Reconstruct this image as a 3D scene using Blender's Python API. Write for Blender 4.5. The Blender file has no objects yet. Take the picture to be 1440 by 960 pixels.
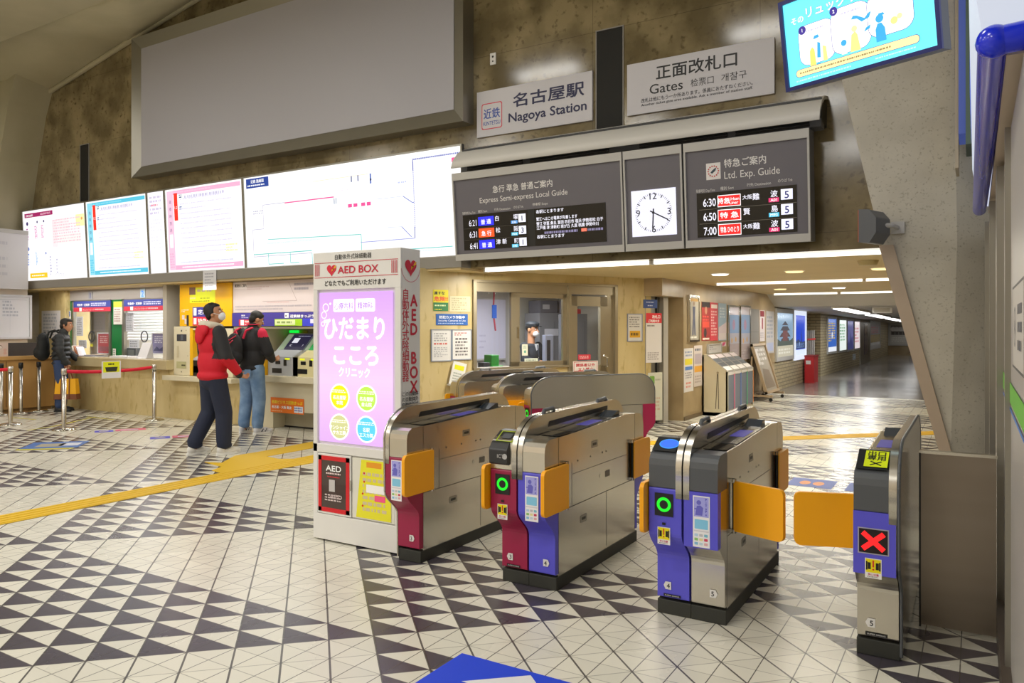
import bpy, bmesh, math, random
from mathutils import Matrix, Vector, Euler

# ------------------------------------------------------------------ camera, world, light, exposure
SC = bpy.context.scene
F, CX, HY, EYE, YAW = 1085.3, 688.6, 459.7, 1.5, math.radians(32.19)
SN, CS = math.sin(YAW), math.cos(YAW)
cam_d = bpy.data.cameras.new('camera')
cam = bpy.data.objects.new('camera', cam_d)
SC.collection.objects.link(cam)
cam.location = (0, 0, EYE)
cam.rotation_euler = (math.pi / 2, 0, YAW)
cam_d.sensor_width = 36.0
cam_d.lens = 36.0 * F / 1440
cam_d.shift_x = (720 - CX) / 1440
cam_d.shift_y = -(480 - HY) / 1440
cam_d.clip_start = 0.02
SC.camera = cam
SC.view_settings.view_transform = 'Standard'
SC.view_settings.look = 'None'
SC.view_settings.gamma = 1.0
SC.view_settings.use_curve_mapping = False
SC.view_settings.exposure = 0.0
W = bpy.data.worlds.new('hall_air')
SC.world = W
W.use_nodes = True
W.node_tree.nodes['Background'].inputs[0].default_value = (1.0, 0.95, 0.86, 1)
W.node_tree.nodes['Background'].inputs[1].default_value = 0.10


def area(name, loc, sx, sy, power, col=(1, 0.975, 0.93), rot=(0, 0, 0), spread=180):
    l = bpy.data.lights.new(name, 'AREA')
    l.shape = 'RECTANGLE'
    l.size, l.size_y = sx, sy
    l.energy = power
    l.color = col
    l.spread = math.radians(spread)
    o = bpy.data.objects.new(name, l)
    o.location = loc
    o.rotation_euler = rot
    SC.collection.objects.link(o)
    return o


# high ceiling fluorescents of the concourse
for lx in (-14.0, -10.2, -6.4, -2.6):
    for ly, pw in ((-5.0, 158), (-0.6, 92), (3.8, 46)):
        area('ceiling_fluorescent', (lx, ly, 6.0), 1.2, 0.35, pw)
# lamps under the low ceiling behind the gates, in the passage, in the office and ticket room
for lx, ly, pw in ((-4.1, 8.25, 58), (-1.9, 8.25, 30), (-2.4, 11.0, 18), (-2.5, 12.95, 46), (-2.5, 15.4, 18), (-2.4, 17.5, 42)):
    area('low_ceiling_lamp', (lx, ly, 2.18), 2.1, 0.12, pw, (1, 0.95, 0.82))
for ly, lz in ((20.5, 1.90), (26.0, 1.86), (33.0, 1.80), (40.0, 1.76)):
    area('passage_lamp', (-2.6, ly, lz), 0.25, 3.2, 210, (0.95, 0.97, 1.0))
area('office_lamp', (-5.9, 10.2, 2.15), 1.6, 0.8, 60, (0.98, 0.98, 1.0), (0, 0, math.radians(-25)))
area('ticket_room_lamp', (-13.2, 9.2, 2.1), 2.6, 0.4, 95, (0.98, 0.97, 1.0))
area('counter_soffit_lamp', (-13.3, 8.02, 2.18), 3.0, 0.08, 16, (1, 0.96, 0.88))
area('machine_recess_lamp', (-9.4, 7.55, 2.16), 3.6, 0.1, 22, (1, 0.95, 0.85))


# ------------------------------------------------------------------ pixel rays to points on real planes
def ray(px, py):
    u = (px - CX) / F
    return Vector((-SN + u * CS, CS + u * SN, -(py - HY) / F))


def onY(px, py, Y):
    d = ray(px, py)
    return Vector((0, 0, EYE)) + d * (Y / d.y)


def onX(px, py, X):
    d = ray(px, py)
    return Vector((0, 0, EYE)) + d * (X / d.x)


def onZ(px, py, z=0.0):
    d = ray(px, py)
    return Vector((0, 0, EYE)) + d * ((z - EYE) / d.z)


def onP(px, py, p, n):
    d = ray(px, py)
    e = Vector((0, 0, EYE))
    return e + d * ((Vector(p) - e).dot(n) / d.dot(n))


def RY(x0, x1, yt, yb, Y):
    a, b = onY(x0, yt, Y), onY(x0, yb, Y)
    c = onY(x1, yt, Y)
    return a.x, c.x, b.z, a.z


def RX(x0, x1, yt, yb, X):
    a, b = onX(x0, yt, X), onX(x0, yb, X)
    c = onX(x1, yt, X)
    return a.y, c.y, b.z, a.z


# ------------------------------------------------------------------ materials
def lin(c):
    return tuple((v / 12.92 if v <= 0.04045 else ((v + 0.055) / 1.055) ** 2.4) for v in c)


def rgb(c):
    if isinstance(c, str):
        c = c.lstrip('#')
        return lin(tuple(int(c[i:i + 2], 16) / 255 for i in (0, 2, 4)))
    return c


MATS = {}


def mat(key, col=None, rough=0.5, metal=0.0, emit=0.0, alpha=1.0, spec=0.5, coat=0.0):
    if key in MATS:
        return MATS[key]
    m = bpy.data.materials.new(key)
    m.use_nodes = True
    b = m.node_tree.nodes['Principled BSDF']
    c = rgb(col if col is not None else key)
    b.inputs['Base Color'].default_value = (*c, 1)
    b.inputs['Roughness'].default_value = rough
    b.inputs['Metallic'].default_value = metal
    b.inputs['Specular IOR Level'].default_value = spec
    b.inputs['Coat Weight'].default_value = coat
    if emit:
        b.inputs['Base Color'].default_value = (*(v * 0.2 for v in c), 1)
        b.inputs['Emission Color'].default_value = (*c, 1)
        b.inputs['Emission Strength'].default_value = emit
    MATS[key] = m
    return m


def C(col, emit=0.0, rough=0.5):
    return mat(f'{col}_{emit}_{rough}', col, rough, 0, emit)


def nodes(m):
    return m.node_tree.nodes, m.node_tree.links


def noisy(key, c1, c2, scale=4, rough=0.4, metal=0.0, stretch=(1, 1, 1), detail=6, lo=0.35, hi=0.65, bump=0.0, spec=0.5, c3=None, scale2=30, rvar=0.0):
    m = mat(key, c1, rough, metal, spec=spec)
    N, L = nodes(m)
    b = N['Principled BSDF']
    tc = N.new('ShaderNodeTexCoord')
    mp = N.new('ShaderNodeMapping')
    mp.inputs['Scale'].default_value = stretch
    L.new(tc.outputs['Object'], mp.inputs['Vector'])
    nz = N.new('ShaderNodeTexNoise')
    nz.inputs['Scale'].default_value = scale
    nz.inputs['Detail'].default_value = detail
    L.new(mp.outputs[0], nz.inputs['Vector'])
    cr = N.new('ShaderNodeValToRGB')
    cr.color_ramp.elements[0].position = lo
    cr.color_ramp.elements[1].position = hi
    cr.color_ramp.elements[0].color = (*rgb(c1), 1)
    cr.color_ramp.elements[1].color = (*rgb(c2), 1)
    L.new(nz.outputs['Fac'], cr.inputs[0])
    out = cr.outputs[0]
    if c3:
        n2 = N.new('ShaderNodeTexNoise')
        n2.inputs['Scale'].default_value = scale2
        n2.inputs['Detail'].default_value = 4
        L.new(mp.outputs[0], n2.inputs['Vector'])
        r2 = N.new('ShaderNodeValToRGB')
        r2.color_ramp.elements[0].position = 0.58
        r2.color_ramp.elements[1].position = 0.72
        L.new(n2.outputs['Fac'], r2.inputs[0])
        mx = N.new('ShaderNodeMixRGB')
        mx.inputs['Color2'].default_value = (*rgb(c3), 1)
        L.new(r2.outputs[0], mx.inputs['Fac'])
        L.new(out, mx.inputs['Color1'])
        out = mx.outputs[0]
    L.new(out, b.inputs['Base Color'])
    if rvar:
        mr = N.new('ShaderNodeMapRange')
        mr.inputs['To Min'].default_value = rough - rvar
        mr.inputs['To Max'].default_value = rough + rvar
        L.new(nz.outputs['Fac'], mr.inputs['Value'])
        L.new(mr.outputs[0], b.inputs['Roughness'])
    if bump:
        bp = N.new('ShaderNodeBump')
        bp.inputs['Strength'].default_value = bump
        bp.inputs['Distance'].default_value = 0.01
        L.new(nz.outputs['Fac'], bp.inputs['Height'])
        L.new(bp.outputs[0], b.inputs['Normal'])
    return m


def paneled(m, sx, sz, ax='XZ', width=0.006, dark=0.55):
    """joint lines of stone slabs, multiplied over the colour"""
    N, L = nodes(m)
    b = N['Principled BSDF']
    src = b.inputs['Base Color'].links[0].from_socket
    geo = N.new('ShaderNodeNewGeometry')
    sp = N.new('ShaderNodeSeparateXYZ')
    L.new(geo.outputs['Position'], sp.inputs[0])
    outs = []
    for axis, s in ((ax[0], sx), (ax[1], sz)):
        d = N.new('ShaderNodeMath'); d.operation = 'DIVIDE'; d.inputs[1].default_value = s
        L.new(sp.outputs[axis], d.inputs[0])
        f = N.new('ShaderNodeMath'); f.operation = 'FRACT'
        L.new(d.outputs[0], f.inputs[0])
        g = N.new('ShaderNodeMath'); g.operation = 'LESS_THAN'; g.inputs[1].default_value = width / s
        L.new(f.outputs[0], g.inputs[0])
        outs.append(g)
    mx = N.new('ShaderNodeMath'); mx.operation = 'MAXIMUM'
    L.new(outs[0].outputs[0], mx.inputs[0]); L.new(outs[1].outputs[0], mx.inputs[1])
    mm = N.new('ShaderNodeMixRGB'); mm.blend_type = 'MULTIPLY'
    mm.inputs['Color2'].default_value = (dark, dark, dark, 1)
    L.new(mx.outputs[0], mm.inputs['Fac']); L.new(src, mm.inputs['Color1'])
    L.new(mm.outputs[0], b.inputs['Base Color'])
    return m


M_UPPER = paneled(noisy('dimmed brown marble', '#665a3e', '#948562', 1.9, 0.14, stretch=(1, 1, 1), detail=10, c3='#5c5036', scale2=14, rvar=0.04, lo=0.38, hi=0.62), 1.82, 1.2)  # weaker light on the upper wall put into a darker stone colour
M_STONE = noisy('yellow stone', '#c3ae78', '#d3c08e', 1.6, 0.35, stretch=(1.6, 1.6, 0.6), detail=8, c3='#b39c62', scale2=7)
M_CORR = noisy('grey brown stone', '#a08a66', '#b5a07a', 2.0, 0.3, detail=8)
M_CREAMTILE = paneled(noisy('cream wall tile', '#cfc2ae', '#d8ccba', 2, 0.3), 0.45, 0.45, 'XZ', 0.006, 0.7)
M_CONC = noisy('exposed concrete', '#b6b0a0', '#c2bcac', 3, 0.75, detail=8, c3='#9c9686', scale2=55, bump=0.15)
M_PLASTER = noisy('beige plaster', '#a9a184', '#b3ab8e', 1.2, 0.8)
M_CEIL = noisy('cream ceiling', '#c9b483', '#d2bd8c', 1.0, 0.6)
M_CEILG = noisy('grey passage ceiling', '#bab4a8', '#c2bcb0', 1.0, 0.5)
M_STEEL = noisy('brushed stainless', '#cac6bd', '#cfcbc2', 2.5, 0.24, 1.0, stretch=(1, 1, 1), detail=2, rvar=0.04)
M_STEELV = noisy('dull brushed steel', '#8f857a', '#9c9287', 1.6, 0.36, 1.0, stretch=(0.25, 1, 3), detail=2, rvar=0.03)
M_CHROME = mat('polished steel', '#c9c6bd', 0.14, 1.0)
M_ALU = mat('bronze aluminium', '#a89e88', 0.36, 0.75)
M_ALUG = mat('grey aluminium', '#9b988e', 0.34, 0.8)
M_GREY = mat('silver paint', '#b9b7b2', 0.45, 0.0)
M_FASCIA = mat('grey fascia', '#8f8b83', 0.5)
M_DGREY = mat('dark grey housing', '#5f6062', 0.5)
M_GUN = mat('gunmetal plastic', '#53565a', 0.38)
M_BLK = mat('black plastic', '#121212', 0.4)
M_BLKG = mat('black glass', '#050505', 0.08)
M_SLOT = mat('black slot', '#15140f', 0.7)
M_WHITE = mat('white enamel', '#e6e5e2', 0.4)
M_CREAM = mat('cream enamel', '#d9d0b4', 0.42)
M_RED = mat('maroon front', '#9c1646', 0.38)
M_BLUE = mat('violet blue front', '#5a56d6', 0.38)
M_ORG = mat('orange flap', '#ffb000', 0.42)
M_PLINTH = mat('rubber plinth', '#2f302b', 0.6)
M_WOOD = noisy('counter wood', '#b98d4e', '#c99d5e', 3, 0.45, stretch=(1, 1, 0.15), detail=5)
M_YEL = mat('yellow laminate', '#eeb400', 0.45)
M_TACT = mat('tactile yellow', '#e6bc22', 0.55)
M_SKIN = mat('skin', '#c08a68', 0.55)
M_HAIR = mat('black hair', '#15120f', 0.6)


def glass(key, tint=(1, 1, 1), refl=0.12):
    m = bpy.data.materials.new(key)
    m.use_nodes = True
    N, L = nodes(m)
    N.remove(N['Principled BSDF'])
    t = N.new('ShaderNodeBsdfTransparent'); t.inputs[0].default_value = (*tint, 1)
    g = N.new('ShaderNodeBsdfGlossy'); g.inputs['Roughness'].default_value = 0.02
    lw_ = N.new('ShaderNodeLayerWeight'); lw_.inputs[0].default_value = 0.5
    pw_ = N.new('ShaderNodeMath'); pw_.operation = 'POWER'; pw_.inputs[1].default_value = 4.0
    L.new(lw_.outputs['Facing'], pw_.inputs[0])
    ad = N.new('ShaderNodeMath'); ad.operation = 'MULTIPLY_ADD'; ad.inputs[1].default_value = 0.6; ad.inputs[2].default_value = refl * 0.4
    L.new(pw_.outputs[0], ad.inputs[0])
    mx = N.new('ShaderNodeMixShader')
    L.new(ad.outputs[0], mx.inputs[0]); L.new(t.outputs[0], mx.inputs[1]); L.new(g.outputs[0], mx.inputs[2])
    L.new(mx.outputs[0], N['Material Output'].inputs[0])
    return m


M_GLASS = glass('window glass', (0.93, 0.95, 0.95))
M_SHEET = glass('clear vinyl sheet', (0.86, 0.88, 0.93), 0.2)


# ------------------------------------------------------------------ mesh collector
GLYPH = {}


def glyphs(s, bold):
    k = s
    if k not in GLYPH:
        cu = bpy.data.curves.new('lettering', 'FONT')
        cu.body = s
        cu.size = 1.0
        cu.resolution_u = 3
        ob = bpy.data.objects.new('lettering', cu)
        SC.collection.objects.link(ob)
        dg = bpy.context.evaluated_depsgraph_get()
        me = ob.evaluated_get(dg).to_mesh()
        vs = [(v.co.x, v.co.y) for v in me.vertices]
        fs = [tuple(p.vertices) for p in me.polygons]
        ob.evaluated_get(dg).to_mesh_clear()
        bpy.data.objects.remove(ob)
        bpy.data.curves.remove(cu)
        if vs:
            bb = (min(v[0] for v in vs), max(v[0] for v in vs), min(v[1] for v in vs), max(v[1] for v in vs))
        else:
            bb = (0, 0.01, 0, 1)
        GLYPH[k] = (vs, fs, bb)
    return GLYPH[k]


def frame(o, u, v=(0, 0, 1)):
    u, v = Vector(u).normalized(), Vector(v).normalized()
    n = u.cross(v)
    M = Matrix(((u.x, v.x, n.x, o[0]), (u.y, v.y, n.y, o[1]), (u.z, v.z, n.z, o[2]), (0, 0, 0, 1)))
    return M


class MB:
    def __init__(s, M=None):
        s.v, s.f, s.mi, s.mats = [], [], [], []
        s.M = M or Matrix()
        s.smooth = set()

    def m(s, mt):
        if isinstance(mt, str):
            mt = C(mt)
        if mt not in s.mats:
            s.mats.append(mt)
        return s.mats.index(mt)

    def add(s, vs, fs, mt, smooth=False):
        o = len(s.v)
        s.v += [s.M @ Vector(p) for p in vs]
        k = s.m(mt)
        for f in fs:
            if smooth:
                s.smooth.add(len(s.f))
            s.f.append(tuple(i + o for i in f))
            s.mi.append(k)
        return s

    def box(s, x0, x1, y0, y1, z0, z1, mt, bev=0.0):
        x0, x1 = sorted((x0, x1)); y0, y1 = sorted((y0, y1)); z0, z1 = sorted((z0, z1))
        if bev:
            return s.prism([(x0 + bev, y0), (x1 - bev, y0), (x1, y0 + bev), (x1, y1 - bev), (x1 - bev, y1), (x0 + bev, y1), (x0, y1 - bev), (x0, y0 + bev)], z0, z1, mt)
        vs = [(x, y, z) for z in (z0, z1) for y in (y0, y1) for x in (x0, x1)]
        fs = [(0, 2, 3, 1), (4, 5, 7, 6), (0, 1, 5, 4), (2, 6, 7, 3), (0, 4, 6, 2), (1, 3, 7, 5)]
        return s.add(vs, fs, mt)

    def prism(s, pts, z0, z1, mt, axis='z', smooth=False):
        """polygon extruded along an axis; pts are (x,y) for z, (y,z) for x, (x,z) for y"""
        n = len(pts)
        if axis == 'z':
            g = lambda p, h: (p[0], p[1], h)
        elif axis == 'x':
            g = lambda p, h: (h, p[0], p[1])
        else:
            g = lambda p, h: (p[0], h, p[1])
        vs = [g(p, z0) for p in pts] + [g(p, z1) for p in pts]
        s.add(vs, [tuple(range(n))[::-1], tuple(range(n, 2 * n))], mt)
        s.add(vs, [(i, (i + 1) % n, n + (i + 1) % n, n + i) for i in range(n)], mt, smooth)
        return s

    def poly(s, pts, mt):
        return s.add([p if len(p) == 3 else (p[0], p[1], 0) for p in pts], [tuple(range(len(pts)))], mt)

    def rect(s, a0, b0, a1, b1, c, mt):
        return s.add([(a0, b0, c), (a1, b0, c), (a1, b1, c), (a0, b1, c)], [(0, 1, 2, 3)], mt)

    def rrect(s, a0, b0, a1, b1, r, c, mt, n=5):
        pts = []
        for cx, cy, q in ((a1 - r, b0 + r, 3), (a1 - r, b1 - r, 0), (a0 + r, b1 - r, 1), (a0 + r, b0 + r, 2)):
            for i in range(n + 1):
                t = (q + i / n) * math.pi / 2
                pts.append((cx + r * math.cos(t), cy + r * math.sin(t), c))
        return s.add(pts, [tuple(range(len(pts)))], mt)

    def disc(s, x, y, r, c, mt, n=28, ry=None, a0=0, a1=2 * math.pi):
        ry = ry or r
        pts = [(x + r * math.cos(a0 + (a1 - a0) * i / n), y + ry * math.sin(a0 + (a1 - a0) * i / n), c) for i in range(n)]
        return s.add(pts, [tuple(range(n))], mt)

    def ring(s, x, y, r0, r1, c, mt, n=36, a0=0, a1=2 * math.pi):
        vs, fs = [], []
        for i in range(n + 1):
            t = a0 + (a1 - a0) * i / n
            vs += [(x + r0 * math.cos(t), y + r0 * math.sin(t), c), (x + r1 * math.cos(t), y + r1 * math.sin(t), c)]
        for i in range(n):
            fs.append((2 * i, 2 * i + 1, 2 * i + 3, 2 * i + 2))
        return s.add(vs, fs, mt)

    def line(s, x0, y0, x1, y1, w, c, mt):
        d = Vector((x1 - x0, y1 - y0)); L = d.length or 1
        nx, ny = -d.y / L * w / 2, d.x / L * w / 2
        return s.add([(x0 - nx, y0 - ny, c), (x1 - nx, y1 - ny, c), (x1 + nx, y1 + ny, c), (x0 + nx, y0 + ny, c)], [(0, 1, 2, 3)], mt)

    def text(s, t, x, y, size, mt, al='L', bold=0.0, c=0.002, width=None, vert=False):
        if vert:
            for i, ch in enumerate(t):
                s.text(ch, x, y - i * vert, size, mt, 'C', bold, c)
            return s
        vs, fs, bb = glyphs(t, bold)
        sx = sy = size
        if width:
            sx = width / max(bb[1] - bb[0], 1e-3)
        ox = {'L': bb[0], 'C': (bb[0] + bb[1]) / 2, 'R': bb[1]}[al]
        sh = ((0, 0),) if bold <= 0.004 else ((-bold, 0), (bold, 0), (0, bold), (0, -bold))
        for i, (p, q) in enumerate(sh):     # heavier strokes: the same glyph laid over itself, slightly shifted
            s.add([(x + (a - ox + p) * sx, y + (b + q) * sy, c + i * 0.00003) for a, b in vs], fs, mt)
        return s

    def scrib(s, a0, b0, a1, b1, rows, mt, seed=1, c=0.002, fill=0.55, dens=9, full=0.9):
        r = random.Random(seed)
        h = (b1 - b0) / rows
        for i in range(rows):
            x = a0
            y = b1 - (i + 0.5) * h
            end = a0 + (a1 - a0) * (full if r.random() < 0.75 else r.uniform(0.4, 0.9))
            while x < end:
                w = (a1 - a0) / dens * r.uniform(0.25, 1.0)
                s.rect(x, y - h * fill / 2, min(x + w, end), y + h * fill / 2, c, mt)
                x += w + (a1 - a0) / dens * r.uniform(0.12, 0.35)
        return s

    def cyl(s, p0, p1, r0, mt, r1=None, n=16, cap=True):
        r1 = r0 if r1 is None else r1
        p0, p1 = Vector(p0), Vector(p1)
        d = (p1 - p0).normalized()
        a = d.orthogonal().normalized(); b = d.cross(a)
        vs = []
        for p, r in ((p0, r0), (p1, r1)):
            vs += [p + (a * math.cos(2 * math.pi * i / n) + b * math.sin(2 * math.pi * i / n)) * r for i in range(n)]
        s.add(vs, [(i, (i + 1) % n, n + (i + 1) % n, n + i) for i in range(n)], mt, True)
        if cap:
            s.add(vs, [tuple(range(n))[::-1], tuple(range(n, 2 * n))], mt)
        return s

    def lathe(s, prof, mt, o=(0, 0, 0), n=24):
        vs, fs = [], []
        for r, z in prof:
            vs += [(o[0] + r * math.cos(2 * math.pi * i / n), o[1] + r * math.sin(2 * math.pi * i / n), o[2] + z) for i in range(n)]
        for k in range(len(prof) - 1):
            fs += [(k * n + i, k * n + (i + 1) % n, (k + 1) * n + (i + 1) % n, (k + 1) * n + i) for i in range(n)]
        return s.add(vs, fs, mt, True)

    def tube(s, pts, r, mt, n=10):
        for a, b in zip(pts, pts[1:]):
            s.cyl(a, b, r, mt, n=n)
        for p in pts[1:-1]:
            s.ball(p, r, mt, 8, 6)
        return s

    def ball(s, o, r, mt, n=16, k=10, sc=(1, 1, 1)):
        vs, fs = [], []
        for j in range(k + 1):
            t = math.pi * j / k
            for i in range(n):
                a = 2 * math.pi * i / n
                vs.append((o[0] + r * sc[0] * math.sin(t) * math.cos(a), o[1] + r * sc[1] * math.sin(t) * math.sin(a), o[2] + r * sc[2] * math.cos(t)))
        for j in range(k):
            for i in range(n):
                fs.append((j * n + i, (j + 1) * n + i, (j + 1) * n + (i + 1) % n, j * n + (i + 1) % n))
        return s.add(vs, fs, mt, True)

    def mesh(s, name):
        me = bpy.data.meshes.new(name)
        me.from_pydata([tuple(p) for p in s.v], [], s.f)
        for mt in s.mats:
            me.materials.append(mt)
        me.polygons.foreach_set('material_index', s.mi)
        me.polygons.foreach_set('use_smooth', [i in s.smooth for i in range(len(s.f))])
        me.update()
        return me

    def build(s, name, parent=None, bevel=0.0):
        me = s.mesh(name)
        ob = bpy.data.objects.new(name, me)
        SC.collection.objects.link(ob)
        if parent is not None:
            ob.parent = parent
            p = parent
            off = Vector((0, 0, 0))
            mw = Matrix()
            chain = []
            while p is not None:
                chain.append(p); p = p.parent
            for p in reversed(chain):
                mw = mw @ p.matrix_basis
            me.transform(mw.inverted())
        if bevel:
            md = ob.modifiers.new('edge', 'BEVEL')
            md.width = bevel; md.segments = 2; md.limit_method = 'ANGLE'
        return ob


def tag(o, label=None, cat=None, group=None, kind=None):
    for k, v in (('label', label), ('category', cat), ('group', group), ('kind', kind)):
        if v:
            o[k] = v
    return o


def root(name, label, cat, loc=(0, 0, 0), rz=0.0, group=None):
    o = bpy.data.objects.new(name, None)
    o.empty_display_size = 0.1
    SC.collection.objects.link(o)
    o.location = loc
    o.rotation_euler = (0, 0, rz)
    return tag(o, label, cat, group)


def struct(name, mb, parent=None, bevel=0):
    o = mb.build(name, parent, bevel)
    if parent is None:
        o['kind'] = 'structure'
    return o


def copy_tree(o, parent=None):
    c = o.copy()
    SC.collection.objects.link(c)
    if parent is not None:
        c.parent = parent
    for ch in list(o.children):
        copy_tree(ch, c)
    return c

# ------------------------------------------------------------------ floor with its triangle tiling
def floor_material():
    m = mat('triangle tile floor', '#d8d2bd', 0.22)
    N, L = nodes(m)
    b = N['Principled BSDF']

    def op(o, a, c=None, clampv=False):
        n = N.new('ShaderNodeMath'); n.operation = o
        for i, x in enumerate((a, c)):
            if x is None:
                continue
            if isinstance(x, (int, float)):
                n.inputs[i].default_value = x
            else:
                L.new(x, n.inputs[i])
        return n.outputs[0]
    geo = N.new('ShaderNodeNewGeometry')
    sp = N.new('ShaderNodeSeparateXYZ')
    L.new(geo.outputs['Position'], sp.inputs[0])
    x, y = sp.outputs[0], sp.outputs[1]
    S, r = 0.2136, math.sqrt(0.5)
    P = op('DIVIDE', op('SUBTRACT', op('MULTIPLY', op('ADD', x, y), r), 0.0684), S)
    Q = op('DIVIDE', op('SUBTRACT', op('MULTIPLY', op('SUBTRACT', y, x), r), 3.9944), S)
    fp, fq = op('FRACT', P), op('FRACT', Q)
    ip, iq = op('FLOOR', P), op('FLOOR', Q)
    half = op('LESS_THAN', op('ADD', fp, fq), 1.0)
    I = op('FLOORED_MODULO', op('SUBTRACT', ip, 1.0), 10.0)
    J = op('FLOORED_MODULO', op('ADD', iq, 1.0), 10.0)
    big = op('LESS_THAN', op('ADD', I, J), 9.5)
    dark = op('MULTIPLY', half, big)

    def near(f, w):   # distance of a fractional coordinate from an integer line
        return op('LESS_THAN', op('SUBTRACT', 0.5, op('ABSOLUTE', op('SUBTRACT', f, 0.5))), w)
    gA, gC = near(fp, 0.022), near(fq, 0.012)
    gW = near(op('FRACT', op('ADD', P, Q)), 0.015)
    gB = near(op('FRACT', op('SUBTRACT', P, Q)), 0.016)
    strong = op('MAXIMUM', gA, gB)
    weak = op('MAXIMUM', gC, gW)
    # tone of each tile
    wn = N.new('ShaderNodeTexWhiteNoise'); wn.noise_dimensions = '2D'
    cb = N.new('ShaderNodeCombineXYZ')
    L.new(op('ADD', ip, op('MULTIPLY', half, 0.37)), cb.inputs[0]); L.new(iq, cb.inputs[1])
    L.new(cb.outputs[0], wn.inputs['Vector'])
    tone = op('ADD', op('MULTIPLY', wn.outputs['Value'], 0.10), 0.93)
    nz = N.new('ShaderNodeTexNoise'); nz.inputs['Scale'].default_value = 0.9; nz.inputs['Detail'].default_value = 5
    L.new(geo.outputs['Position'], nz.inputs['Vector'])
    tone = op('MULTIPLY', tone, op('ADD', op('MULTIPLY', nz.outputs['Fac'], 0.16), 0.92))

    def mix(fac, c1, c2, typ='MIX'):
        n = N.new('ShaderNodeMixRGB'); n.blend_type = typ
        for i, v in ((0, fac), (1, c1), (2, c2)):
            if isinstance(v, tuple):
                n.inputs[i].default_value = (*v, 1)
            elif isinstance(v, (int, float)):
                n.inputs[i].default_value = v
            else:
                L.new(v, n.inputs[i])
        return n.outputs[0]
    c = mix(dark, rgb('#e2dfd0'), rgb('#4a454e'))
    c = mix(op('MULTIPLY', weak, 0.6), c, rgb('#6c675e'))
    c = mix(op('MULTIPLY', strong, 0.9), c, rgb('#3b3838'))
    tc = N.new('ShaderNodeCombineXYZ')
    for i in range(3):
        L.new(tone, tc.inputs[i])
    c = mix(1.0, c, tc.outputs[0], 'MULTIPLY')
    L.new(c, b.inputs['Base Color'])
    L.new(op('ADD', op('MULTIPLY', nz.outputs['Fac'], 0.14), 0.2), b.inputs['Roughness'])
    return m


def square_floor():
    m = noisy('dark passage tiles', '#7a746b', '#8a8379', 1.5, 0.17, rvar=0.05)
    return paneled(m, 0.32, 0.32, 'XY', 0.012, 0.5)


def brick(key, c1, c2, mortar, axis):
    m = mat(key, c1, 0.55)
    N, L = nodes(m)
    geo = N.new('ShaderNodeNewGeometry')
    sp = N.new('ShaderNodeSeparateXYZ'); L.new(geo.outputs['Position'], sp.inputs[0])
    cb = N.new('ShaderNodeCombineXYZ'); L.new(sp.outputs[axis], cb.inputs[0]); L.new(sp.outputs[2], cb.inputs[1])
    br = N.new('ShaderNodeTexBrick')
    br.inputs['Scale'].default_value = 1.0
    br.inputs['Brick Width'].default_value = 0.34
    br.inputs['Row Height'].default_value = 0.085
    br.inputs['Mortar Size'].default_value = 0.012
    for i, c in (('Color1', c1), ('Color2', c2), ('Mortar', mortar)):
        br.inputs[i].default_value = (*rgb(c), 1)
    L.new(cb.outputs[0], br.inputs['Vector'])
    L.new(br.outputs['Color'], N['Principled BSDF'].inputs['Base Color'])
    return m


M_BRICKX = brick('yellow brick along passage', '#b5a784', '#a69775', '#7b6f58', 1)
M_BRICKY = brick('yellow brick across passage', '#b5a784', '#a69775', '#7b6f58', 0)

fl = MB().box(-17.2, 0.5, -8.2, 18.2, -0.12, 0, floor_material())
struct('floor', fl)
fl = MB().box(-5.5, 0.5, 18.2, 47, -0.12, 0, square_floor())
struct('floor_passage', fl)

# ------------------------------------------------------------------ main wall, header and ceilings
WY = 7.95
up = MB()
up.prism([(-15.6, 2.23), (0.12, 2.23), (0.12, 7.8), (-6, 7.5), (-10.4, 6.86), (-12.35, 6.52), (-15.6, 5.9)], WY, WY + 0.25, M_UPPER, 'y')
struct('wall_back', up)
band = MB().box(-15.42, -5.28, 7.74, WY, 2.225, 2.37, M_FASCIA)
band.box(-15.42, -5.28, 7.735, 7.755, 2.36, 2.375, M_GREY)
struct('trim_1', band, bevel=0.004)
sof = MB().box(-17.0, -5.3, 7.76, 9.95, 2.2, 2.228, M_CEIL)
struct('ceiling_counters', sof)
low = MB().prism([(-7.3, WY + 0.01), (0.12, WY + 0.01), (0.12, 17.9), (-7.3, 17.9)], 2.232, 2.5, M_CEIL)
struct('ceiling_low', low)
# recessed light slots in the low ceiling are lamps (below); the passage ceiling drops beyond them
pc = MB()
pc.prism([(17.9, 2.232), (17.9, 2.5), (47, 2.2), (47, 1.70), (18.7, 1.97)], -5.2, 0.12, M_CEILG, 'x')
struct('ceiling_passage', pc)
hc = MB().box(-17, 0.6, -8.2, 6.5, 6.22, 6.4, M_PLASTER)
struct('ceiling', hc)
hb = MB()
wl = [(-16.0, 5.75), (-12.35, 6.42), (-10.4, 6.76), (-6, 7.4), (0.6, 7.8)]
ol = [(-16.0, 6.36), (-13.9, 6.33), (-10.1, 6.15), (-6, 6.15), (0.6, 6.15)]
vs = [(a, WY, z) for a, z in wl] + [(a, 6.5, z) for a, z in ol] + [(a, 6.5, 6.4) for a, z in ol]
hb.add(vs, [(i, i + 1, i + 6, i + 5) for i in range(4)] + [(i + 5, i + 6, i + 11, i + 10) for i in range(4)], M_PLASTER, True)
hb.tube([(a, WY - 0.03, z - 0.02) for a, z in wl], 0.05, M_PLASTER, 6)
struct('ceiling_haunch', hb)
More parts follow.
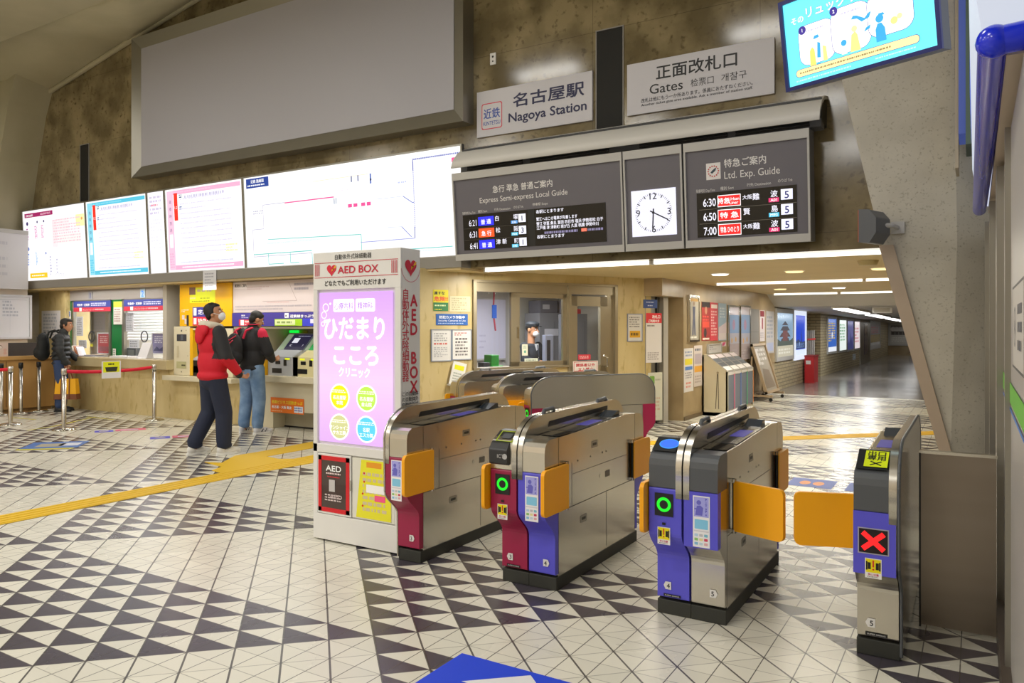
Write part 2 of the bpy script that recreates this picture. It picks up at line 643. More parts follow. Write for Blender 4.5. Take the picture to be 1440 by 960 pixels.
for nm, a in (('wall_rear', (-17, 0.6, -8.4, -8.2, 0, 6.4)), ('wall_left', (-15.3, -15.1, -8.2, 7.66, 0, 3.28)), ('wall_left_upper', (-17.0, -16.8, -8.2, 9.9, 0, 6.6))):
    struct(nm, MB().box(*a, M_CREAMTILE if nm != 'wall_left_upper' else M_PLASTER))

# leaning concrete portal columns
col = MB()
yf, yb_ = 7.3, WY - 0.005
P0 = [(-0.105, 0), (-0.23, 0.482), (-0.672, 2.19), (-0.985, 3.66), (-1.85, 6.4)]
cr = [(-0.10 - 0.012 * z, z) for _, z in P0]
vs, fs = [], []
for (a, z), (k, _) in zip(P0, cr):
    k = max(k, a + 0.03)
    vs += [(a, yf, z), (k if z > 0.5 else a + 0.06, yf - 0.0, z), (0.115, yf + 0.12, z), (0.115, yb_, z), (a, yb_, z)]
for i in range(4):
    for j in range(5):
        fs.append((i * 5 + j, i * 5 + (j + 1) % 5, (i + 1) * 5 + (j + 1) % 5, (i + 1) * 5 + j))
fs += [tuple(range(5))[::-1], tuple(range(20, 25))]
col.add(vs, fs, M_CONC)
struct('column_gates', col)
ct = MB()
e = [(-0.105, 0.0), (-0.23, 0.482), (-0.672, 2.19)]
ct.add([(e[0][0] - 0.02, yf - 0.03, 0), (e[0][0] + 0.06, yf - 0.03, 0), (e[2][0] + 0.09, yf - 0.03, 2.19), (e[2][0] - 0.02, yf - 0.03, 2.19),
        (e[0][0] - 0.02, yf + 0.0, 0), (e[0][0] + 0.06, yf + 0.0, 0), (e[2][0] + 0.09, yf + 0.0, 2.19), (e[2][0] - 0.02, yf + 0.0, 2.19)],
       [(0, 1, 2, 3), (7, 6, 5, 4), (0, 4, 5, 1), (1, 5, 6, 2), (2, 6, 7, 3), (3, 7, 4, 0)], mat('tan column trim', '#b3a08a', 0.5))
struct('trim_column', ct)
cl = MB()
cl.prism([(-16.6, 3.3), (-15.62, 3.3), (-15.28, 4.6), (-15.0, 5.5), (-14.6, 6.3), (-16.6, 6.3)], 7.25, WY + 0.2, M_PLASTER, 'y')
struct('column_counter', cl)
# dark vent slots in the marble
for i, (a, b_, z0, z1) in enumerate(((-3.585, -3.275, 3.60, 4.80), (-13.83, -13.56, 3.69, 4.81))):
    v = MB().box(a, b_, WY - 0.004, WY + 0.02, z0, z1, M_SLOT)
    v.box(a - 0.012, a, WY - 0.012, WY, z0, z1, M_FASCIA).box(b_, b_ + 0.012, WY - 0.012, WY, z0, z1, M_FASCIA).box(a - 0.012, b_ + 0.012, WY - 0.012, WY, z1, z1 + 0.012, M_FASCIA)
    struct(f'trim_{i + 2}', v)

# ------------------------------------------------------------------ ticket counter walls and windows
XL = onY(366, 480, 8.0).x
lw = MB().box(-15.4, -11.17, 7.98, 8.2, 0, 0.798, M_STONE).box(-11.17, XL - 0.005, 7.98, 8.2, 0, 0.638, M_STONE)
struct('wall_counter', lw)
tw = MB()
x0, x1, _, _ = RY(55, 91, 405, 500, 8.2)
tw.box(x0, x1, 8.2, 8.7, 0.7, 2.2, M_STONE)
struct('wall_pilaster', tw)
struct('wall_tile', MB().box(-17.0, x0 - 0.01, 8.36, 8.5, 0, 2.2, M_CREAMTILE))
struct('wall_ticket_room', MB().box(-17, -7.3, 9.95, 10.05, 0, 2.5, C('#cfcabf')))
GY = 8.32
wx = lambda px: onY(px, 460, GY).x
for i, (a, b_) in enumerate(((103, 157.5), (173.5, 235.5), (238, 252.5))):
    xa, xb = wx(a), wx(b_)
    fr = MB()
    for q in (xa, xb - 0.06):
        fr.box(q, q + 0.06, GY - 0.03, GY + 0.03, 0.93, 2.0, M_ALUG)
    fr.box(xa, xb, GY - 0.03, GY + 0.03, 0.93, 0.96, M_ALUG).box(xa, xb, GY - 0.03, GY + 0.03, 1.98, 2.01, M_ALUG)
    w = struct(f'window_{i + 1}', fr)
    g = MB(frame((0, GY, 0), (1, 0, 0))).rect(xa + 0.06, 0.96, xb - 0.06, 1.98, 0, M_GLASS)
    g.build('glass', w)
hd = MB().box(x1 - 0.02, wx(253), GY - 0.02, GY + 0.05, 2.0, 2.2, mat('glossy header', '#a39d9a', 0.3))
struct('trim_4', hd)
gp = MB()
gp.box(wx(158), wx(173.3), GY - 0.012, GY + 0.03, 0.95, 2.0, C('#0d7a3d', 0, 0.3)).box(wx(91), wx(103), GY - 0.012, GY + 0.03, 0.95, 2.0, C('#0d7a3d', 0, 0.3))
struct('trim_5', gp)
struct('wall_end_ticket', MB().box(wx(252.5), wx(252.5) + 0.1, 8.0, 9.95, 0, 2.2, C('#c9c2b4')))

# ------------------------------------------------------------------ office wall with window and door
OA = Vector((-5.783, 7.818, 0))
OB = Vector((-4.055, 11.483, 0))
OU = (OB - OA).normalized()
ON = Vector((OU.y, -OU.x, 0))
OM = frame(OA, OU)            # x along the wall, y up, z outwards
OMi = OM.inverted()


def RP(x0, x1, yt, yb):
    a, b_ = OMi @ onP(x0, yt, OA, ON), OMi @ onP(x0, yb, OA, ON)
    c = OMi @ onP(x1, yt, OA, ON)
    return a.x, c.x, b_.y, a.y


u0, u1, zs, zt = 0.60, 3.08, 0.94, 2.115
UD = 2.20                     # where the door starts
wo = MB(OM)
T = 0.16
UE = (Vector((-4.0, 11.15, 0)) - OA).dot(OU)
wo.box(-0.5, u0, 0, 2.235, -T, 0, M_STONE).box(u1, UE, 0, 2.235, -T, 0, M_STONE)
wo.box(u0, u1, zt, 2.235, -T, 0, M_STONE).box(u0, UD, 0, zs, -T, 0, M_STONE)
struct('wall_office', wo)
struct('wall_office_return', MB().box(-6.9, -5.95, 7.5, 8.1, 0, 2.2, M_STONE))
fw = MB(OM)
for a in (u0, u1 - 0.05, UD - 0.035):
    fw.box(a, a + 0.05, 0 if a > 2 else zs, zt, -0.1, 0.03, M_ALU)
fw.box(u0, u1, zt - 0.03, zt, -0.1, 0.03, M_ALU)
fw.box(u0 + 0.05, u1 - 0.05, 1.965, zt - 0.03, -0.08, 0.0, M_ALU)
fw.box(u0, UD, zs, zs + 0.03, -0.12, 0.05, M_ALU)
w4 = struct('window_4', fw)
sw = MB(OM)
a, b_ = 1.22, UD - 0.03
sw.box(a, a + 0.14, zs + 0.03, 1.965, -0.06, -0.02, M_ALU).box(b_ - 0.07, b_, zs + 0.03, 1.965, -0.06, -0.02, M_ALU)
sw.box(a, b_, 1.90, 1.965, -0.06, -0.02, M_ALU).box(a, b_, zs + 0.03, zs + 0.09, -0.06, -0.02, M_ALU)
sw.box(a + 0.09, a + 0.11, 1.35, 1.5, -0.02, 0.0, M_CHROME)
sw.build('sash', w4)
MB(OM).rect(a + 0.14, zs + 0.09, b_ - 0.07, 1.90, -0.04, M_GLASS).build('glass', w4)
# pleated clear vinyl sheet hanging in the open half
vs_, fs_ = [], []
for i in range(26):
    x = u0 + 0.05 + (1.20 - u0 - 0.05) * i / 25
    vs_ += [(x, zs + 0.05, -0.05 + 0.012 * math.sin(i * 1.9)), (x, 1.96, -0.05 + 0.010 * math.sin(i * 1.5))]
for i in range(25):
    fs_.append((2 * i, 2 * i + 2, 2 * i + 3, 2 * i + 1))
MB(OM).add(vs_, fs_, M_SHEET, True).build('vinyl_sheet', w4)
dr = MB(OM)
a, b_ = UD + 0.02, u1 - 0.17
dr.box(a, a + 0.13, 0.02, 1.94, -0.06, -0.01, M_ALU).box(b_ - 0.13, b_, 0.02, 1.94, -0.06, -0.01, M_ALU)
dr.box(a, b_, 1.80, 1.94, -0.06, -0.01, M_ALU).box(a, b_, 0.02, 0.95, -0.06, -0.01, M_ALU)
dr.box(b_ + 0.0, u1 - 0.05, 0, 1.965, -0.06, -0.02, M_ALU)
d1 = struct('door_1', dr)
MB(OM).rect(a + 0.13, 0.95, b_ - 0.13, 1.80, -0.04, M_GLASS).build('glass', d1)
h = MB(OM)
h.tube([(b_ - 0.05, 0.93, -0.01), (b_ - 0.05, 0.93, 0.05), (b_ - 0.05, 1.06, 0.05), (b_ - 0.12, 1.09, 0.05)], 0.012, M_CHROME)
h.build('handle', d1)
# office room shell
ro = MB(OM)
ro.box(0.0, 4.6, 0, 2.3, -2.95, -2.85, C('#c5c2ba')).box(4.2, 4.3, 0, 2.3, -2.85, -0.16, C('#bdb9b0')).box(0.0, 0.06, 0, 2.3, -2.85, -0.62, C('#bdb9b0'))
struct('wall_office_room', ro)

# ------------------------------------------------------------------ passage walls
XW = -3.95
pw = MB()
pw.box(XW - 0.45, XW, 12.09, 18.7, 0, 2.235, M_CORR)
pw.box(XW - 0.5, XW - 0.0, 11.1, 12.1, 1.97, 2.235, M_CORR)
struct('wall_passage', pw)
struct('wall_passage_brick', MB().box(XW - 0.3, XW, 18.7, 22.8, 0, 2.2, M_BRICKX))
struct('wall_passage_brick_far', MB().box(XW - 0.3, XW, 25.0, 47, 0, 2.2, M_BRICKX))
rc = MB().box(XW - 0.55, XW - 0.5, 22.7, 25.1, 0, 2.2, M_BRICKX).box(XW - 1, XW - 0.002, 24.97, 25.2, 0, 2.2, M_BRICKY).box(XW - 1, XW - 0.002, 22.6, 22.83, 0, 2.2, M_BRICKY)
struct('wall_passage_recess', rc)
struct('wall_end', MB().box(-5.2, 0.2, 46.2, 46.4, 0, 2.2, M_CORR))
struct('wall_passage_right', MB().box(-0.1, 0.12, 8.3, 47, 0, 2.235, M_CORR))
bd = MB().box(XW, XW + 0.02, 12.1, 18.7, 0, 0.06, C('#6b5a40'))
struct('baseboard_passage', bd)
dm = MB().box(XW - 0.31, XW - 0.27, 11.12, 12.1, 0, 1.97, M_ALUG)
dm.box(XW - 0.27, XW - 0.25, 11.55, 11.58, 0, 1.97, M_BLK)
d2 = struct('door_2', dm)
MB().box(XW - 0.27, XW - 0.235, 11.25, 11.38, 0.22, 0.25, M_GREY).box(XW - 0.27, XW - 0.235, 11.25, 11.38, 0.29, 0.32, M_GREY).build('louver', d2)
y0, y1, z0, z1 = RX(1208.5, 1222, 453, 508, XW + 0.01)
dd = MB().box(XW, XW + 0.05, y0, y1, 0, z1, M_ALUG).box(XW + 0.05, XW + 0.06, y0 + 1.2, y1 - 1.0, 0.35, z1 - 0.05, C('#3c3a5c', 0, 0.2))
struct('door_3', dd)

# ------------------------------------------------------------------ shop front at the side of the gates
MSH = mat('shop front metal', '#b8b4b0', 0.35, 0.15)
sh = MB().box(0.12, 0.6, -8.2, 7.3, 0, 2.3, MSH).box(0.12, 0.6, -8.2, 2.2, 2.3, 6.3, MSH).box(0.4, 0.6, 2.2, 7.3, 2.3, 6.3, mat('shop front metal', '#b8b4b0', 0.35, 0.15))
struct('wall_right', sh)
sf = MB()
for yy, w, d in ((7.05, 0.16, 0.06), (5.9, 0.12, 0.045), (4.75, 0.3, 0.03), (3.75, 0.06, 0.02)):
    sf.box(0.12 - d, 0.12, yy - w / 2, yy + w / 2, 0, 2.3, M_ALUG)
struct('trim_6', sf)
bb = MB().box(0.085, 0.12, -2, 7.2, 0, 0.14, mat('dark skirting', '#4a4038', 0.4))
struct('baseboard_right', bb)


# ------------------------------------------------------------------ generic flat print: a thin sheet with its own print on it
def draw(mb, w, h, items, E=0.0, c=0.0015):
    """print on a sheet of w by h metres; item coordinates run 0..1"""
    K = lambda col: C(col, E) if isinstance(col, str) else col
    for it in items:
        k = it[0]
        c += 0.0002
        if k == 'r':
            mb.rect(it[1] * w, it[2] * h, it[3] * w, it[4] * h, c, K(it[5]))
        elif k == 'rr':
            mb.rrect(it[1] * w, it[2] * h, it[3] * w, it[4] * h, it[5] * h, c, K(it[6]))
        elif k == 't':      # text, x, y, size, colour, align, bold, width
            wd = it[8] * w if len(it) > 8 and it[8] else None
            mb.text(it[1], it[2] * w, it[3] * h, it[4] * h, K(it[5]), it[6] if len(it) > 6 else 'L', it[7] if len(it) > 7 else 0.0, c, wd)
        elif k == 's':      # scribble of small print: x0,y0,x1,y1,rows,colour,seed
            mb.scrib(it[1] * w, it[2] * h, it[3] * w, it[4] * h, it[5], K(it[6]), it[7] if len(it) > 7 else 1, c, dens=it[8] if len(it) > 8 else 9)
        elif k == 'c':
            mb.disc(it[1] * w, it[2] * h, it[3] * h, c, K(it[4]), ry=it[3] * h)
        elif k == 'ring':
            mb.ring(it[1] * w, it[2] * h, it[3] * h, it[4] * h, c, K(it[5]))
        elif k == 'l':      # polyline
            for p, q in zip(it[1], it[1][1:]):
                mb.line(p[0] * w, p[1] * h, q[0] * w, q[1] * h, it[2] * h, c, K(it[3]))
        elif k == 'p':
            mb.poly([(a * w, b * h, c) for a, b in it[1]], K(it[2]))
        elif k == 'box':    # outline
            a, b, e, f, t = it[1] * w, it[2] * h, it[3] * w, it[4] * h, it[5] * h
            for q in ((a, b, e, b + t), (a, f - t, e, f), (a, b, a + t, f), (e - t, b, e, f)):
                mb.rect(q[0], q[1], q[2], q[3], c, K(it[6]))
        elif k == 'vt':
            mb.text(it[1], it[2] * w, it[3] * h, it[4] * h, K(it[5]), 'C', it[7] if len(it) > 7 else 0, c, vert=it[6] * h)
    return mb


def poster(label, M, w, h, col, items=(), frame_col=None, E=0.0, cat='poster', name='poster', t=0.006, group=None, fw=0.02, depth=0.03, gl=False):
    """a sheet, or a framed sheet (frame > sheet), flat against its wall"""
    if frame_col is None:
        mb = MB(M).box(0, w, 0, h, 0.0005, t, C(col, E))
        mb.M = M @ Matrix.Translation((0, 0, t - 0.001))
        draw(mb, w, h, items, E)
        return tag(mb.build(name), label, cat, group)
    r = root(name, label, cat, M.to_translation(), 0, group)
    fm = frame_col if not isinstance(frame_col, str) else C(frame_col)
    f = MB(M)
    f.box(-fw, 0, -fw, h + fw, 0.0005, depth, fm).box(w, w + fw, -fw, h + fw, 0.0005, depth, fm).box(0, w, -fw, 0, 0.0005, depth, fm).box(0, w, h, h + fw, 0.0005, depth, fm)
    f.build('frame', r)
    s_ = MB(M).box(0, w, 0, h, 0.0005, depth * 0.6, C(col, E, 0.2 if gl else 0.5))
    s_.M = M @ Matrix.Translation((0, 0, depth * 0.6 - 0.001))
    draw(s_, w, h, items, E)
    s_.build('print', r)
    return r


def atY(px0, px1, pyt, pyb, Y):
    x0, x1, z0, z1 = RY(px0, px1, pyt, pyb, Y)
    return frame((x0, Y, z0), (1, 0, 0)), x1 - x0, z1 - z0


def atX(px0, px1, pyt, pyb, X):
    y0, y1, z0, z1 = RX(px0, px1, pyt, pyb, X)
    return frame((X, y0, z0), (0, 1, 0)), y1 - y0, z1 - z0


def atP(px0, px1, pyt, pyb, off=0.0):
    u0_, u1_, v0, v1 = RP(px0, px1, pyt, pyb)
    return OM @ Matrix.Translation((u0_, v0, off)), u1_ - u0_, v1 - v0


# ------------------------------------------------------------------ lit timetables and route map along the header
PE = 1.04


def lit_panel(label, name, x0, x1, items, col='#ffffff', cat='timetable'):
    z0, z1, d = 2.375, 3.70, 0.13
    th = math.radians(3)
    v = Vector((0, -math.sin(th), math.cos(th)))
    M = frame((x0, 7.80, z0), (1, 0, 0), v)
    w, h = x1 - x0, z1 - z0
    r = root(name, label, cat, (x0, 7.8, z0))
    f = MB(M)
    b = 0.022
    f.box(-b, w + b, -b, h + b, -0.05, -0.004, M_DGREY)
    for q in ((-b, 0, -b, h + b), (w, w + b, -b, h + b), (0, w, -b, 0), (0, w, h, h + b)):
        f.box(*q, -0.004, 0.012, M_ALUG)
    f.build('frame', r)
    s_ = MB(M).rect(0, 0, w, h, 0.0, C(col, PE))
    draw(s_, w, h, items, PE, 0.001)
    s_.build('lit_face', r)
    return r


def timetable(main, light, title):
    it = [('r', 0.02, 0.93, 0.98, 0.98, main), ('r', 0.02, 0.03, 0.98, 0.085, main), ('r', 0.02, 0.03, 0.105, 0.98, light),
          ('r', 0.115, 0.62, 0.165, 0.95, '#ff3020'), ('t', '1.2', 0.14, 0.76, 0.045, '#ffffff', 'C')]
    for i, ch in enumerate(title):
        it.append(('t', ch, 0.0625, 0.83 - i * 0.085, 0.05, '#5a6a90', 'C'))
    it += [('r', 0.04, 0.30, 0.085, 0.46, '#ffffff'), ('s', 0.03, 0.05, 0.095, 0.24, 6, main, 3, 2),
           ('s', 0.19, 0.88, 0.23, 0.93, 2, '#506080', 4, 1), ('s', 0.19, 0.74, 0.23, 0.79, 2, '#4060a0', 5, 1), ('s', 0.26, 0.86, 0.9, 0.92, 1, '#c8c4dc', 6, 20)]
    for k in range(12):
        yy = 0.84 - k * 0.058
        it += [('r', 0.18, yy, 0.97, yy + 0.002, '#e6e2f2'), ('s', 0.2, yy + 0.012, 0.94, yy + 0.042, 1, '#d6d2ea', 20 + k, 34)]
    it += [('s', 0.18, 0.1, 0.95, 0.13, 1, '#c8c8e0', 44, 40), ('s', 0.78, 0.2, 0.94, 0.3, 3, '#f4f0a8', 45, 8),
           ('s', 0.1, 0.94, 0.95, 0.97, 1, light if main != light else '#ffffff', 46, 40), ('s', 0.2, 0.045, 0.95, 0.07, 1, '#ffffff', 47, 40)]
    return it


guide = [('r', 0.03, 0.905, 0.5, 0.965, '#a02060'), ('t', '近鉄名古屋駅', 0.05, 0.92, 0.032, '#ffffff', 'L', 0.01), ('s', 0.3, 0.92, 0.48, 0.95, 2, '#f0c0d0', 3, 8)]
for k, (x, y) in enumerate(((0.07, 0.82), (0.24, 0.83), (0.35, 0.83), (0.07, 0.46), (0.36, 0.38))):
    guide.append(('c', x, y, 0.028 if k in (0, 3) else 0.017, '#40306a' if k < 3 else '#6a80c0'))
guide += [('s', 0.05, 0.58, 0.09, 0.76, 5, '#b060a0', 11, 1), ('s', 0.19, 0.60, 0.24, 0.78, 9, '#d080b0', 12, 1), ('s', 0.3, 0.60, 0.35, 0.78, 9, '#d080b0', 13, 1),
          ('s', 0.05, 0.22, 0.09, 0.4, 5, '#5080d0', 14, 1), ('s', 0.19, 0.22, 0.23, 0.42, 9, '#80b0e0', 15, 1),
          ('r', 0.48, 0.45, 0.57, 0.83, '#fbe6ea'), ('r', 0.58, 0.64, 0.76, 0.83, '#fdeef0'), ('r', 0.86, 0.7, 0.99, 0.86, '#fdf2b0'), ('r', 0.58, 0.47, 0.98, 0.62, '#f6f2f0'),
          ('c', 0.95, 0.80, 0.02, '#e8a060'), ('s', 0.5, 0.5, 0.97, 0.84, 9, '#f2c8d0', 16, 14), ('r', 0.08, 0.04, 0.37, 0.11, '#f8c81c'), ('s', 0.11, 0.06, 0.34, 0.09, 1, '#ffffff', 17, 8),
          ('s', 0.42, 0.06, 0.45, 0.34, 7, '#b0b0c8', 18, 1), ('s', 0.52, 0.08, 0.56, 0.3, 5, '#c8c8d8', 19, 1), ('s', 0.5, 0.05, 0.72, 0.09, 2, '#d0d0d8', 20, 6)]
lit_panel('backlit station guide with a floor plan and yellow strip, beside the leaning plaster column', 'lit_guide', -15.42, -13.335, guide, '#fdfcff', 'guide')
lit_panel('backlit timetable with light blue border hanging above ticket window one', 'lit_timetable', -13.29, -11.55, timetable('#58c4e0', '#8cd8ec', '発車時刻表'))
lit_panel('narrow backlit notice between the blue and the pink timetable', 'lit_notice', -11.505, -11.085, [('s', 0.1, 0.72, 0.9, 0.96, 5, '#d0c8e0', 5, 4), ('s', 0.2, 0.82, 0.7, 0.86, 1, '#f090a0', 6, 3), ('s', 0.1, 0.3, 0.9, 0.68, 9, '#e4e4f2', 7, 5), ('s', 0.1, 0.05, 0.9, 0.2, 3, '#eef0f8', 8, 5)], '#f8f8ff', 'notice')
lit_panel('backlit timetable with pink border above the yellow adjustment machine', 'lit_timetable', -11.04, -9.215, timetable('#f8b0d0', '#f9c4dc', '発車時刻表'))
rm = [('r', 0.012, 0.88, 0.135, 0.985, '#1c3f94'), ('t', '近鉄 路線図', 0.0735, 0.935, 0.04, '#ffffff', 'C', 0.015), ('s', 0.02, 0.895, 0.125, 0.92, 1, '#ffffff', 2, 9),
      ('s', 0.15, 0.9, 0.235, 0.95, 2, '#e4e4f0', 3, 9)]
mg, nv, gn, gr = '#ff5098', '#3848b0', '#74c8c4', '#bcbcd0'
rm += [('l', ((0.215, 0.675), (0.46, 0.675)), 0.012, mg), ('l', ((0.36, 0.86), (0.62, 0.86)), 0.006, '#f6d8b8'),
       ('l', ((0.1, 0.68), (0.215, 0.68)), 0.008, gr), ('l', ((0.1, 0.68), (0.1, 0.42), (0.04, 0.42), (0.04, 0.12), (0.345, 0.12)), 0.008, gr),
       ('l', ((0.345, 0.12), (0.345, 0.0)), 0.009, gn), ('l', ((0.04, 0.145), (0.345, 0.145)), 0.010, gn), ('l', ((0.12, 0.3), (0.58, 0.27), (0.58, 0.04)), 0.009, gn),
       ('l', ((0.58, 0.09), (0.96, 0.09)), 0.009, gn), ('l', ((0.12, 0.14), (0.12, 0.03), (0.2, 0.03)), 0.009, gn), ('l', ((0.235, 0.14), (0.235, 0.03), (0.28, 0.03)), 0.009, gn)]
for q in (0.525, 0.55, 0.585, 0.61):
    rm.append(('r', q, 0.55, q + 0.018, 0.585, mg))
for k in range(26):
    rm.append(('r', 0.815 + k * 0.0072, 0.93, 0.815 + k * 0.0072 + 0.0045, 0.945, nv))
for k in range(34):
    rm.append(('r', 0.812, 0.29 + k * 0.0185, 0.8165, 0.29 + k * 0.0185 + 0.010, '#9098d0'))
rm += [('l', ((0.814, 0.83), (0.814, 0.945)), 0.009, nv), ('l', ((0.814, 0.19), (0.814, 0.3)), 0.009, nv), ('l', ((0.58, 0.19), (0.814, 0.19)), 0.008, '#98a0d8'),
       ('l', ((0.76, 0.31), (0.8, 0.205)), 0.008, '#7080c8'), ('l', ((0.77, 0.60), (0.808, 0.53), (0.814, 0.53)), 0.008, '#7080c8'), ('l', ((0.65, 0.60), (0.77, 0.60)), 0.006, '#c8d0e8'), ('l', ((0.70, 0.315), (0.76, 0.31)), 0.006, '#c8d0e8'),
       ('r', 0.63, 0.76, 0.637, 0.86, '#6078c0'), ('r', 0.545, 0.80, 0.551, 0.86, '#8088a8'), ('r', 0.575, 0.80, 0.581, 0.86, '#8088a8'), ('c', 0.634, 0.80, 0.012, '#203060'),
       ('r', 0.463, 0.60, 0.467, 0.66, '#90a0b8'), ('r', 0.472, 0.60, 0.476, 0.66, '#90a0b8'), ('s', 0.05, 0.58, 0.11, 0.63, 2, '#c0c0d0', 9, 5), ('s', 0.49, 0.72, 0.55, 0.76, 2, '#e8dcf0', 10, 4), ('s', 0.75, 0.72, 0.79, 0.75, 1, '#c0c8e8', 12, 3),
       ('r', 0.968, 0.86, 0.985, 0.90, mg), ('s', 0.6, 0.05, 0.98, 0.08, 1, '#d8e4ec', 13, 60), ('s', 0.12, 0.24, 0.42, 0.27, 1, '#d0ece8', 14, 50)]
lit_panel('wide backlit railway route map with thin coloured lines, behind the first aid kiosk', 'lit_route_map', -9.17, -5.285, rm, '#ffffff', 'map')

# big blank billboard box
r = root('billboard', 'huge blank grey billboard in a mitred steel frame high on the marble wall', 'billboard', (-12.2, 7.9, 4.0))
bx0, bx1, bz0, bz1, by = -11.93, -5.24, 3.99, 6.31, 7.72
f = MB()
t = 0.19
fm = M_ALUG
for a, b_ in ((((bx0, bz0), (bx1, bz0), (bx1 - t, bz0 + t), (bx0 + t, bz0 + t))), 0), (((bx1, bz0), (bx1, bz1), (bx1 - t, bz1 - t), (bx1 - t, bz0 + t)), 0), (((bx1, bz1), (bx0, bz1), (bx0 + t, bz1 - t), (bx1 - t, bz1 - t)), 0), (((bx0, bz1), (bx0, bz0), (bx0 + t, bz0 + t), (bx0 + t, bz1 - t)), 0):
    o, p, q, s_ = a
    f.add([(o[0], by, o[1]), (p[0], by, p[1]), (q[0], by + 0.07, q[1]), (s_[0], by + 0.07, s_[1]), (o[0], WY - 0.002, o[1]), (p[0], WY - 0.002, p[1])], [(0, 1, 2, 3), (1, 0, 4, 5)], fm)
f.build('frame', r)
MB().box(bx0 + t - 0.01, bx1 - t + 0.01, by + 0.06, by + 0.1, bz0 + t - 0.01, bz1 - t + 0.01, mat('blank board', '#adacb4', 0.45)).build('panel', r)

# enamel signs on the marble
NV = '#25264f'


def wall_sign(label, x0, x1, z0, z1, items):
    M = frame((x0, WY - 0.03, z0), (1, 0, 0))
    w, h = x1 - x0, z1 - z0
    mb = MB(M).box(0, w, 0, h, -0.028, 0.0, mat('sign white', '#cfcdd2', 0.45))
    draw(mb, w, h, items, 0, 0.001)
    return tag(mb.build('wall_sign'), label, 'sign')


wall_sign('white sign with navy station name and a square red outlined emblem', -5.17, -3.63, 3.815, 4.37, [
    ('rr', 0.045, 0.15, 0.235, 0.72, 0.05, '#d8485a'), ('rr', 0.052, 0.17, 0.228, 0.70, 0.045, '#d6d4d8'), ('t', '近鉄', 0.14, 0.40, 0.235, '#2a4aa8', 'C', 0.015, 0.15), ('t', 'KINTETSU', 0.14, 0.24, 0.12, '#2a4aa8', 'C', 0.012, 0.155),
    ('t', '名古屋駅', 0.635, 0.56, 0.31, NV, 'C', 0.02, 0.60), ('t', 'Nagoya Station', 0.625, 0.23, 0.27, NV, 'C', 0.02, 0.66)])
wall_sign('white sign pointing to the gates in four scripts, nearer the leaning column', -3.215, -1.675, 3.80, 4.355, [
    ('t', '正面改札口', 0.49, 0.63, 0.29, '#222226', 'C', 0.016, 0.55), ('t', 'Gates', 0.285, 0.35, 0.26, '#222226', 'C', 0.006, 0.235), ('t', '检票口', 0.535, 0.37, 0.16, '#222226', 'C', 0.004, 0.155), ('t', '개찰구', 0.745, 0.37, 0.16, '#222226', 'C', 0.004, 0.165),
    ('t', '改札は他にもう一か所あります。係員におたずねください。', 0.485, 0.215, 0.09, '#333338', 'C', 0.008, 0.76), ('t', 'Another ticket gate area available. Ask a member of station staff.', 0.485, 0.14, 0.07, '#333338', 'C', 0.008, 0.76)])
o = MB().box(-4.99, -4.91, WY - 0.015, WY, 4.68, 4.82, M_WHITE)
o.M = frame((-4.95, WY - 0.016, 4.75), (1, 0, 0))
o.disc(0, 0.025, 0.014, 0.001, M_BLK).disc(0, -0.03, 0.01, 0.001, M_BLK)
tag(o.build('wall_socket'), 'small white wall socket plate on the dimmed brown marble above the station sign', 'socket')

# ------------------------------------------------------------------ departure boards, clock and their cover
r = root('board_cover', 'long curved grey cover above the departure boards and the clock', 'cover', (-3.2, 7.9, 3.6))
cv = MB()
prof = [(WY - 0.003, 3.70), (7.76, 3.66), (7.6, 3.575), (7.5, 3.47), (7.46, 3.37), (7.48, 3.37), (7.53, 3.46), (7.62, 3.55), (7.77, 3.63), (WY - 0.003, 3.67)]
cv.prism(prof, -5.24, -1.19, C('#d6d4ce'), 'x', True)
cv.build('hood', r)
lv = MB().box(-5.2, -1.2, 7.62, 7.80, 3.345, 3.42, M_DGREY)
for a, b_ in ((-5.1, -4.35), (-4.25, -3.3), (-2.95, -2.05), (-1.97, -1.3)):
    lv.box(a, b_, 7.60, 7.62, 3.355, 3.37, M_BLK).box(a, b_, 7.60, 7.62, 3.38, 3.40, M_BLK)
lv.box(-5.2, -1.2, 7.64, WY, 3.40, 3.62, M_BLK)
lv.build('louver', r)
th = math.radians(5)
TV_ = Vector((0, -math.sin(th), math.cos(th)))


def board(name, label, cat, x0, x1, name2='housing'):
    M = frame((x0, 7.60, 2.29), (1, 0, 0), TV_)
    w, h = x1 - x0, 1.03
    r = root(name, label, cat, (x0, 7.6, 2.29))
    f = MB(M).box(0, w, 0, h, -0.24, -0.015, M_DGREY)
    b = 0.018
    f.box(0, w, h - 0.085, h, -0.015, 0.012, M_GREY).box(0, w, 0, 0.075, -0.015, 0.012, M_GREY).box(0, b, 0.075, h - 0.085, -0.015, 0.012, M_GREY).box(w - b, w, 0.075, h - 0.085, -0.015, 0.012, M_GREY)
    f.build(name2, r)
    return r, M @ Matrix.Translation((0, 0.0, -0.013)), w, h


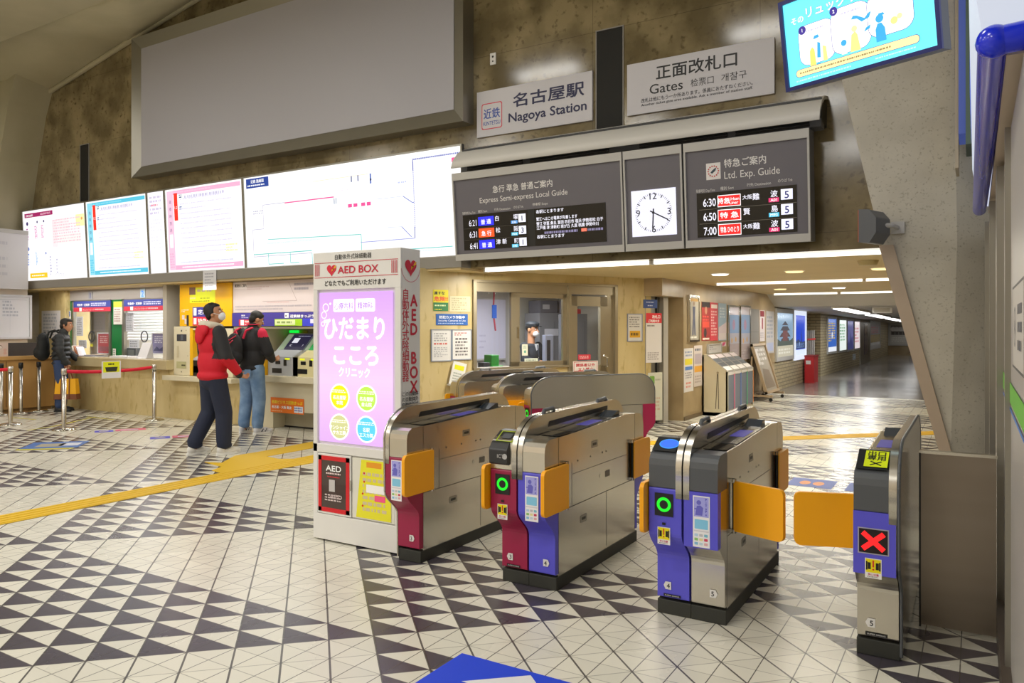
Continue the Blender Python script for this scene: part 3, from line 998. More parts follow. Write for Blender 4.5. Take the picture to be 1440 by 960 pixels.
LW, LBl, LO, LR, LC, LM = '#f4f2ff', '#2a2cf0', '#ff5418', '#ff2020', '#58c8e8', '#e03070'
FE = 1.1
HW = '#e8e6e4'
r, M, w, h = board('departure_board', 'wide departure board listing express and local trains with three rows of times', 'departure board', -5.255, -3.11)
p = MB(M).rect(0.018, 0.075, w - 0.018, h - 0.085, 0, mat('board face', '#66636a', 0.45))
draw(p, w, h, [('t', '急行 準急 普通ご案内', 0.435, 0.74, 0.085, HW, 'C', 0.01, 0.36), ('t', 'Express Semi-express Local Guide', 0.435, 0.635, 0.085, HW, 'C', 0.004, 0.53),
               ('t', '発車時刻 Dep.Time', 0.095, 0.525, 0.035, HW, 'C', 0, 0.085), ('t', '種別 Sort', 0.185, 0.53, 0.035, HW, 'C', 0, 0.06), ('t', '行先 Destination', 0.31, 0.535, 0.035, HW, 'C', 0, 0.1), ('t', 'のりば Trk', 0.41, 0.54, 0.035, HW, 'C', 0, 0.06), ('t', '停車駅 Stops', 0.54, 0.55, 0.035, HW, 'C', 0, 0.09)])
p.build('face', r)
s_ = MB(M).box(0.055 * w, 0.905 * w, 0.115 * h, 0.515 * h, 0.002, 0.006, M_BLKG)
s_.M = M @ Matrix.Translation((0, 0, 0.006))
for i, (tm, ty, cl_, d1_, d2_, code, tk) in enumerate((('6:21', '普 通', LBl, '白', '塚', 'E36', '1'), ('6:31', '急 行', LO, '松', '阪', 'M64', '3'), ('6:41', '普 通', LBl, '津 新', '町', 'E40', '1'))):
    y = 0.42 - i * 0.13
    K = lambda c: C(c, FE)
    s_.text(tm, 0.095 * w, (y - 0.035) * h, 0.10 * h, K(LW), 'L', 0.0, 0.001, 0.048 * w)
    s_.rect(0.155 * w, (y - 0.04) * h, 0.255 * w, (y + 0.06) * h, 0.001, K(cl_))
    s_.text(ty, 0.205 * w, (y - 0.02) * h, 0.06 * h, K(LW), 'C', 0.02, 0.002)
    s_.text(d1_, 0.265 * w, (y + 0.005) * h, 0.062 * h, K(LW), 'L', 0.01, 0.001)
    s_.text(d2_, 0.405 * w, (y + 0.005) * h, 0.062 * h, K(LW), 'R', 0.01, 0.001)
    s_.rect(0.362 * w, (y - 0.045) * h, 0.402 * w, (y - 0.01) * h, 0.001, K(LC if i else '#60a0e0'))
    s_.text(code, 0.382 * w, (y - 0.04) * h, 0.034 * h, K(LW), 'C', 0.01, 0.002)
    s_.rect(0.408 * w, (y - 0.035) * h, 0.452 * w, (y + 0.055) * h, 0.001, K('#f0f0ff'))
    s_.text(tk, 0.43 * w, (y - 0.02) * h, 0.08 * h, C('#203050'), 'C', 0.02, 0.002)
    if i:
        s_.rect(0.06 * w, (y + 0.068) * h, 0.46 * w, (y + 0.071) * h, 0.001, C('#504c44'))
s_.rect(0.465 * w, 0.115 * h, 0.505 * w, 0.515 * h, 0.001, M_BLK)
for tx, y, wd in (('各駅にとまります', 0.465, 0.16), ('蟹江へはこの電車が先着します', 0.385, 0.235), ('蟹江 弥富 桑名 富田 四日市 塩浜 伊勢若松 白子', 0.335, 0.375), ('江戸橋 津 津新町 南が丘 久居 桃園 伊勢中川', 0.29, 0.35), ('各駅にとまります', 0.195, 0.16)):
    s_.text(tx, 0.515 * w, y * h, 0.042 * h, C(LW, FE), 'L', 0.012, 0.001, wd * w)
s_.scrib(0.56 * w, 0.235 * h, 0.77 * w, 0.265 * h, 1, C('#9890b8', 0.8), 3, 0.001, 0.8, 16)
s_.rect(0.77 * w, 0.235 * h, 0.80 * w, 0.268 * h, 0.001, C('#ff7860', FE))
s_.scrib(0.805 * w, 0.235 * h, 0.9 * w, 0.265 * h, 1, C('#9890b8', 0.8), 4, 0.001, 0.8, 8)
s_.build('screen', r)

r, M, w, h = board('station_clock', 'square white clock with black numerals set between the two departure boards', 'clock', -3.095, -2.475)
MB(M).rect(0.018, 0.075, w - 0.018, h - 0.085, 0, mat('board face', '#66636a', 0.45)).build('face_surround', r)
cx_, cy_, cs = w * 0.5, 0.37 * h, 0.235
d = MB(M @ Matrix.Translation((cx_, cy_, 0.0))).box(-cs, cs, -cs, cs, 0.0, 0.012, C('#f0f0ff', 1.0))
d.M = M @ Matrix.Translation((cx_, cy_, 0.013))
ink = C('#1c1c28', 0, 0.6)
for k in range(60):
    a = k * math.pi / 30
    big = k % 5 == 0
    r0, r1 = (0.165 if big else 0.178), 0.198
    if k not in (15, 30, 45, 0):
        d.line(r0 * math.sin(a), r0 * math.cos(a), r1 * math.sin(a), r1 * math.cos(a), 0.010 if big else 0.004, 0.0, ink)
for tx, x, y in (('12', 0, 0.135), ('3', 0.165, -0.03), ('6', 0, -0.20), ('9', -0.165, -0.03)):
    d.text(tx, x, y, 0.095, ink, 'C', 0.01, 0.0)
d.build('dial', r)
for nm, ang, ln, wd, c in (('minute_hand', 118, 0.175, 0.012, 0.003), ('hour_hand', 184, 0.16, 0.014, 0.006)):
    a = math.radians(ang)
    hb_ = MB(M @ Matrix.Translation((cx_, cy_, 0.013 + c)))
    hb_.line(-0.04 * math.sin(a), -0.04 * math.cos(a), ln * math.sin(a), ln * math.cos(a), wd, 0, ink)
    if nm == 'hour_hand':
        hb_.disc(0, 0, 0.014, 0.001, ink)
    hb_.build(nm, r)

r, M, w, h = board('departure_board', 'limited express departure board with red train labels, nearest the leaning column', 'departure board', -2.455, -1.285)
p = MB(M).rect(0.018, 0.075, w - 0.018, h - 0.085, 0, mat('board face', '#66636a', 0.45))
draw(p, w, h, [('r', 0.185, 0.635, 0.305, 0.79, '#e8e4e2'), ('t', '特急ご案内', 0.335, 0.74, 0.085, HW, 'L', 0.01, 0.335), ('t', 'Ltd. Exp. Guide', 0.335, 0.63, 0.095, HW, 'L', 0.004, 0.44),
               ('t', '発車時刻 Dep.Time', 0.175, 0.525, 0.035, HW, 'C', 0, 0.16), ('t', '種別 Sort', 0.355, 0.53, 0.035, HW, 'C', 0, 0.11), ('t', '行先 Destination', 0.61, 0.54, 0.035, HW, 'C', 0, 0.19), ('t', 'のりば Trk', 0.815, 0.55, 0.035, HW, 'C', 0, 0.11),
               ('p', ((0.22, 0.70), (0.235, 0.69), (0.262, 0.715), (0.272, 0.745), (0.252, 0.735), (0.235, 0.72)), '#3a4a58')])
for k in range(14):
    a = k * 2 * math.pi / 14
    p.disc(0.245 * w + 0.05 * math.cos(a), 0.7125 * h + 0.05 * math.sin(a), 0.007, 0.0042, C('#c03028'), 12)
p.build('face', r)
s_ = MB(M).box(0.1 * w, 0.9 * w, 0.095 * h, 0.515 * h, 0.002, 0.006, M_BLKG)
s_.M = M @ Matrix.Translation((0, 0, 0.006))
for i, (tm, ty, d0, d1_, d2_, code, cc) in enumerate((('6:30', '特急 Urban Liner', '大阪', '難', '波', 'A01', LM), ('6:50', '特 急', '', '賢', '島', 'M93', LC), ('7:00', '特急 ひのとり', '大阪', '難', '波', 'A01', LM))):
    y = 0.425 - i * 0.135
    s_.text(tm, 0.155 * w, (y - 0.04) * h, 0.105 * h, K(LW), 'L', 0.01, 0.001, 0.105 * w)
    s_.rect(0.275 * w, (y - 0.055) * h, 0.465 * w, (y + 0.055) * h, 0.001, K('#ffffff'))
    s_.rect(0.28 * w, (y - 0.048) * h, 0.46 * w, (y + 0.048) * h, 0.0015, K(LR))
    if i == 0:
        s_.text('特急', 0.325 * w, (y - 0.022) * h, 0.06 * h, K('#ffffff'), 'C', 0.02, 0.002)
        s_.text('Urban', 0.41 * w, (y + 0.0) * h, 0.04 * h, K('#ffffff'), 'C', 0.01, 0.002)
        s_.text('Liner', 0.41 * w, (y - 0.035) * h, 0.04 * h, K('#ffffff'), 'C', 0.01, 0.002)
    else:
        s_.text(ty, 0.37 * w, (y - 0.022) * h, 0.06 * h, K('#ffffff'), 'C', 0.02, 0.002, 0.15 * w)
    if d0:
        s_.text(d0, 0.48 * w, (y + 0.0) * h, 0.045 * h, K(LW), 'L', 0.01, 0.001)
        s_.text(d1_, 0.56 * w, (y - 0.01) * h, 0.066 * h, K(LW), 'L', 0.01, 0.001)
    else:
        s_.text(d1_, 0.485 * w, (y - 0.005) * h, 0.066 * h, K(LW), 'L', 0.01, 0.001)
    s_.text(d2_, 0.755 * w, (y + 0.002) * h, 0.066 * h, K(LW), 'R', 0.01, 0.001)
    s_.rect(0.685 * w, (y - 0.048) * h, 0.765 * w, (y - 0.01) * h, 0.001, K(cc))
    s_.text(code, 0.725 * w, (y - 0.043) * h, 0.038 * h, K('#ffffff'), 'C', 0.01, 0.002)
    s_.rect(0.78 * w, (y - 0.035) * h, 0.87 * w, (y + 0.06) * h, 0.001, K('#eeeeff'))
    s_.text('5', 0.825 * w, (y - 0.022) * h, 0.09 * h, C('#30329a'), 'C', 0.015, 0.002)
    if i:
        s_.rect(0.12 * w, (y + 0.066) * h, 0.9 * w, (y + 0.069) * h, 0.001, C('#8a8478'))
s_.build('screen', r)

# ------------------------------------------------------------------ hanging video screen
pa, pb = onZ(1106, 130, 2.9), onZ(1326, 68, 2.9)
uu = (pb - pa).normalized()
nn = uu.cross(Vector((0, 0, 1)))
tl = math.radians(9)
vv = Vector((0, 0, 1)) * math.cos(tl) + nn * math.sin(tl)
M = frame(pa, uu, vv)
w = (pb - pa).length
h = w * 0.585
r = root('video_screen', 'bright cyan video screen with illustrated backpack manners, hung in front of the leaning column', 'screen', pa)
f = MB(M).box(0, w, 0, h, -0.09, -0.012, M_DGREY)
bz = mat('dark blue bezel', '#14206a', 0.3)
b = 0.022
f.box(0, w, 0, b, -0.012, 0.006, bz).box(0, w, h - b, h, -0.012, 0.006, bz).box(0, b, b, h - b, -0.012, 0.006, bz).box(w - b, w, b, h - b, -0.012, 0.006, bz)
f.build('bezel', r)
s_ = MB(M @ Matrix.Translation((b, b, -0.008)))
w2, h2 = w - 2 * b, h - 2 * b
s_.rect(0, 0, w2, h2, 0, C('#6feaff', 1.2))
WH, SB, YL, PU = '#ffffff', '#38a8e8', '#ffe9a8', '#3c2c90'
it = [('rr', 0.095, 0.2, 0.36, 0.68, 0.12, PU), ('rr', 0.098, 0.205, 0.357, 0.675, 0.115, WH), ('rr', 0.335, 0.21, 0.605, 0.74, 0.13, PU), ('rr', 0.338, 0.215, 0.602, 0.735, 0.125, WH),
      ('rr', 0.585, 0.27, 0.875, 0.76, 0.13, PU), ('rr', 0.588, 0.275, 0.872, 0.755, 0.125, WH),
      ('c', 0.13, 0.63, 0.05, PU), ('t', '1', 0.13, 0.61, 0.055, WH, 'C', 0.02), ('c', 0.365, 0.72, 0.05, PU), ('t', '2', 0.365, 0.70, 0.055, WH, 'C', 0.02), ('c', 0.615, 0.75, 0.05, PU), ('t', '3', 0.615, 0.73, 0.055, WH, 'C', 0.02),
      ('s', 0.16, 0.58, 0.3, 0.62, 1, '#c8c4f0', 3, 9), ('s', 0.4, 0.64, 0.56, 0.68, 1, '#c8c4f0', 4, 9), ('s', 0.65, 0.69, 0.8, 0.72, 1, '#c8c4f0', 5, 9),
      ('p', ((0.17, 0.17), (0.215, 0.17), (0.21, 0.36), (0.195, 0.4), (0.175, 0.36)), '#ffdf70'), ('p', ((0.225, 0.26), (0.25, 0.25), (0.255, 0.42), (0.235, 0.44)), SB), ('c', 0.228, 0.48, 0.035, '#fff4e8'), ('p', ((0.207, 0.48), (0.25, 0.49), (0.245, 0.525), (0.215, 0.52)), SB), ('p', ((0.27, 0.2), (0.3, 0.2), (0.295, 0.36), (0.27, 0.38)), '#ffe48a'), ('r', 0.22, 0.14, 0.25, 0.19, SB),
      ('p', ((0.46, 0.2), (0.53, 0.2), (0.515, 0.38), (0.5, 0.42), (0.475, 0.39)), '#ffe48a'), ('c', 0.497, 0.45, 0.035, '#ffe9a8'), ('p', ((0.48, 0.56), (0.52, 0.55), (0.55, 0.5), (0.6, 0.52), (0.615, 0.58), (0.6, 0.575), (0.57, 0.53), (0.52, 0.585), (0.495, 0.595)), SB), ('p', ((0.56, 0.38), (0.6, 0.4), (0.605, 0.44), (0.575, 0.42)), SB), ('c', 0.42, 0.33, 0.035, SB), ('p', ((0.4, 0.2), (0.44, 0.2), (0.44, 0.28), (0.41, 0.29)), '#f4f4ff'),
      ('p', ((0.635, 0.22), (0.7, 0.22), (0.695, 0.36), (0.675, 0.42), (0.65, 0.42), (0.635, 0.36)), SB), ('c', 0.665, 0.47, 0.045, SB), ('p', ((0.66, 0.49), (0.7, 0.5), (0.69, 0.525), (0.66, 0.525)), SB), ('c', 0.755, 0.40, 0.04, '#ffe48a'), ('c', 0.79, 0.43, 0.03, '#ffe9a8'),
      ('rr', 0.06, 0.085, 0.9, 0.18, 0.045, PU), ('rr', 0.063, 0.09, 0.897, 0.175, 0.042, YL), ('s', 0.09, 0.115, 0.87, 0.15, 1, '#9a8858', 6, 44),
      ('s', 0.06, 0.03, 0.5, 0.06, 1, '#c8f8ff', 7, 20), ('s', 0.62, 0.035, 0.9, 0.06, 1, '#c8f8ff', 8, 14),
      ('t', 'その', 0.06, 0.73, 0.09, WH, 'L', 0.02), ('t', 'リュックサック、', 0.175, 0.76, 0.135, PU, 'L', 0.05), ('t', 'リュックサック、', 0.175, 0.76, 0.135, WH, 'L', 0.025)]
draw(s_, w2, h2, it, 1.2, 0.0005)
s_.build('display', r)
mt_ = MB(M).box(w * 0.42, w * 0.58, h * 0.35, h * 0.65, -0.14, -0.09, M_DGREY)
ctr = M @ Vector((w / 2, h * 0.5, -0.13))
mt_.M = Matrix()
mt_.cyl(ctr, (ctr.x, ctr.y, 6.22), 0.03, M_DGREY)
mt_.build('ceiling_mount', r)

# ------------------------------------------------------------------ shop light box, side sign, speaker, steel partition
r = root('light_box_sign', 'long white shop light box edged with a fat blue tube, over the shop front', 'sign', (0.1, 4.6, 2.35))
ya, yb2, zz = 2.78, 6.7, 2.36
g = MB().prism([(0.02, zz + 0.02), (-0.02, zz + 0.3), (-0.035, zz + 1.5), (0.39, zz + 1.5), (0.39, zz + 0.02)], ya + 0.02, yb2, C('#dfe6f5', 0.75), 'y')
for k, yy in enumerate((4.9, 5.3, 5.7, 6.1)):
    g.M = frame((-0.024, yy + 0.3, zz + 0.42), (0, -1, 0))
    g.rrect(0, 0, 0.28, 0.5, 0.08, 0.002, C('#2a5ae0', 0.8))
g.M = frame((-0.024, 3.4, zz + 0.42), (0, -1, 0))
g.rect(0, 0, 0.45, 0.5, 0.002, C('#7ad8f4', 0.8)).rect(0.1, 0.2, 0.35, 0.3, 0.003, C('#ffd84a', 0.8))
g.M = Matrix()
g.build('lamp_box', r)
bt = mat('blue tube', '#0a2ae0', 0.22, coat=0.3)
t_ = MB().tube([(0.025, yb2, zz), (0.048, ya, zz), (0.39, ya, zz + 0.02)], 0.043, bt, 16)
t_.ball((0.048, ya, zz), 0.05, bt).ball((0.025, yb2, zz), 0.043, bt)
t_.build('edge_tube', r)
MB().box(0.08, 0.39, ya + 0.06, yb2, zz - 0.03, zz + 0.015, C('#d0bea8')).build('underside', r)

r = root('edge_sign', 'slim dark green framed lightbox seen edge-on between the video screen and shop sign', 'sign', (-0.05, 5.8, 3.0))
MB().box(-0.062, -0.022, 6.75, 7.25, 2.86, 4.6, C('#4d5f50')).build('side_frame', r)
MB().box(-0.108, -0.062, 6.78, 7.2, 2.95, 4.6, C('#5a70c8', 0.35)).build('lit_panel', r)
MB().box(-0.13, -0.108, 6.8, 7.2, 2.7, 4.0, C('#a89a80')).build('support', r)

sp = root('loudspeaker', 'dark tapered loudspeaker clamped to the edge of the leaning concrete column', 'loudspeaker', (-0.74, 7.0, 2.3))
M = Matrix.Translation((-0.70, 7.02, 2.31)) @ Matrix.Rotation(math.radians(-20), 4, 'Z') @ Matrix.Diagonal((0.7, 0.75, 1.0, 1.0))
b_ = MB(M)
b_.prism([(-0.10, -0.12), (0.02, -0.13), (0.10, -0.05), (0.10, 0.07), (0.02, 0.14), (-0.10, 0.15)], -0.16, 0.16, M_GUN, 'y')
b_.build('cabinet', sp, 0.01)
MB(M).box(-0.115, -0.1, -0.15, 0.15, -0.115, 0.145, C('#a8502a')).build('grille', sp)
MB().tube([(-0.64, 7.04, 2.33), (-0.58, 7.1, 2.33), (-0.55, 7.295, 2.33)], 0.02, M_GREY).box(-0.6, -0.5, 7.27, 7.3, 2.28, 2.38, M_GREY).build('bracket', sp)

pt = MB().box(-0.235, 0.085, 4.43, 4.47, 0.012, 0.868, M_STEELV).box(-0.24, 0.09, 4.425, 4.475, 0.868, 0.882, M_CHROME)
pt.box(-0.24, -0.232, 4.425, 4.475, 0, 0.87, M_BLK)
tag(pt.build('steel_partition'), 'plain brushed steel partition closing the space between the last gate and shop front', 'partition')
# sign and stripe on shop front
M = frame((0.118, 3.32, 1.36), (0, -1, 0))
pc_ = MB(M).box(0, 0.75, 0, 0.28, 0, 0.006, C('#c9c4bc'))
draw(pc_, 0.75, 0.28, [('box', 0, 0, 1, 1, 0.03, '#5a5a5a'), ('ring', 0.25, 0.5, 0.2, 0.24, '#6a6a70'), ('t', '↑↓', 0.25, 0.4, 0.25, '#6a6a70', 'C'), ('s', 0.5, 0.2, 0.9, 0.8, 3, '#6a6a70', 3, 3)], 0, 0.006)
tag(pc_.build('direction_sign'), 'small framed arrow pictogram on the grey metal shop front', 'sign')
st_ = MB(frame((0.118, 4.6, 1.17), (0, -1, 0))).rect(0, 0.03, 2.6, 0.11, 0.002, C('#6ac03a')).rect(0, 0, 2.6, 0.012, 0.002, C('#4a80d0'))
o = st_.build('trim_7'); o['kind'] = 'structure'

# ------------------------------------------------------------------ first aid kiosk
AX0, AX1, AY0, AY1, AH = -3.975, -3.185, 3.966, 4.175, 2.022
r = root('defibrillator_kiosk', 'tall white kiosk with a glowing lilac clinic advert and red lettering, beside the maroon gate', 'kiosk', (-3.58, 4.07, 0))
b_ = MB()
aw = AX1 - AX0
b_.box(AX0, AX1, AY0 + 0.02, AY1, 0.012, AH, M_WHITE)
fx = [RY(448, 560, 403, 613, AY0)]
sx0, sx1, sz0, sz1 = AX0 + 0.055, AX1 - 0.07, 0.70, 1.74
b_.box(AX0, AX1, AY0, AY0 + 0.02, sz1 + 0.02, AH, M_WHITE).box(AX0, AX1, AY0, AY0 + 0.02, 0.012, 0.19, M_WHITE).box(AX0, AX1, AY0, AY0 + 0.02, 0.62, sz0 - 0.02, M_WHITE)
b_.box(AX0, AX0 + 0.04, AY0, AY0 + 0.02, 0.19, sz1 + 0.02, M_WHITE).box(AX1 - 0.05, AX1, AY0, AY0 + 0.02, 0.19, sz1 + 0.02, M_WHITE)
b_.box(AX0 + 0.005, AX1 - 0.005, AY0 + 0.03, AY1 - 0.005, 0, 0.012, M_BLK)
b_.build('cabinet', r, 0.003)
M = frame((AX0, AY0 - 0.0005, sz1 + 0.02), (1, 0, 0))
hw, hh = aw, AH - sz1 - 0.02
t_ = MB(M)
RD = '#c81c3c'
draw(t_, hw, hh, [('t', '自動体外式除細動器', 0.475, 0.80, 0.15, '#333333', 'C', 0.008, 0.42), ('r', 0.02, 0.71, 0.975, 0.725, RD), ('r', 0.02, 0.32, 0.975, 0.335, RD),
                  ('t', 'AED BOX', 0.53, 0.42, 0.27, RD, 'C', 0.02, 0.46), ('t', 'どなたでもご利用いただけます', 0.495, 0.11, 0.16, '#222222', 'C', 0.02, 0.70)] +
     [('r', 0.025 + k * 0.016, 0.37, 0.031 + k * 0.016, 0.69, RD) for k in range(4)] + [('r', 0.905 + k * 0.018, 0.37, 0.912 + k * 0.018, 0.69, RD) for k in range(4)])


def heart(mb, x, y, s_, c, col, arrow=True):
    pts = []
    for k in range(28):
        t = 2 * math.pi * k / 28
        pts.append((x + s_ * math.sin(t) ** 3, y + s_ * (0.8125 * math.cos(t) - 0.3125 * math.cos(2 * t) - 0.125 * math.cos(3 * t) - 0.0625 * math.cos(4 * t)), c))
    mb.poly(pts, C(col))
    if arrow:
        mb.poly([(x + s_ * a, y + s_ * b, c + 0.0006) for a, b in ((0.0, -0.35), (0.42, 0.12), (0.5, 0.32), (0.78, 0.62), (1.05, 0.6), (0.82, 0.42), (0.95, 0.3), (0.6, 0.18), (0.5, 0.0), (0.1, 0.1))], C('#f0c020'))


heart(t_, hw * 0.225, hh * 0.53, 0.045, 0.002, '#d8203a')
t_.build('header_lettering', r)
# glowing advert
M = frame((sx0, AY0 + 0.006, sz0), (1, 0, 0))
sw_, sh_ = sx1 - sx0, sz1 - sz0
ad = MB(M)
N_ = 44
for i in range(N_):     # printed lilac wash, darker towards both ends of the print
    t = abs(i / (N_ - 1) - 0.42) * 1.7
    cc = '#%02x%02x%02x' % (int(244 - 26 * min(t, 1)), int(206 - 40 * min(t, 1)), int(250 - 3 * t))
    ad.rect(0, sh_ * i / N_, sw_, sh_ * (i + 1) / N_, 0, C(cc, 1.0))
TE = 1.15
draw(ad, sw_, sh_, [('rr', 0.20, 0.87, 0.49, 0.955, 0.012, '#ffffff'), ('rr', 0.51, 0.87, 0.77, 0.955, 0.012, '#ffffff'), ('t', '心療内科', 0.345, 0.89, 0.05, '#b078dc', 'C', 0.01, 0.26), ('t', '精神科', 0.64, 0.89, 0.05, '#b078dc', 'C', 0.01, 0.2),
                    ('t', 'ひだまり', 0.48, 0.70, 0.165, '#ffffff', 'C', 0.03, 0.82), ('t', 'こころ', 0.51, 0.53, 0.15, '#ffffff', 'C', 0.035, 0.6), ('t', 'クリニック', 0.49, 0.445, 0.07, '#ffffff', 'C', 0.03, 0.42)] +
     [x for k, (cx0, cy0, cl_, a_, bb_) in enumerate(((0.29, 0.305, '#ffee00', '名古屋駅', '本院'), (0.66, 0.305, '#b8ea50', '名古屋駅', '金山院'), (0.29, 0.105, '#c8c88c', 'サンシャイン', 'サカエ院'), (0.66, 0.105, '#58c8f4', '名駅', 'エスカ院')))
      for x in (('c', cx0, cy0, 0.088, '#ffffff'), ('c', cx0, cy0, 0.077, cl_), ('s', cx0 - 0.12, cy0 + 0.025, cx0 + 0.12, cy0 + 0.05, 2, '#fffff0', k, 8), ('t', a_, cx0, cy0 - 0.015, 0.03, '#ffffff', 'C', 0.02), ('t', bb_, cx0, cy0 - 0.05, 0.03, '#ffffff', 'C', 0.02))] +
     [('ring', 0.10, 0.90, 0.022, 0.028, '#ffffff'), ('ring', 0.075, 0.85, 0.02, 0.025, '#ffffff'), ('ring', 0.06, 0.79, 0.012, 0.017, '#ffffff'), ('c', 0.165, 0.925, 0.008, '#ffffff')], TE, 0.001)
ad.build('advert', r)
# lower bays
dz0, dz1 = 0.20, 0.61
m_ = AX0 + 0.365
fr = MB()
x0, x1 = AX0 + 0.055, m_ - 0.02
bay = MB().box(m_, AX1 - 0.055, AY0 + 0.004, AY0 + 0.018, dz0, dz1, C('#e4e2d6'))
bay.M = frame((m_ + 0.03, AY0 + 0.003, dz0), (1, 0, 0))
draw(bay, 0.33, dz1 - dz0, [('p', ((0.02, 0.02), (0.95, 0.02), (0.95, 0.98), (0.16, 0.98)), '#f0ea2c'), ('r', 0.3, 0.86, 0.7, 0.95, '#f0a020'), ('s', 0.2, 0.12, 0.9, 0.8, 7, '#d8c8a0', 3, 5), ('c', 0.24, 0.76, 0.018, '#e02020'), ('c', 0.24, 0.62, 0.018, '#e02020'), ('c', 0.2, 0.42, 0.018, '#e02020'), ('c', 0.2, 0.22, 0.018, '#e02020'), ('r', 0.3, 0.45, 0.9, 0.58, '#ffffff'), ('r', 0.52, 0.32, 0.8, 0.42, '#ff5a90')])
bay.build('leaflet_bay', r)
fr.box(AX0 + 0.045, m_ - 0.008, AY0 - 0.002, AY0 + 0.012, dz0 - 0.005, dz1 + 0.005, M_WHITE)
dw = fr.build('door', r, 0.002)
fr = MB()
for q in ((x0, x0 + 0.03, dz0 + 0.01, dz1 - 0.01), (x1 - 0.03, x1, dz0 + 0.01, dz1 - 0.01), (x0, x1, dz0 + 0.01, dz0 + 0.04), (x0, x1, dz1 - 0.04, dz1 - 0.01)):
    fr.box(q[0], q[1], AY0 - 0.006, AY0 - 0.002, q[2], q[3], C('#d81424', 0, 0.35))
fr.build('red_frame', dw)
pn = MB().box(x0 + 0.03, x1 - 0.03, AY0 - 0.004, AY0 - 0.002, dz0 + 0.04, dz1 - 0.04, mat('dark window', '#4a3a36', 0.08))
pn.M = frame((x0 + 0.03, AY0 - 0.005, dz0 + 0.04), (1, 0, 0))
pw_, ph_ = x1 - x0 - 0.06, dz1 - dz0 - 0.08
draw(pn, pw_, ph_, [('t', 'AED', 0.5, 0.78, 0.17, '#ffffff', 'C', 0.02, 0.62), ('s', 0.2, 0.70, 0.85, 0.76, 1, '#f0d8d8', 3, 9), ('s', 0.25, 0.64, 0.8, 0.68, 1, '#e03040', 4, 9), ('r', 0.32, 0.35, 0.56, 0.6, '#c8c4c4'), ('s', 0.15, 0.14, 0.9, 0.3, 3, '#d8c8c8', 5, 7), ('t', 'AED', 0.6, 0.21, 0.12, '#c8b8b8', 'C', 0.01, 0.5)])
pn.build('window', dw)
MB().box(x1 + 0.008, x1 + 0.016, AY0 - 0.008, AY0 - 0.002, 0.38, 0.45, M_CHROME).build('handle', dw)
# side lettering
M = frame((AX1 + 0.0005, AY0, 0), (0, 1, 0))
sd = MB(M)
dp = AY1 - AY0
heart(sd, dp * 0.5, 1.90, 0.062, 0.002, '#c81c3c')
sd.ring(dp * 0.5, 1.90, 0.098, 0.102, 0.0015, C('#d0687c'), 24, math.pi * 1.05, math.pi * 1.95)
sd.text('AED BOX', dp * 0.66, 1.64, 0.11, C(RD), 'C', 0.03, 0.0015, vert=0.096)
sd.text('自動体外式除細動器', dp * 0.24, 1.69, 0.075, C(RD), 'C', 0.008, 0.0015, vert=0.068)
for k in range(5):
    xx = dp * (0.14 + k * 0.17)
    sd.text('この自動体外式除細動器はどなたでも使えます'[k:k + 16], xx, 1.045, 0.034, C('#2c2c34'), 'C', 0.01, 0.0015, vert=0.036)
    sd.rect(xx - dp * 0.085, 0.40, xx - dp * 0.075, 1.08, 0.0012, C('#55555c'))
sd.build('side_lettering', r)

# ------------------------------------------------------------------ ticket gates
L_ = 1.5
HW_ = 0.175


def bulge(y_at, z0=0.09):
    """front outline of a gate from the plinth up: set back below, swelling forward above"""
    pts = [(0.125, z0), (0.125, 0.30)]
    for k in range(1, 9):
        t = k / 9
        pts.append((0.125 - 0.125 * (3 * t * t - 2 * t ** 3), 0.30 + 0.16 * t))
    pts += [(0.0, 0.46), (0.0, 0.685)]
    return pts


def front_solid(mb, xa, xb, mt, zlo=0.09, depth=0.17):
    pts = [p for p in bulge(0) if p[1] >= zlo - 1e-6]
    if zlo > 0.09:
        pts = [(0.0, zlo), (0.0, 0.685)]
    pts = pts + [(depth, 0.685), (depth, pts[0][1])]
    mb.prism(pts, xa, xb, mt, 'x')
    return mb


def place(mb, M):
    mb.M = M
    return mb


def surf_at(z):
    pts = bulge(0)
    for (a, b_), (c, d_) in zip(pts, pts[1:]):
        if b_ <= z <= d_:
            return a + (c - a) * (z - b_) / (d_ - b_)
    return 0.0


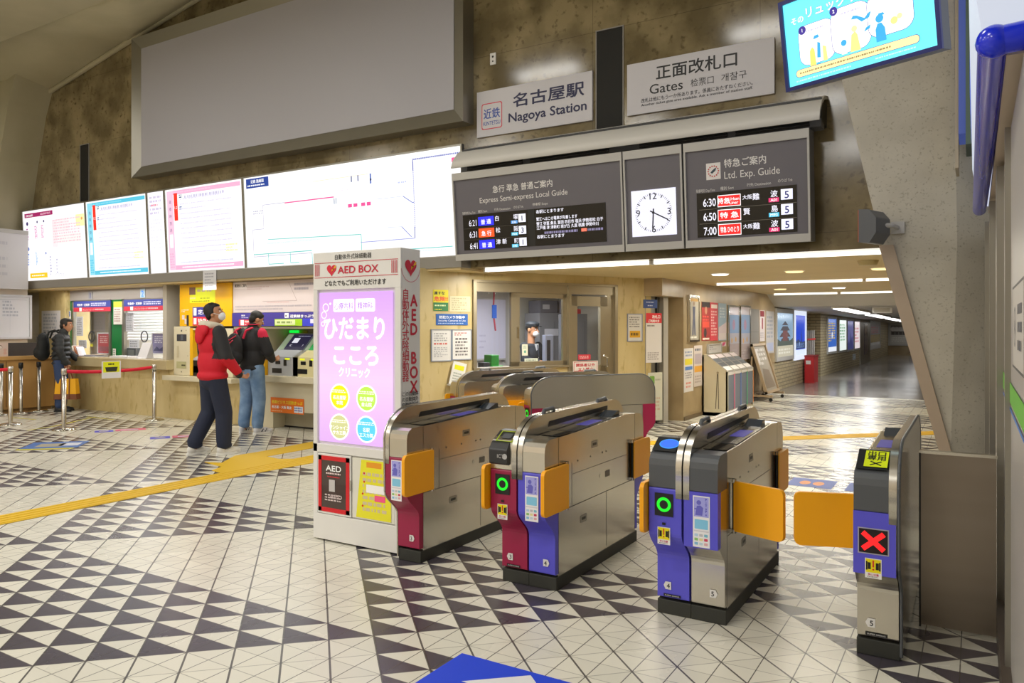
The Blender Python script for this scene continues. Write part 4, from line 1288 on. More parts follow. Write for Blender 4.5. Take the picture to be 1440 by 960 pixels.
def half_gate(r, sgn, col, head, deco, num, steel_low=False, flap_pose='folded', cover=False, rear=True):
    """one side of a gate: cabinet, coloured fronts, head, shield, flaps, displays (x from 0 outwards, times sgn)"""
    X = lambda a: a * sgn
    xi, xo = 0.036, HW_
    # cabinet
    cb = MB()
    y0, y1 = 0.165, L_ - 0.165
    cb.prism([(y0, 0.075), (y0, 0.868), (y0 + 0.2, 0.872), (L_ - 0.35, 0.905), (y1, 0.895), (y1, 0.075)], X(xi), X(xo), M_STEEL, 'x')
    cb.box(X(0.008), X(xi), y0, y1, 0.075, 0.64, M_STEEL)
    cb.M = frame((X(xo + 0.0008 * 1), 0, 0), (0, 1, 0) if sgn > 0 else (0, -1, 0))
    sg = lambda y: y * sgn
    dk = C('#3a362e')
    for a, b_, c, d_ in ((0.17, 0.44, 1.33, 0.444), (0.84, 0.09, 0.844, 0.44), (0.34, 0.63, 1.2, 0.6325), (0.338, 0.44, 0.341, 0.70)):
        cb.rect(sg(a), b_, sg(c), d_, 0, dk)
    for yy, zz in ((0.66, 0.77), (0.5, 0.34)):
        cb.rrect(sg(yy) - 0.045, zz - 0.022, sg(yy) + 0.045, zz + 0.022, 0.008, 0.0004, M_ALUG)
        cb.rect(sg(yy) - 0.028, zz - 0.008, sg(yy) + 0.028, zz + 0.008, 0.0008, M_BLK)
    cb.rect(sg(0.86) - 0.035, 0.535, sg(0.86) + 0.035, 0.575, 0.0006, C('#6a6458'))
    for yy in (0.42, 0.6, 0.78, 0.84):
        cb.disc(sg(yy), 0.70, 0.006, 0.0006, dk, 8)
    cb.disc(sg(0.75), 0.555, 0.013, 0.0006, M_CHROME, 12)
    cb.build('cabinet', r, 0.006)
    # coloured fronts
    fp = MB()
    if steel_low:
        pts = [p for p in bulge(0)]
        fp.prism(pts + [(0.17, 0.685), (0.17, 0.09)], X(0.006), X(xo), M_STEEL, 'x')
        fp.build('lower_front', r, 0.008)
        fp = MB()
        fp.prism([(-0.003, 0.41), (-0.003, 0.685), (0.05, 0.685), (0.05, 0.41)], X(0.007), X(xo + 0.001), col, 'x')
        fp.build('front_plate', r)
    else:
        front_solid(fp, X(0.006), X(xo), col)
        fp.build('front_plate', r, 0.008)
    bk = MB()
    pts = [(L_ - a, z) for a, z in bulge(0)]
    bk.prism(pts + [(L_ - 0.17, 0.685), (L_ - 0.17, 0.09)], X(0.006), X(xo), col, 'x')
    bk.build('rear_plate', r, 0.008)
    # heads
    hd = MB()
    pr = [(0.0, 0.685), (0.0, 0.80), (0.006, 0.83), (0.022, 0.852), (0.05, 0.866), (0.17, 0.87), (0.17, 0.685)]
    hd.prism(pr, X(xi), X(xo), M_STEEL if head != 'grey' else M_GUN, 'x')
    hd.build('head', r, 0.006)
    hd = MB()
    pr = [(L_ - 0.0, 0.685), (L_ - 0.0, 0.80), (L_ - 0.012, 0.85), (L_ - 0.05, 0.885), (L_ - 0.17, 0.90), (L_ - 0.17, 0.685)]
    hd.prism(pr, X(xi), X(xo), M_STEEL if head != 'grey' else M_STEEL, 'x')
    hd.build('rear_head', r, 0.006)
    # dark working surface on top
    tp = MB()
    tp.prism([(0.19, 0.8715), (0.38, 0.8765), (0.38, 0.8785), (0.19, 0.8735)], X(xi + 0.01), X(xo - 0.012), M_BLKG, 'x')
    tp.prism([(0.40, 0.8755), (L_ - 0.36, 0.9055), (L_ - 0.36, 0.9075), (0.40, 0.8785)], X(xi + 0.008), X(xo - 0.01), mat('gate top film', '#34363a', 0.15), 'x')
    tp.prism([(0.62, 0.885), (0.86, 0.893), (0.86, 0.8965), (0.62, 0.8885)], X(xi + 0.03), X(xo - 0.03), C('#6a62d8', 0.25), 'x')
    tp.prism([(0.98, 0.897), (1.10, 0.935), (1.13, 0.935), (1.13, 0.90)], X(xi + 0.015), X(xo - 0.03), mat('gate screen', '#2c3640', 0.12), 'x')
    tp.build('reader_top', r)
    # shield plate with a dark slot
    sh = MB()
    a = [(0.0, 0.64), (0.0, 0.80)]
    for k in range(1, 10):
        t = math.pi / 2 * k / 9
        a.append((0.26 * (1 - math.cos(t)), 0.80 + 0.185 * math.sin(t)))
    a += [(L_ - 0.2, 0.99)]
    for k in range(1, 9):
        t = math.pi / 2 * (1 - k / 8)
        a.append((L_ - 0.2 + 0.2 * math.cos(t), 0.80 + 0.19 * math.sin(t)))
    a += [(L_, 0.64)]
    a = [(y * 0.997 + (-0.004 if y == 0 else 0), z) for y, z in a]
    sh.prism(a, X(0.004), X(xi - 0.001), M_STEEL, 'x', True)
    sh.build('shield', r)
    sl = MB(frame((X(xi), 0, 0), (0, 1, 0) if sgn > 0 else (0, -1, 0)))
    sl.add([(sg(0.30), 0.905, 0.001), (sg(1.18), 0.932, 0.001), (sg(1.18), 0.958, 0.001), (sg(0.32), 0.938, 0.001)], [(0, 1, 2, 3)] if sgn > 0 else [(3, 2, 1, 0)], M_BLK)
    sl.build('shield_slot', r)
    # plinth
    pl = MB()
    pl.box(X(0.0), X(xo + 0.004), 0.135, L_ - 0.135, 0.0, 0.075, M_PLINTH)
    pl.build('plinth', r, 0.004)
    if cover:
        cv = MB()
        bl_ = [(0.135, 0.02)] + [(q[0] + 0.004, q[1]) for q in bulge(0)[1:-1]]
        c = bl_ + [p for p in a if p[1] > 0.65] + [(L_ - q[0], q[1]) for q in bl_[::-1]]
        cv.prism(c, X(-0.008), X(0.003), M_STEEL, 'x')
        cv.build('side_cover', r, 0.004)
        if cover == 'ends':      # maroon ends and a seam on the passenger side
            en = MB()
            en.prism([(L_ - 0.16, 0.10), (L_ - 0.16, 0.66), (L_ - 0.002, 0.66), (L_ - 0.002, 0.46), (L_ - 0.03, 0.41), (L_ - 0.1, 0.35), (L_ - 0.125, 0.30), (L_ - 0.125, 0.10)], X(-0.0125), X(-0.0085), col, 'x')
            en.prism([(0.002, 0.47), (0.002, 0.66), (0.16, 0.66), (0.16, 0.10), (0.13, 0.10), (0.13, 0.30), (0.1, 0.36), (0.03, 0.42)], X(-0.0125), X(-0.0085), col, 'x')
            en.box(X(-0.0105), X(-0.0085), 0.13, L_ - 0.13, 0.655, 0.66, C('#4a463e'))
            en.build('end_plates', r)
        ed = MB()
        for p, q in zip(c, c[1:]):
            ed.cyl((X(-0.004), p[0], p[1]), (X(-0.004), q[0], q[1]), 0.007, M_GUN if sgn < 0 else M_STEEL, n=8)
        ed.build('edge_strip', r)
    # prints on the front
    F_ = lambda z: frame((0, surf_at(z) - 0.0045, 0), (1, 0, 0))
    xa, xb = sorted((X(0.016), X(xo)))
    xm = (xa + xb) / 2

    def print_part(name, z, fn):
        mb = MB(F_(z))
        fn(mb)
        mb.build(name, r)
    if deco == 'sticker':
        def fn(mb):
            mb.rect(xm - 0.042, 0.415, xm + 0.042, 0.668, 0, C('#f2f2f6')).rect(xm - 0.037, 0.565, xm + 0.037, 0.662, 0.0006, C('#a8aaf0'))
            mb.disc(xm - 0.012, 0.635, 0.0115, 0.001, C('#6a68cc')).poly([(xm - 0.03, 0.572, 0.001), (xm + 0.005, 0.572, 0.001), (xm + 0.01, 0.61, 0.001), (xm - 0.005, 0.622, 0.001), (xm - 0.022, 0.618, 0.001)], C('#6a68cc'))
            mb.rect(xm - 0.034, 0.60, xm - 0.012, 0.606, 0.0012, C('#6a68cc'))
            for i, ch in enumerate('PiTaPa'):
                mb.text(ch, xm + 0.024, 0.646 - i * 0.0145, 0.017, C('#5250c8'), 'C', 0.03, 0.0012)
            mb.rrect(xm - 0.033, 0.505, xm + 0.033, 0.552, 0.004, 0.0006, C('#86cdf0')).rect(xm - 0.037, 0.492, xm + 0.037, 0.498, 0.0006, C('#d8d8e0'))
            rr = random.Random(5)
            for i in range(3):
                for j in range(3):
                    mb.rrect(xm - 0.034 + j * 0.024, 0.426 + i * 0.021, xm - 0.034 + j * 0.024 + 0.018, 0.426 + i * 0.021 + 0.013, 0.003, 0.0006, C(('#8ac4e8', '#c8dce8', '#e0b0b8', '#90c878', '#e8e0a0', '#d04060', '#b8d4f0', '#c8c8d0', '#7ac0d8')[i * 3 + j]))
        print_part('card_sticker', 0.5, fn)
    elif deco in ('ring', 'cross'):
        def fn(mb):
            if deco == 'ring':
                mb.rect(xm - 0.048, 0.545, xm + 0.048, 0.66, 0, M_BLK)
                mb.ring(xm, 0.603, 0.022, 0.037, 0.0008, C('#18e828', 1.1))
            else:
                mb.rect(xm - 0.062, 0.50, xm + 0.062, 0.615, 0, C('#a8a6b8')).rect(xm - 0.057, 0.505, xm + 0.057, 0.61, 0.0005, mat('dark display', '#16060c', 0.3))
                for k in (-1, 1):
                    mb.line(xm - 0.042, 0.5575 - k * 0.036, xm + 0.042, 0.5575 + k * 0.036, 0.022, 0.001 + 0.0003 * k, C('#ff1c20', 1.3))
        print_part('lamp_display', 0.6, fn)

        def fn2(mb):
            zz = 0.452 if deco == 'ring' else 0.445
            if deco == 'ring':
                mb.rect(xm - 0.009, 0.50, xm + 0.009, 0.512, 0, M_BLK)
            s0 = zz - 0.045
            mb.rect(xm - 0.033, s0 - 0.005, xm + 0.033, s0 + 0.082, 0, C('#f2f0ee')).rect(xm - 0.03, s0 + 0.02, xm + 0.03, s0 + 0.079, 0.0005, C('#f0e000'))
            for k in (-1, 1):
                mb.rect(xm + k * 0.016 - 0.006, s0 + 0.034, xm + k * 0.016 + 0.006, s0 + 0.064, 0.001, M_BLK).rect(xm + k * 0.026 - 0.003, s0 + 0.03, xm + k * 0.026 + 0.003, s0 + 0.068, 0.001, M_BLK)
            mb.rect(xm - 0.003, s0 + 0.044, xm + 0.003, s0 + 0.074, 0.0012, C('#d82020')).disc(xm, s0 + 0.034, 0.004, 0.0012, C('#d82020'), 10)
            mb.text('手に注意', xm, s0 + 0.007, 0.011, C('#c03060'), 'C', 0.02, 0.001)
            mb.scrib(xm - 0.024, s0 - 0.001, xm + 0.024, s0 + 0.004, 1, C('#888888'), 3, 0.001, 0.7, 6)
        print_part('caution_sticker', 0.47, fn2)

    def fn3(mb):
        k = sgn if deco != 'cross' else sgn
        a0 = xm + sgn * 0.02
        mb.poly([(a0 - 0.018, 0.135, 0), (a0 + 0.018, 0.135, 0), (a0 + 0.018, 0.165, 0), (a0, 0.178, 0), (a0 - 0.018, 0.165, 0)] if False else [(a0 - 0.015 * 1, 0.135, 0), (a0 + 0.015, 0.135, 0), (a0 + 0.015 + (0.01 if sgn > 0 else 0), 0.155, 0), (a0 + 0.015, 0.175, 0), (a0 - 0.015, 0.175, 0), (a0 - 0.015 - (0.01 if sgn < 0 else 0), 0.155, 0)], C('#e4e2e0'))
        mb.text(num, a0, 0.142, 0.034, C('#303038'), 'C', 0.02, 0.0008)
        if deco in ('ring', 'cross'):
            mb.rect(xm - 0.045, 0.098, xm + 0.045, 0.112, 0, M_BLK)
            mb.text('SUPER SWING', xm, 0.1015, 0.009, C('#d0d0d0'), 'C', 0.01, 0.0008, 0.075)
    print_part('number_mark', 0.2, fn3)
    # IC reader on the entry side
    if head == 'reader':
        rd = MB()
        rd.prism([(0.035, 0.70), (-0.022, 0.72), (-0.026, 0.80), (0.0, 0.835), (0.10, 0.895), (0.16, 0.90), (0.16, 0.86), (0.03, 0.84)], X(xi + 0.018), X(xo - 0.002), mat('reader housing', '#2c2c2e', 0.35), 'x')
        q = rd.build('card_reader', r, 0.008)
        d_ = Vector((0, 0.10, 0.06)).normalized()
        rm_ = MB(frame((xm - X(0) * 0, -0.0005, 0.838), (1, 0, 0), d_))
        yl = C('#d8f020', 0.3)
        for e_ in ((-0.055, 0.012, 0.055, 0.018), (-0.055, 0.10, 0.055, 0.106), (-0.055, 0.012, -0.049, 0.106), (0.049, 0.012, 0.055, 0.106)):
            rm_.rect(*e_, 0.0025, yl)
        rm_.rrect(-0.03, 0.04, 0.03, 0.085, 0.01, 0.002, M_GUN)
        rm_.build('touch_pad', q)
        tx = MB(frame((0, -0.027, 0), (1, 0, 0)))
        tx.text('ICT', xm, 0.755, 0.03, C('#c8c8c8'), 'C', 0.0, 0.0)
        tx.disc(xm + 0.028, 0.765, 0.016, 0.0, C('#b8b8b8'), 16)
        tx.build('reader_mark', q)
    elif head == 'grey' and deco != 'cross' and sgn < 0:
        rd = MB()
        rd.prism([(0.03, 0.868), (0.13, 0.925), (0.21, 0.925), (0.21, 0.872)], X(xi + 0.012), X(xo - 0.004), M_BLK, 'x')
        q = rd.build('card_reader', r, 0.004)
        dv = Vector((0, 0.10, 0.057)).normalized()
        tp_ = MB(frame((xm, 0.03, 0.868), (1, 0, 0), dv))
        tp_.disc(0, 0.06, 0.052, 0.002, C('#3aa0ff', 0.9), 28, 0.04).disc(0, 0.06, 0.046, 0.0025, C('#3a78ff', 0.9), 28, 0.034)
        tp_.build('touch_pad', q)
    elif deco == 'cross':
        rd = MB()
        rd.prism([(0.03, 0.868), (0.17, 0.935), (0.2, 0.935), (0.2, 0.872)], X(xi + 0.008), X(xo - 0.004), M_BLK, 'x')
        q = rd.build('exit_notice', r, 0.003)
        dv = Vector((0, 0.14, 0.067)).normalized()
        tp_ = MB(frame((xm, 0.03, 0.868), (1, 0, 0), dv))
        tp_.rect(-0.045, 0.018, 0.05, 0.145, 0.0022, C('#e0f000'))
        for tx, yy in (('出口', 0.108), ('専用', 0.072)):
            tp_.text(tx, 0.0025, yy, 0.04, M_BLK, 'C', 0.02, 0.0028)
        tp_.line(-0.02, 0.03, 0.025, 0.06, 0.007, 0.003, M_BLK).line(-0.02, 0.06, 0.025, 0.03, 0.007, 0.0031, M_BLK)
        tp_.build('notice_print', q)
    # flaps: near the entry and near the far end
    for which in ('front', 'rear'):
        yh = 0.245 if which == 'front' else L_ - 0.245
        ang = {'folded': 180, 'open': 110, 'across': 110}[flap_pose] if which == 'front' else 0
        if which == 'rear' and not rear:
            continue
        z0, z1 = 0.455, 0.71
        hx = xo + 0.018
        ca, sa = math.cos(math.radians(ang)), math.sin(math.radians(ang))
        # direction of the flap in gate axes: 0 = towards the far end, 180 = towards the entry, 90 = outwards
        Mf = frame((X(hx), yh, z0), (X(sa), ca, 0))
        fl_ = MB(Mf)
        ln, hh_, rr_, tt = (0.305 if flap_pose == 'folded' else 0.278), z1 - z0, 0.03, 0.011
        pts = []
        for cx0, cy0, q, rad in ((ln - rr_, rr_, 3, rr_), (ln - rr_, hh_ - rr_, 0, rr_), (0.006, hh_ - 0.006, 1, 0.006), (0.006, 0.006, 2, 0.006)):
            for i in range(6):
                t = (q + i / 5) * math.pi / 2
                pts.append((cx0 + rad * math.cos(t), cy0 + rad * math.sin(t)))
        fl_.prism(pts, -tt, tt, M_ORG, 'z')
        fl_.build('flap', r, 0.005)
        hg = MB()
        hg.cyl((X(hx - 0.004), yh, z0 - 0.012), (X(hx - 0.004), yh, z1 + 0.012), 0.009, M_BLK, n=10)
        for zz in (z0 - 0.012, z1 - 0.008):
            hg.cyl((X(hx - 0.004), yh, zz), (X(hx - 0.004), yh, zz + 0.02), 0.013, M_CHROME, n=10)
            hg.box(X(xo - 0.01), X(hx), yh - 0.01, yh + 0.01, zz, zz + 0.02, M_CHROME)
        hg.build('flap_hinge', r)


def gate(label, x, y, rz=0.0, halves=(), group=None, rails=True):
    r = root('ticket_gate', label, 'ticket gate')
    for kw in halves:
        half_gate(r, **kw)
    if rails:
        for a, b_ in ((0.30, 0.45), (1.08, 1.24)):
            rl = MB()
            rl.tube([(0, a, 0.975), (0, a + 0.02, 1.0), (0, b_ - 0.02, 1.005), (0, b_, 0.985)], 0.012, M_GUN, 8)
            rl.build('top_rail', r)
    r.location = (x, y, 0)
    r.rotation_euler = (0, 0, rz)
    return r


GY0 = 3.775
gate('single ticket gate with a maroon front marked 3, next to the white kiosk', -3.158, GY0, 0, [dict(sgn=1, col=M_RED, head='steel', deco='sticker', num='3', cover=True)], 'ticket gates', False)
gate('double ticket gate with maroon and blue fronts, green ring and black card reader', -2.192, GY0, 0,
     [dict(sgn=-1, col=M_RED, head='reader', deco='ring', num='3'), dict(sgn=1, col=M_BLUE, head='steel', deco='sticker', num='4')], 'ticket gates')
gate('double ticket gate with grey heads, blue fronts and one orange flap swung out', -1.238, GY0, 0,
     [dict(sgn=-1, col=M_BLUE, head='grey', deco='ring', num='4'), dict(sgn=1, col=M_BLUE, head='grey', deco='sticker', num='5', steel_low=True, flap_pose='open')], 'ticket gates')
gate('slim ticket gate showing a red cross, beside the brushed steel partition', -0.285, GY0, 0,
     [dict(sgn=-1, col=M_BLUE, head='grey', deco='cross', num='5', steel_low=True, flap_pose='across', cover=True)], 'ticket gates', False)
ra = math.radians(-36)
gate('ticket gate behind the others with a plain rounded steel side and maroon ends', -3.87, 6.95, ra,
     [dict(sgn=-1, col=M_RED, head='steel', deco='ring', num='2', cover='ends')], 'ticket gates', False)
gate('double ticket gate seen between the plain sided gate and the office wall gate', -4.45, 7.22, ra,
     [dict(sgn=-1, col=M_RED, head='steel', deco='ring', num='1'), dict(sgn=1, col=M_RED, head='steel', deco='sticker', num='2')], 'ticket gates')
gate('ticket gate standing against the yellow stone wall below the office window', -5.12, 7.42, math.radians(-28),
     [dict(sgn=-1, col=M_RED, head='steel', deco='ring', num='1', rear=False, cover=False), dict(sgn=1, col=M_RED, head='steel', deco='sticker', num='1')], 'ticket gates')

# ------------------------------------------------------------------ ticket counter and what lies on it
ct_ = MB()
ct_.box(-14.95, -11.165, 7.84, 8.31, 0.80, 0.955, noisy('counter slab', '#b7a67e', '#c9ba92', 2, 0.3, detail=8))
tag(ct_.build('counter_slab', None, 0.006), 'long beige stone counter slab under the two ticket windows', 'counter')
for n_, px, col_ in (('1', 129, '#3c4c9c'), ('2', 202.5, '#3a8cff')):
    p = onY(px, 420, GY)
    m = MB(frame((p.x, GY - 0.024, 2.04), (1, 0, 0)))
    m.box(-0.07, 0.07, -0.02, 0.14, -0.0, 0.004, C('#9a9aa0' if n_ == '1' else '#bcd8f0'))
    m.text(n_, 0, 0.0, 0.15, C(col_, 0 if n_ == '1' else 1.3), 'C', 0.02, 0.006)
    tag(m.build('window_number'), ('grey counter number 1 above the ticket window with the standing man', 'glowing blue counter number 2 above the second ticket window')[int(n_) - 1], 'sign')


def banner(px0, px1, label):
    x0, x1 = onY(px0, 430, GY - 0.04).x, onY(px1, 430, GY - 0.04).x
    M = frame((x0, GY - 0.04, 1.79), (1, 0, 0))
    return poster(label, M, x1 - x0, 0.2, '#3c4aa0', [('r', 0, 0, 1, 0.40, '#d83a50'), ('t', '特急券・定期券', 0.1, 0.55, 0.25, '#ffffff', 'L', 0.02, 0.34), ('s', 0.48, 0.5, 0.92, 0.85, 2, '#d8daf4', 3, 9), ('r', 0.16, 0.04, 0.23, 0.38, '#ffffff'), ('t', 'クレジットカード', 0.26, 0.1, 0.2, '#ffe0e0', 'L', 0.01, 0.3), ('s', 0.58, 0.1, 0.85, 0.3, 1, '#ffd0d4', 4, 8)], None, 0, 'banner', 'window_banner')


banner(104, 156, 'blue and red banner across the top of ticket window one')
banner(174.5, 234, 'blue and red banner across the top of ticket window two')


def sheet_at(label, px0, px1, t_, b_, Y, items, col='#eceae6', name='notice', cat='notice', group=None):
    M, w, h = atY(px0, px1, t_, b_, Y)
    return poster(label, M, w, h, col, items, None, 0, cat, name, group=group)


def lines(seed, n=8, col='#9a9aa4'):
    return [('s', 0.1, 0.08, 0.9, 0.92, n, col, seed, 6)]


sheet_at('blue and white notice on the green strip behind the standing man', 92, 100, 437, 457, GY - 0.03, [('r', 0.1, 0.6, 0.9, 0.95, '#4a80d8')] + lines(1, 4))
sheet_at('notice with a yellow top on the green strip between the two ticket windows', 160, 172, 424, 456, GY - 0.03, [('r', 0, 0.75, 1, 1, '#d8d84a'), ('s', 0.1, 0.1, 0.9, 0.7, 6, '#b89898', 2, 5)])
sheet_at('tiny white card low on the green strip between the ticket windows', 159, 163, 490, 501, GY - 0.03, lines(3, 3))
sheet_at('yellow and green poster on the narrow pane beside the yellow machine wall', 240, 250.5, 433, 446, GY - 0.03, [('s', 0.1, 0.5, 0.9, 0.9, 2, '#8aa0a0', 4, 4), ('r', 0.25, 0.15, 0.8, 0.45, '#90a8a8')], '#d8dc60')
sheet_at('white sheet in the lower part of the narrow pane', 239, 249, 477, 501, GY - 0.03, lines(6, 6))
# things seen through the windows
for nm, lab, px0, px1, t_, b_, Y, its, col_ in (
        ('notice', 'tall white price sheet hung inside ticket window one', 108, 117, 445, 472, GY + 0.014, lines(7, 9), '#e8e6f0'),
        ('notice', 'pale sheet on the back wall seen through ticket window one', 132, 148, 440, 466, 9.945, lines(8, 5, '#c0c0cc'), '#c9c6d2'),
        ('notice', 'small white card leaning low in ticket window one', 111, 122, 478, 489, GY + 0.014, lines(9, 3), '#dcdce6'),
        ('notice', 'white list hung inside ticket window two beside its frame', 177, 188, 440, 466, GY + 0.014, lines(10, 9), '#e0dee8'),
        ('notice', 'white card hung at mid height in ticket window two', 182, 196, 477, 489, GY + 0.014, lines(11, 3), '#dedee8')):
    sheet_at(lab, px0, px1, t_, b_, Y, its, col_, nm)
M, w, h = atY(139.5, 156, 469, 496, 8.36)
poster('red travel poster stand inside ticket window one', M, w, h, '#c8505c', [('s', 0.15, 0.5, 0.85, 0.9, 4, '#f0d0d0', 12, 4), ('r', 0.1, 0.1, 0.9, 0.35, '#a85a68')], '#e6e4ea', 0, 'poster', 'poster')
M, w, h = atY(216, 234, 469, 496, 8.36)
poster('violet travel poster stand inside ticket window two', M, w, h, '#8880a8', [('s', 0.15, 0.5, 0.85, 0.9, 4, '#d8d4e4', 13, 4), ('p', ((0.05, 0.1), (0.3, 0.35), (0.55, 0.2), (0.9, 0.4), (0.95, 0.1)), '#4a4670')], '#e6e4ea', 0, 'poster', 'poster')
# blind behind window two
bl = MB()
x0, x1 = onY(178, 440, 8.9).x, onY(246, 440, 8.9).x
for k in range(14):
    z = 1.25 + k * 0.055
    bl.add([(x0, 8.90, z), (x1, 8.90, z), (x1, 8.93, z + 0.045), (x0, 8.93, z + 0.045)], [(0, 1, 2, 3)], C('#d6d8d6'))
bl.box(x0, x1, 8.9, 8.94, 2.02, 2.2, C('#d6d8d6'))
tag(bl.build('window_blind'), 'pale slatted blind hanging behind ticket window two', 'blind')
# speaking rings, card terminal, papers, leaflets
for px, lab in ((129.5, 'round speaking port with yellow tag in ticket window one'), (203.5, 'round speaking port with yellow tag in ticket window two')):
    p = onY(px, 473, GY - 0.005)
    r = root('speaking_port', lab, 'speaking port', p)
    m = MB(frame(p, (1, 0, 0)))
    m.ring(0, 0, 0.085, 0.105, 0.002, M_GUN)
    m.ring(0, 0, 0.085, 0.105, 0.012, M_GUN)
    m.build('ring', r)
    m = MB(frame(p - Vector((0, 0, 0.17)), (1, 0, 0))).rrect(-0.04, -0.02, 0.04, 0.03, 0.01, 0.012, C('#d8d830'))
    m.build('tag', r)
for px, pb, lab, w_, cc in ((205.5, 504, 'sloped white sheet holder standing on the counter before ticket window two', 0.26, '#e2e2e8'),):
    p = onY(px, pb, 8.2)
    m = MB(Matrix.Translation((p.x, 8.2, 0.957)))
    m.prism([(-0.1, 0.0), (0.05, 0.0), (0.05, 0.012), (0.03, 0.27), (0.02, 0.27), (-0.08, 0.02)], -w_ / 2, w_ / 2, C(cc), 'x')
    tag(m.build('sheet_holder'), lab, 'holder')
m = MB(Matrix.Translation((onY(184, 500, 8.42).x, 8.42, 0.93)))
m.box(-0.2, 0.2, -0.05, 0.12, 0.02, 0.19, M_GUN, 0.02).box(-0.17, 0.17, -0.055, -0.05, 0.06, 0.16, C('#7d8080'))
tag(m.build('ticket_printer'), 'dark grey ticket printer inside ticket window two', 'printer')
m = MB(Matrix.Translation((onY(183, 505, 8.1).x, 8.1, 0.957)))
m.box(-0.42, 0.12, -0.12, 0.1, 0.0, 0.035, C('#e8e8ee'))
tag(m.build('cash_tray'), 'flat white tray on the counter before ticket window two', 'tray')
for i, (px, ang, cc) in enumerate(((108, 18, '#d8d0c8'), (112, 26, '#b06a40'), (116, 33, '#dcd8e0'))):
    m = MB(Matrix.Translation((onY(px, 500, 8.15).x, 8.15, 0.958)) @ Matrix.Rotation(math.radians(-ang), 4, 'Y'))
    m.box(0, 0.016, -0.07, 0.07, 0.0, 0.2, C(cc))
    tag(m.build('booklet'), ('pale booklet leaning nearest the man at the counter', 'brown booklet leaning between two pale ones on the counter', 'pale booklet leaning farthest from the man, beside papers')[i], 'booklet', 'booklets leaning on the counter')
m = MB(Matrix.Translation((onY(130, 503, 8.12).x, 8.12, 0.957)))
m.box(-0.32, 0.3, -0.12, 0.12, 0, 0.02, C('#dcdae4')).box(-0.1, 0.2, -0.1, 0.1, 0.02, 0.035, C('#a8a8b8')).box(0.1, 0.28, -0.08, 0.1, 0.035, 0.045, C('#e8d8c8'))
tag(m.build('paper_stack'), 'flat stack of forms on the counter before ticket window one', 'papers')

# ------------------------------------------------------------------ notices and furniture at the far side of the counter
M, w, h = atY(59, 85, 437, 475, 8.195)
poster('white floor plan notice on the stone pilaster above the backpack', M, w, h, '#e4e2e6', lines(21, 7, '#b8bcc8') + [('box', 0.08, 0.2, 0.8, 0.7, 0.02, '#c0c4d0')], name='notice', cat='notice')
M, w, h = atX(-30, 40, 416, 474, -15.095)
poster('large whiteboard of faint writing on the tiled side wall', M, w, h, '#dcdce2', [('s', 0.45, 0.5, 0.8, 0.92, 5, '#b4b8c4', 22, 5), ('l', ((0.1, 0.93), (0.95, 0.93)), 0.008, '#9aa0a8'), ('l', ((0.6, 0.1), (0.6, 0.9)), 0.006, '#c4c8d0')], '#cfcfd4', 0, 'whiteboard', 'whiteboard', fw=0.04, depth=0.05)
y0, y1, z0, z1 = RX(-30, 42, 333, 411, -15.0)
y1 = 7.6
m = MB().box(-15.095, -14.96, y0, y1, 2.2, 3.22, C('#d2d0d2')).box(-15.095, -14.95, y0, y1, 3.22, 3.29, M_GREY)
m.M = frame((-14.958, y0, 2.2), (0, 1, 0))
m.scrib(0.1, 0.2, 0.5, 0.9, 5, C('#c2c0c6'), 7, 0.001, 0.4, 4)
tag(m.build('shutter_box'), 'big pale shutter box high above the wooden counter', 'shutter box')
r = root('wooden_counter', 'long light wooden counter with a thick top along the tiled side wall', 'counter', (-14.6, 6, 0))
m = MB().box(-15.09, -14.32, 3.0, 7.74, 0.06, 0.92, M_WOOD).box(-15.09, -14.36, 3.0, 7.7, 0, 0.06, C('#8a6a3c'))
for yy in (4.2, 5.1, 6.0, 6.9):
    m.box(-14.321, -14.318, yy, yy + 0.012, 0.1, 0.9, C('#6e5028'))
m.build('body', r)
MB().box(-15.09, -14.28, 3.0, 7.76, 0.92, 0.985, M_WOOD).build('worktop', r, 0.006)
m = MB().box(-14.5, -14.46, 6.0, 7.7, 0.987, 1.22, mat('smoked screen', '#55504e', 0.15))
tag(m.build('counter_screen'), 'low smoked screen standing on the wooden counter', 'screen')
m = MB().box(-14.44, -14.41, 6.1, 6.98, 0.987, 1.23, C('#d8c4b8'))
m.M = frame((-14.409, 6.1, 0.987), (0, 1, 0))
rr = random.Random(4)
for k in range(40):
    m.disc(0.05 + rr.random() * 0.78, 0.03 + rr.random() * 0.14, 0.02 + 0.02 * rr.random(), 0.001 + k * 0.0001, C(rr.choice(('#a06a50', '#d8b0a0', '#7a4a3c', '#e8dcd4', '#5a3a34'))), 10)
tag(m.build('picture_card'), 'photo card full of small figures propped on the wooden counter', 'picture')

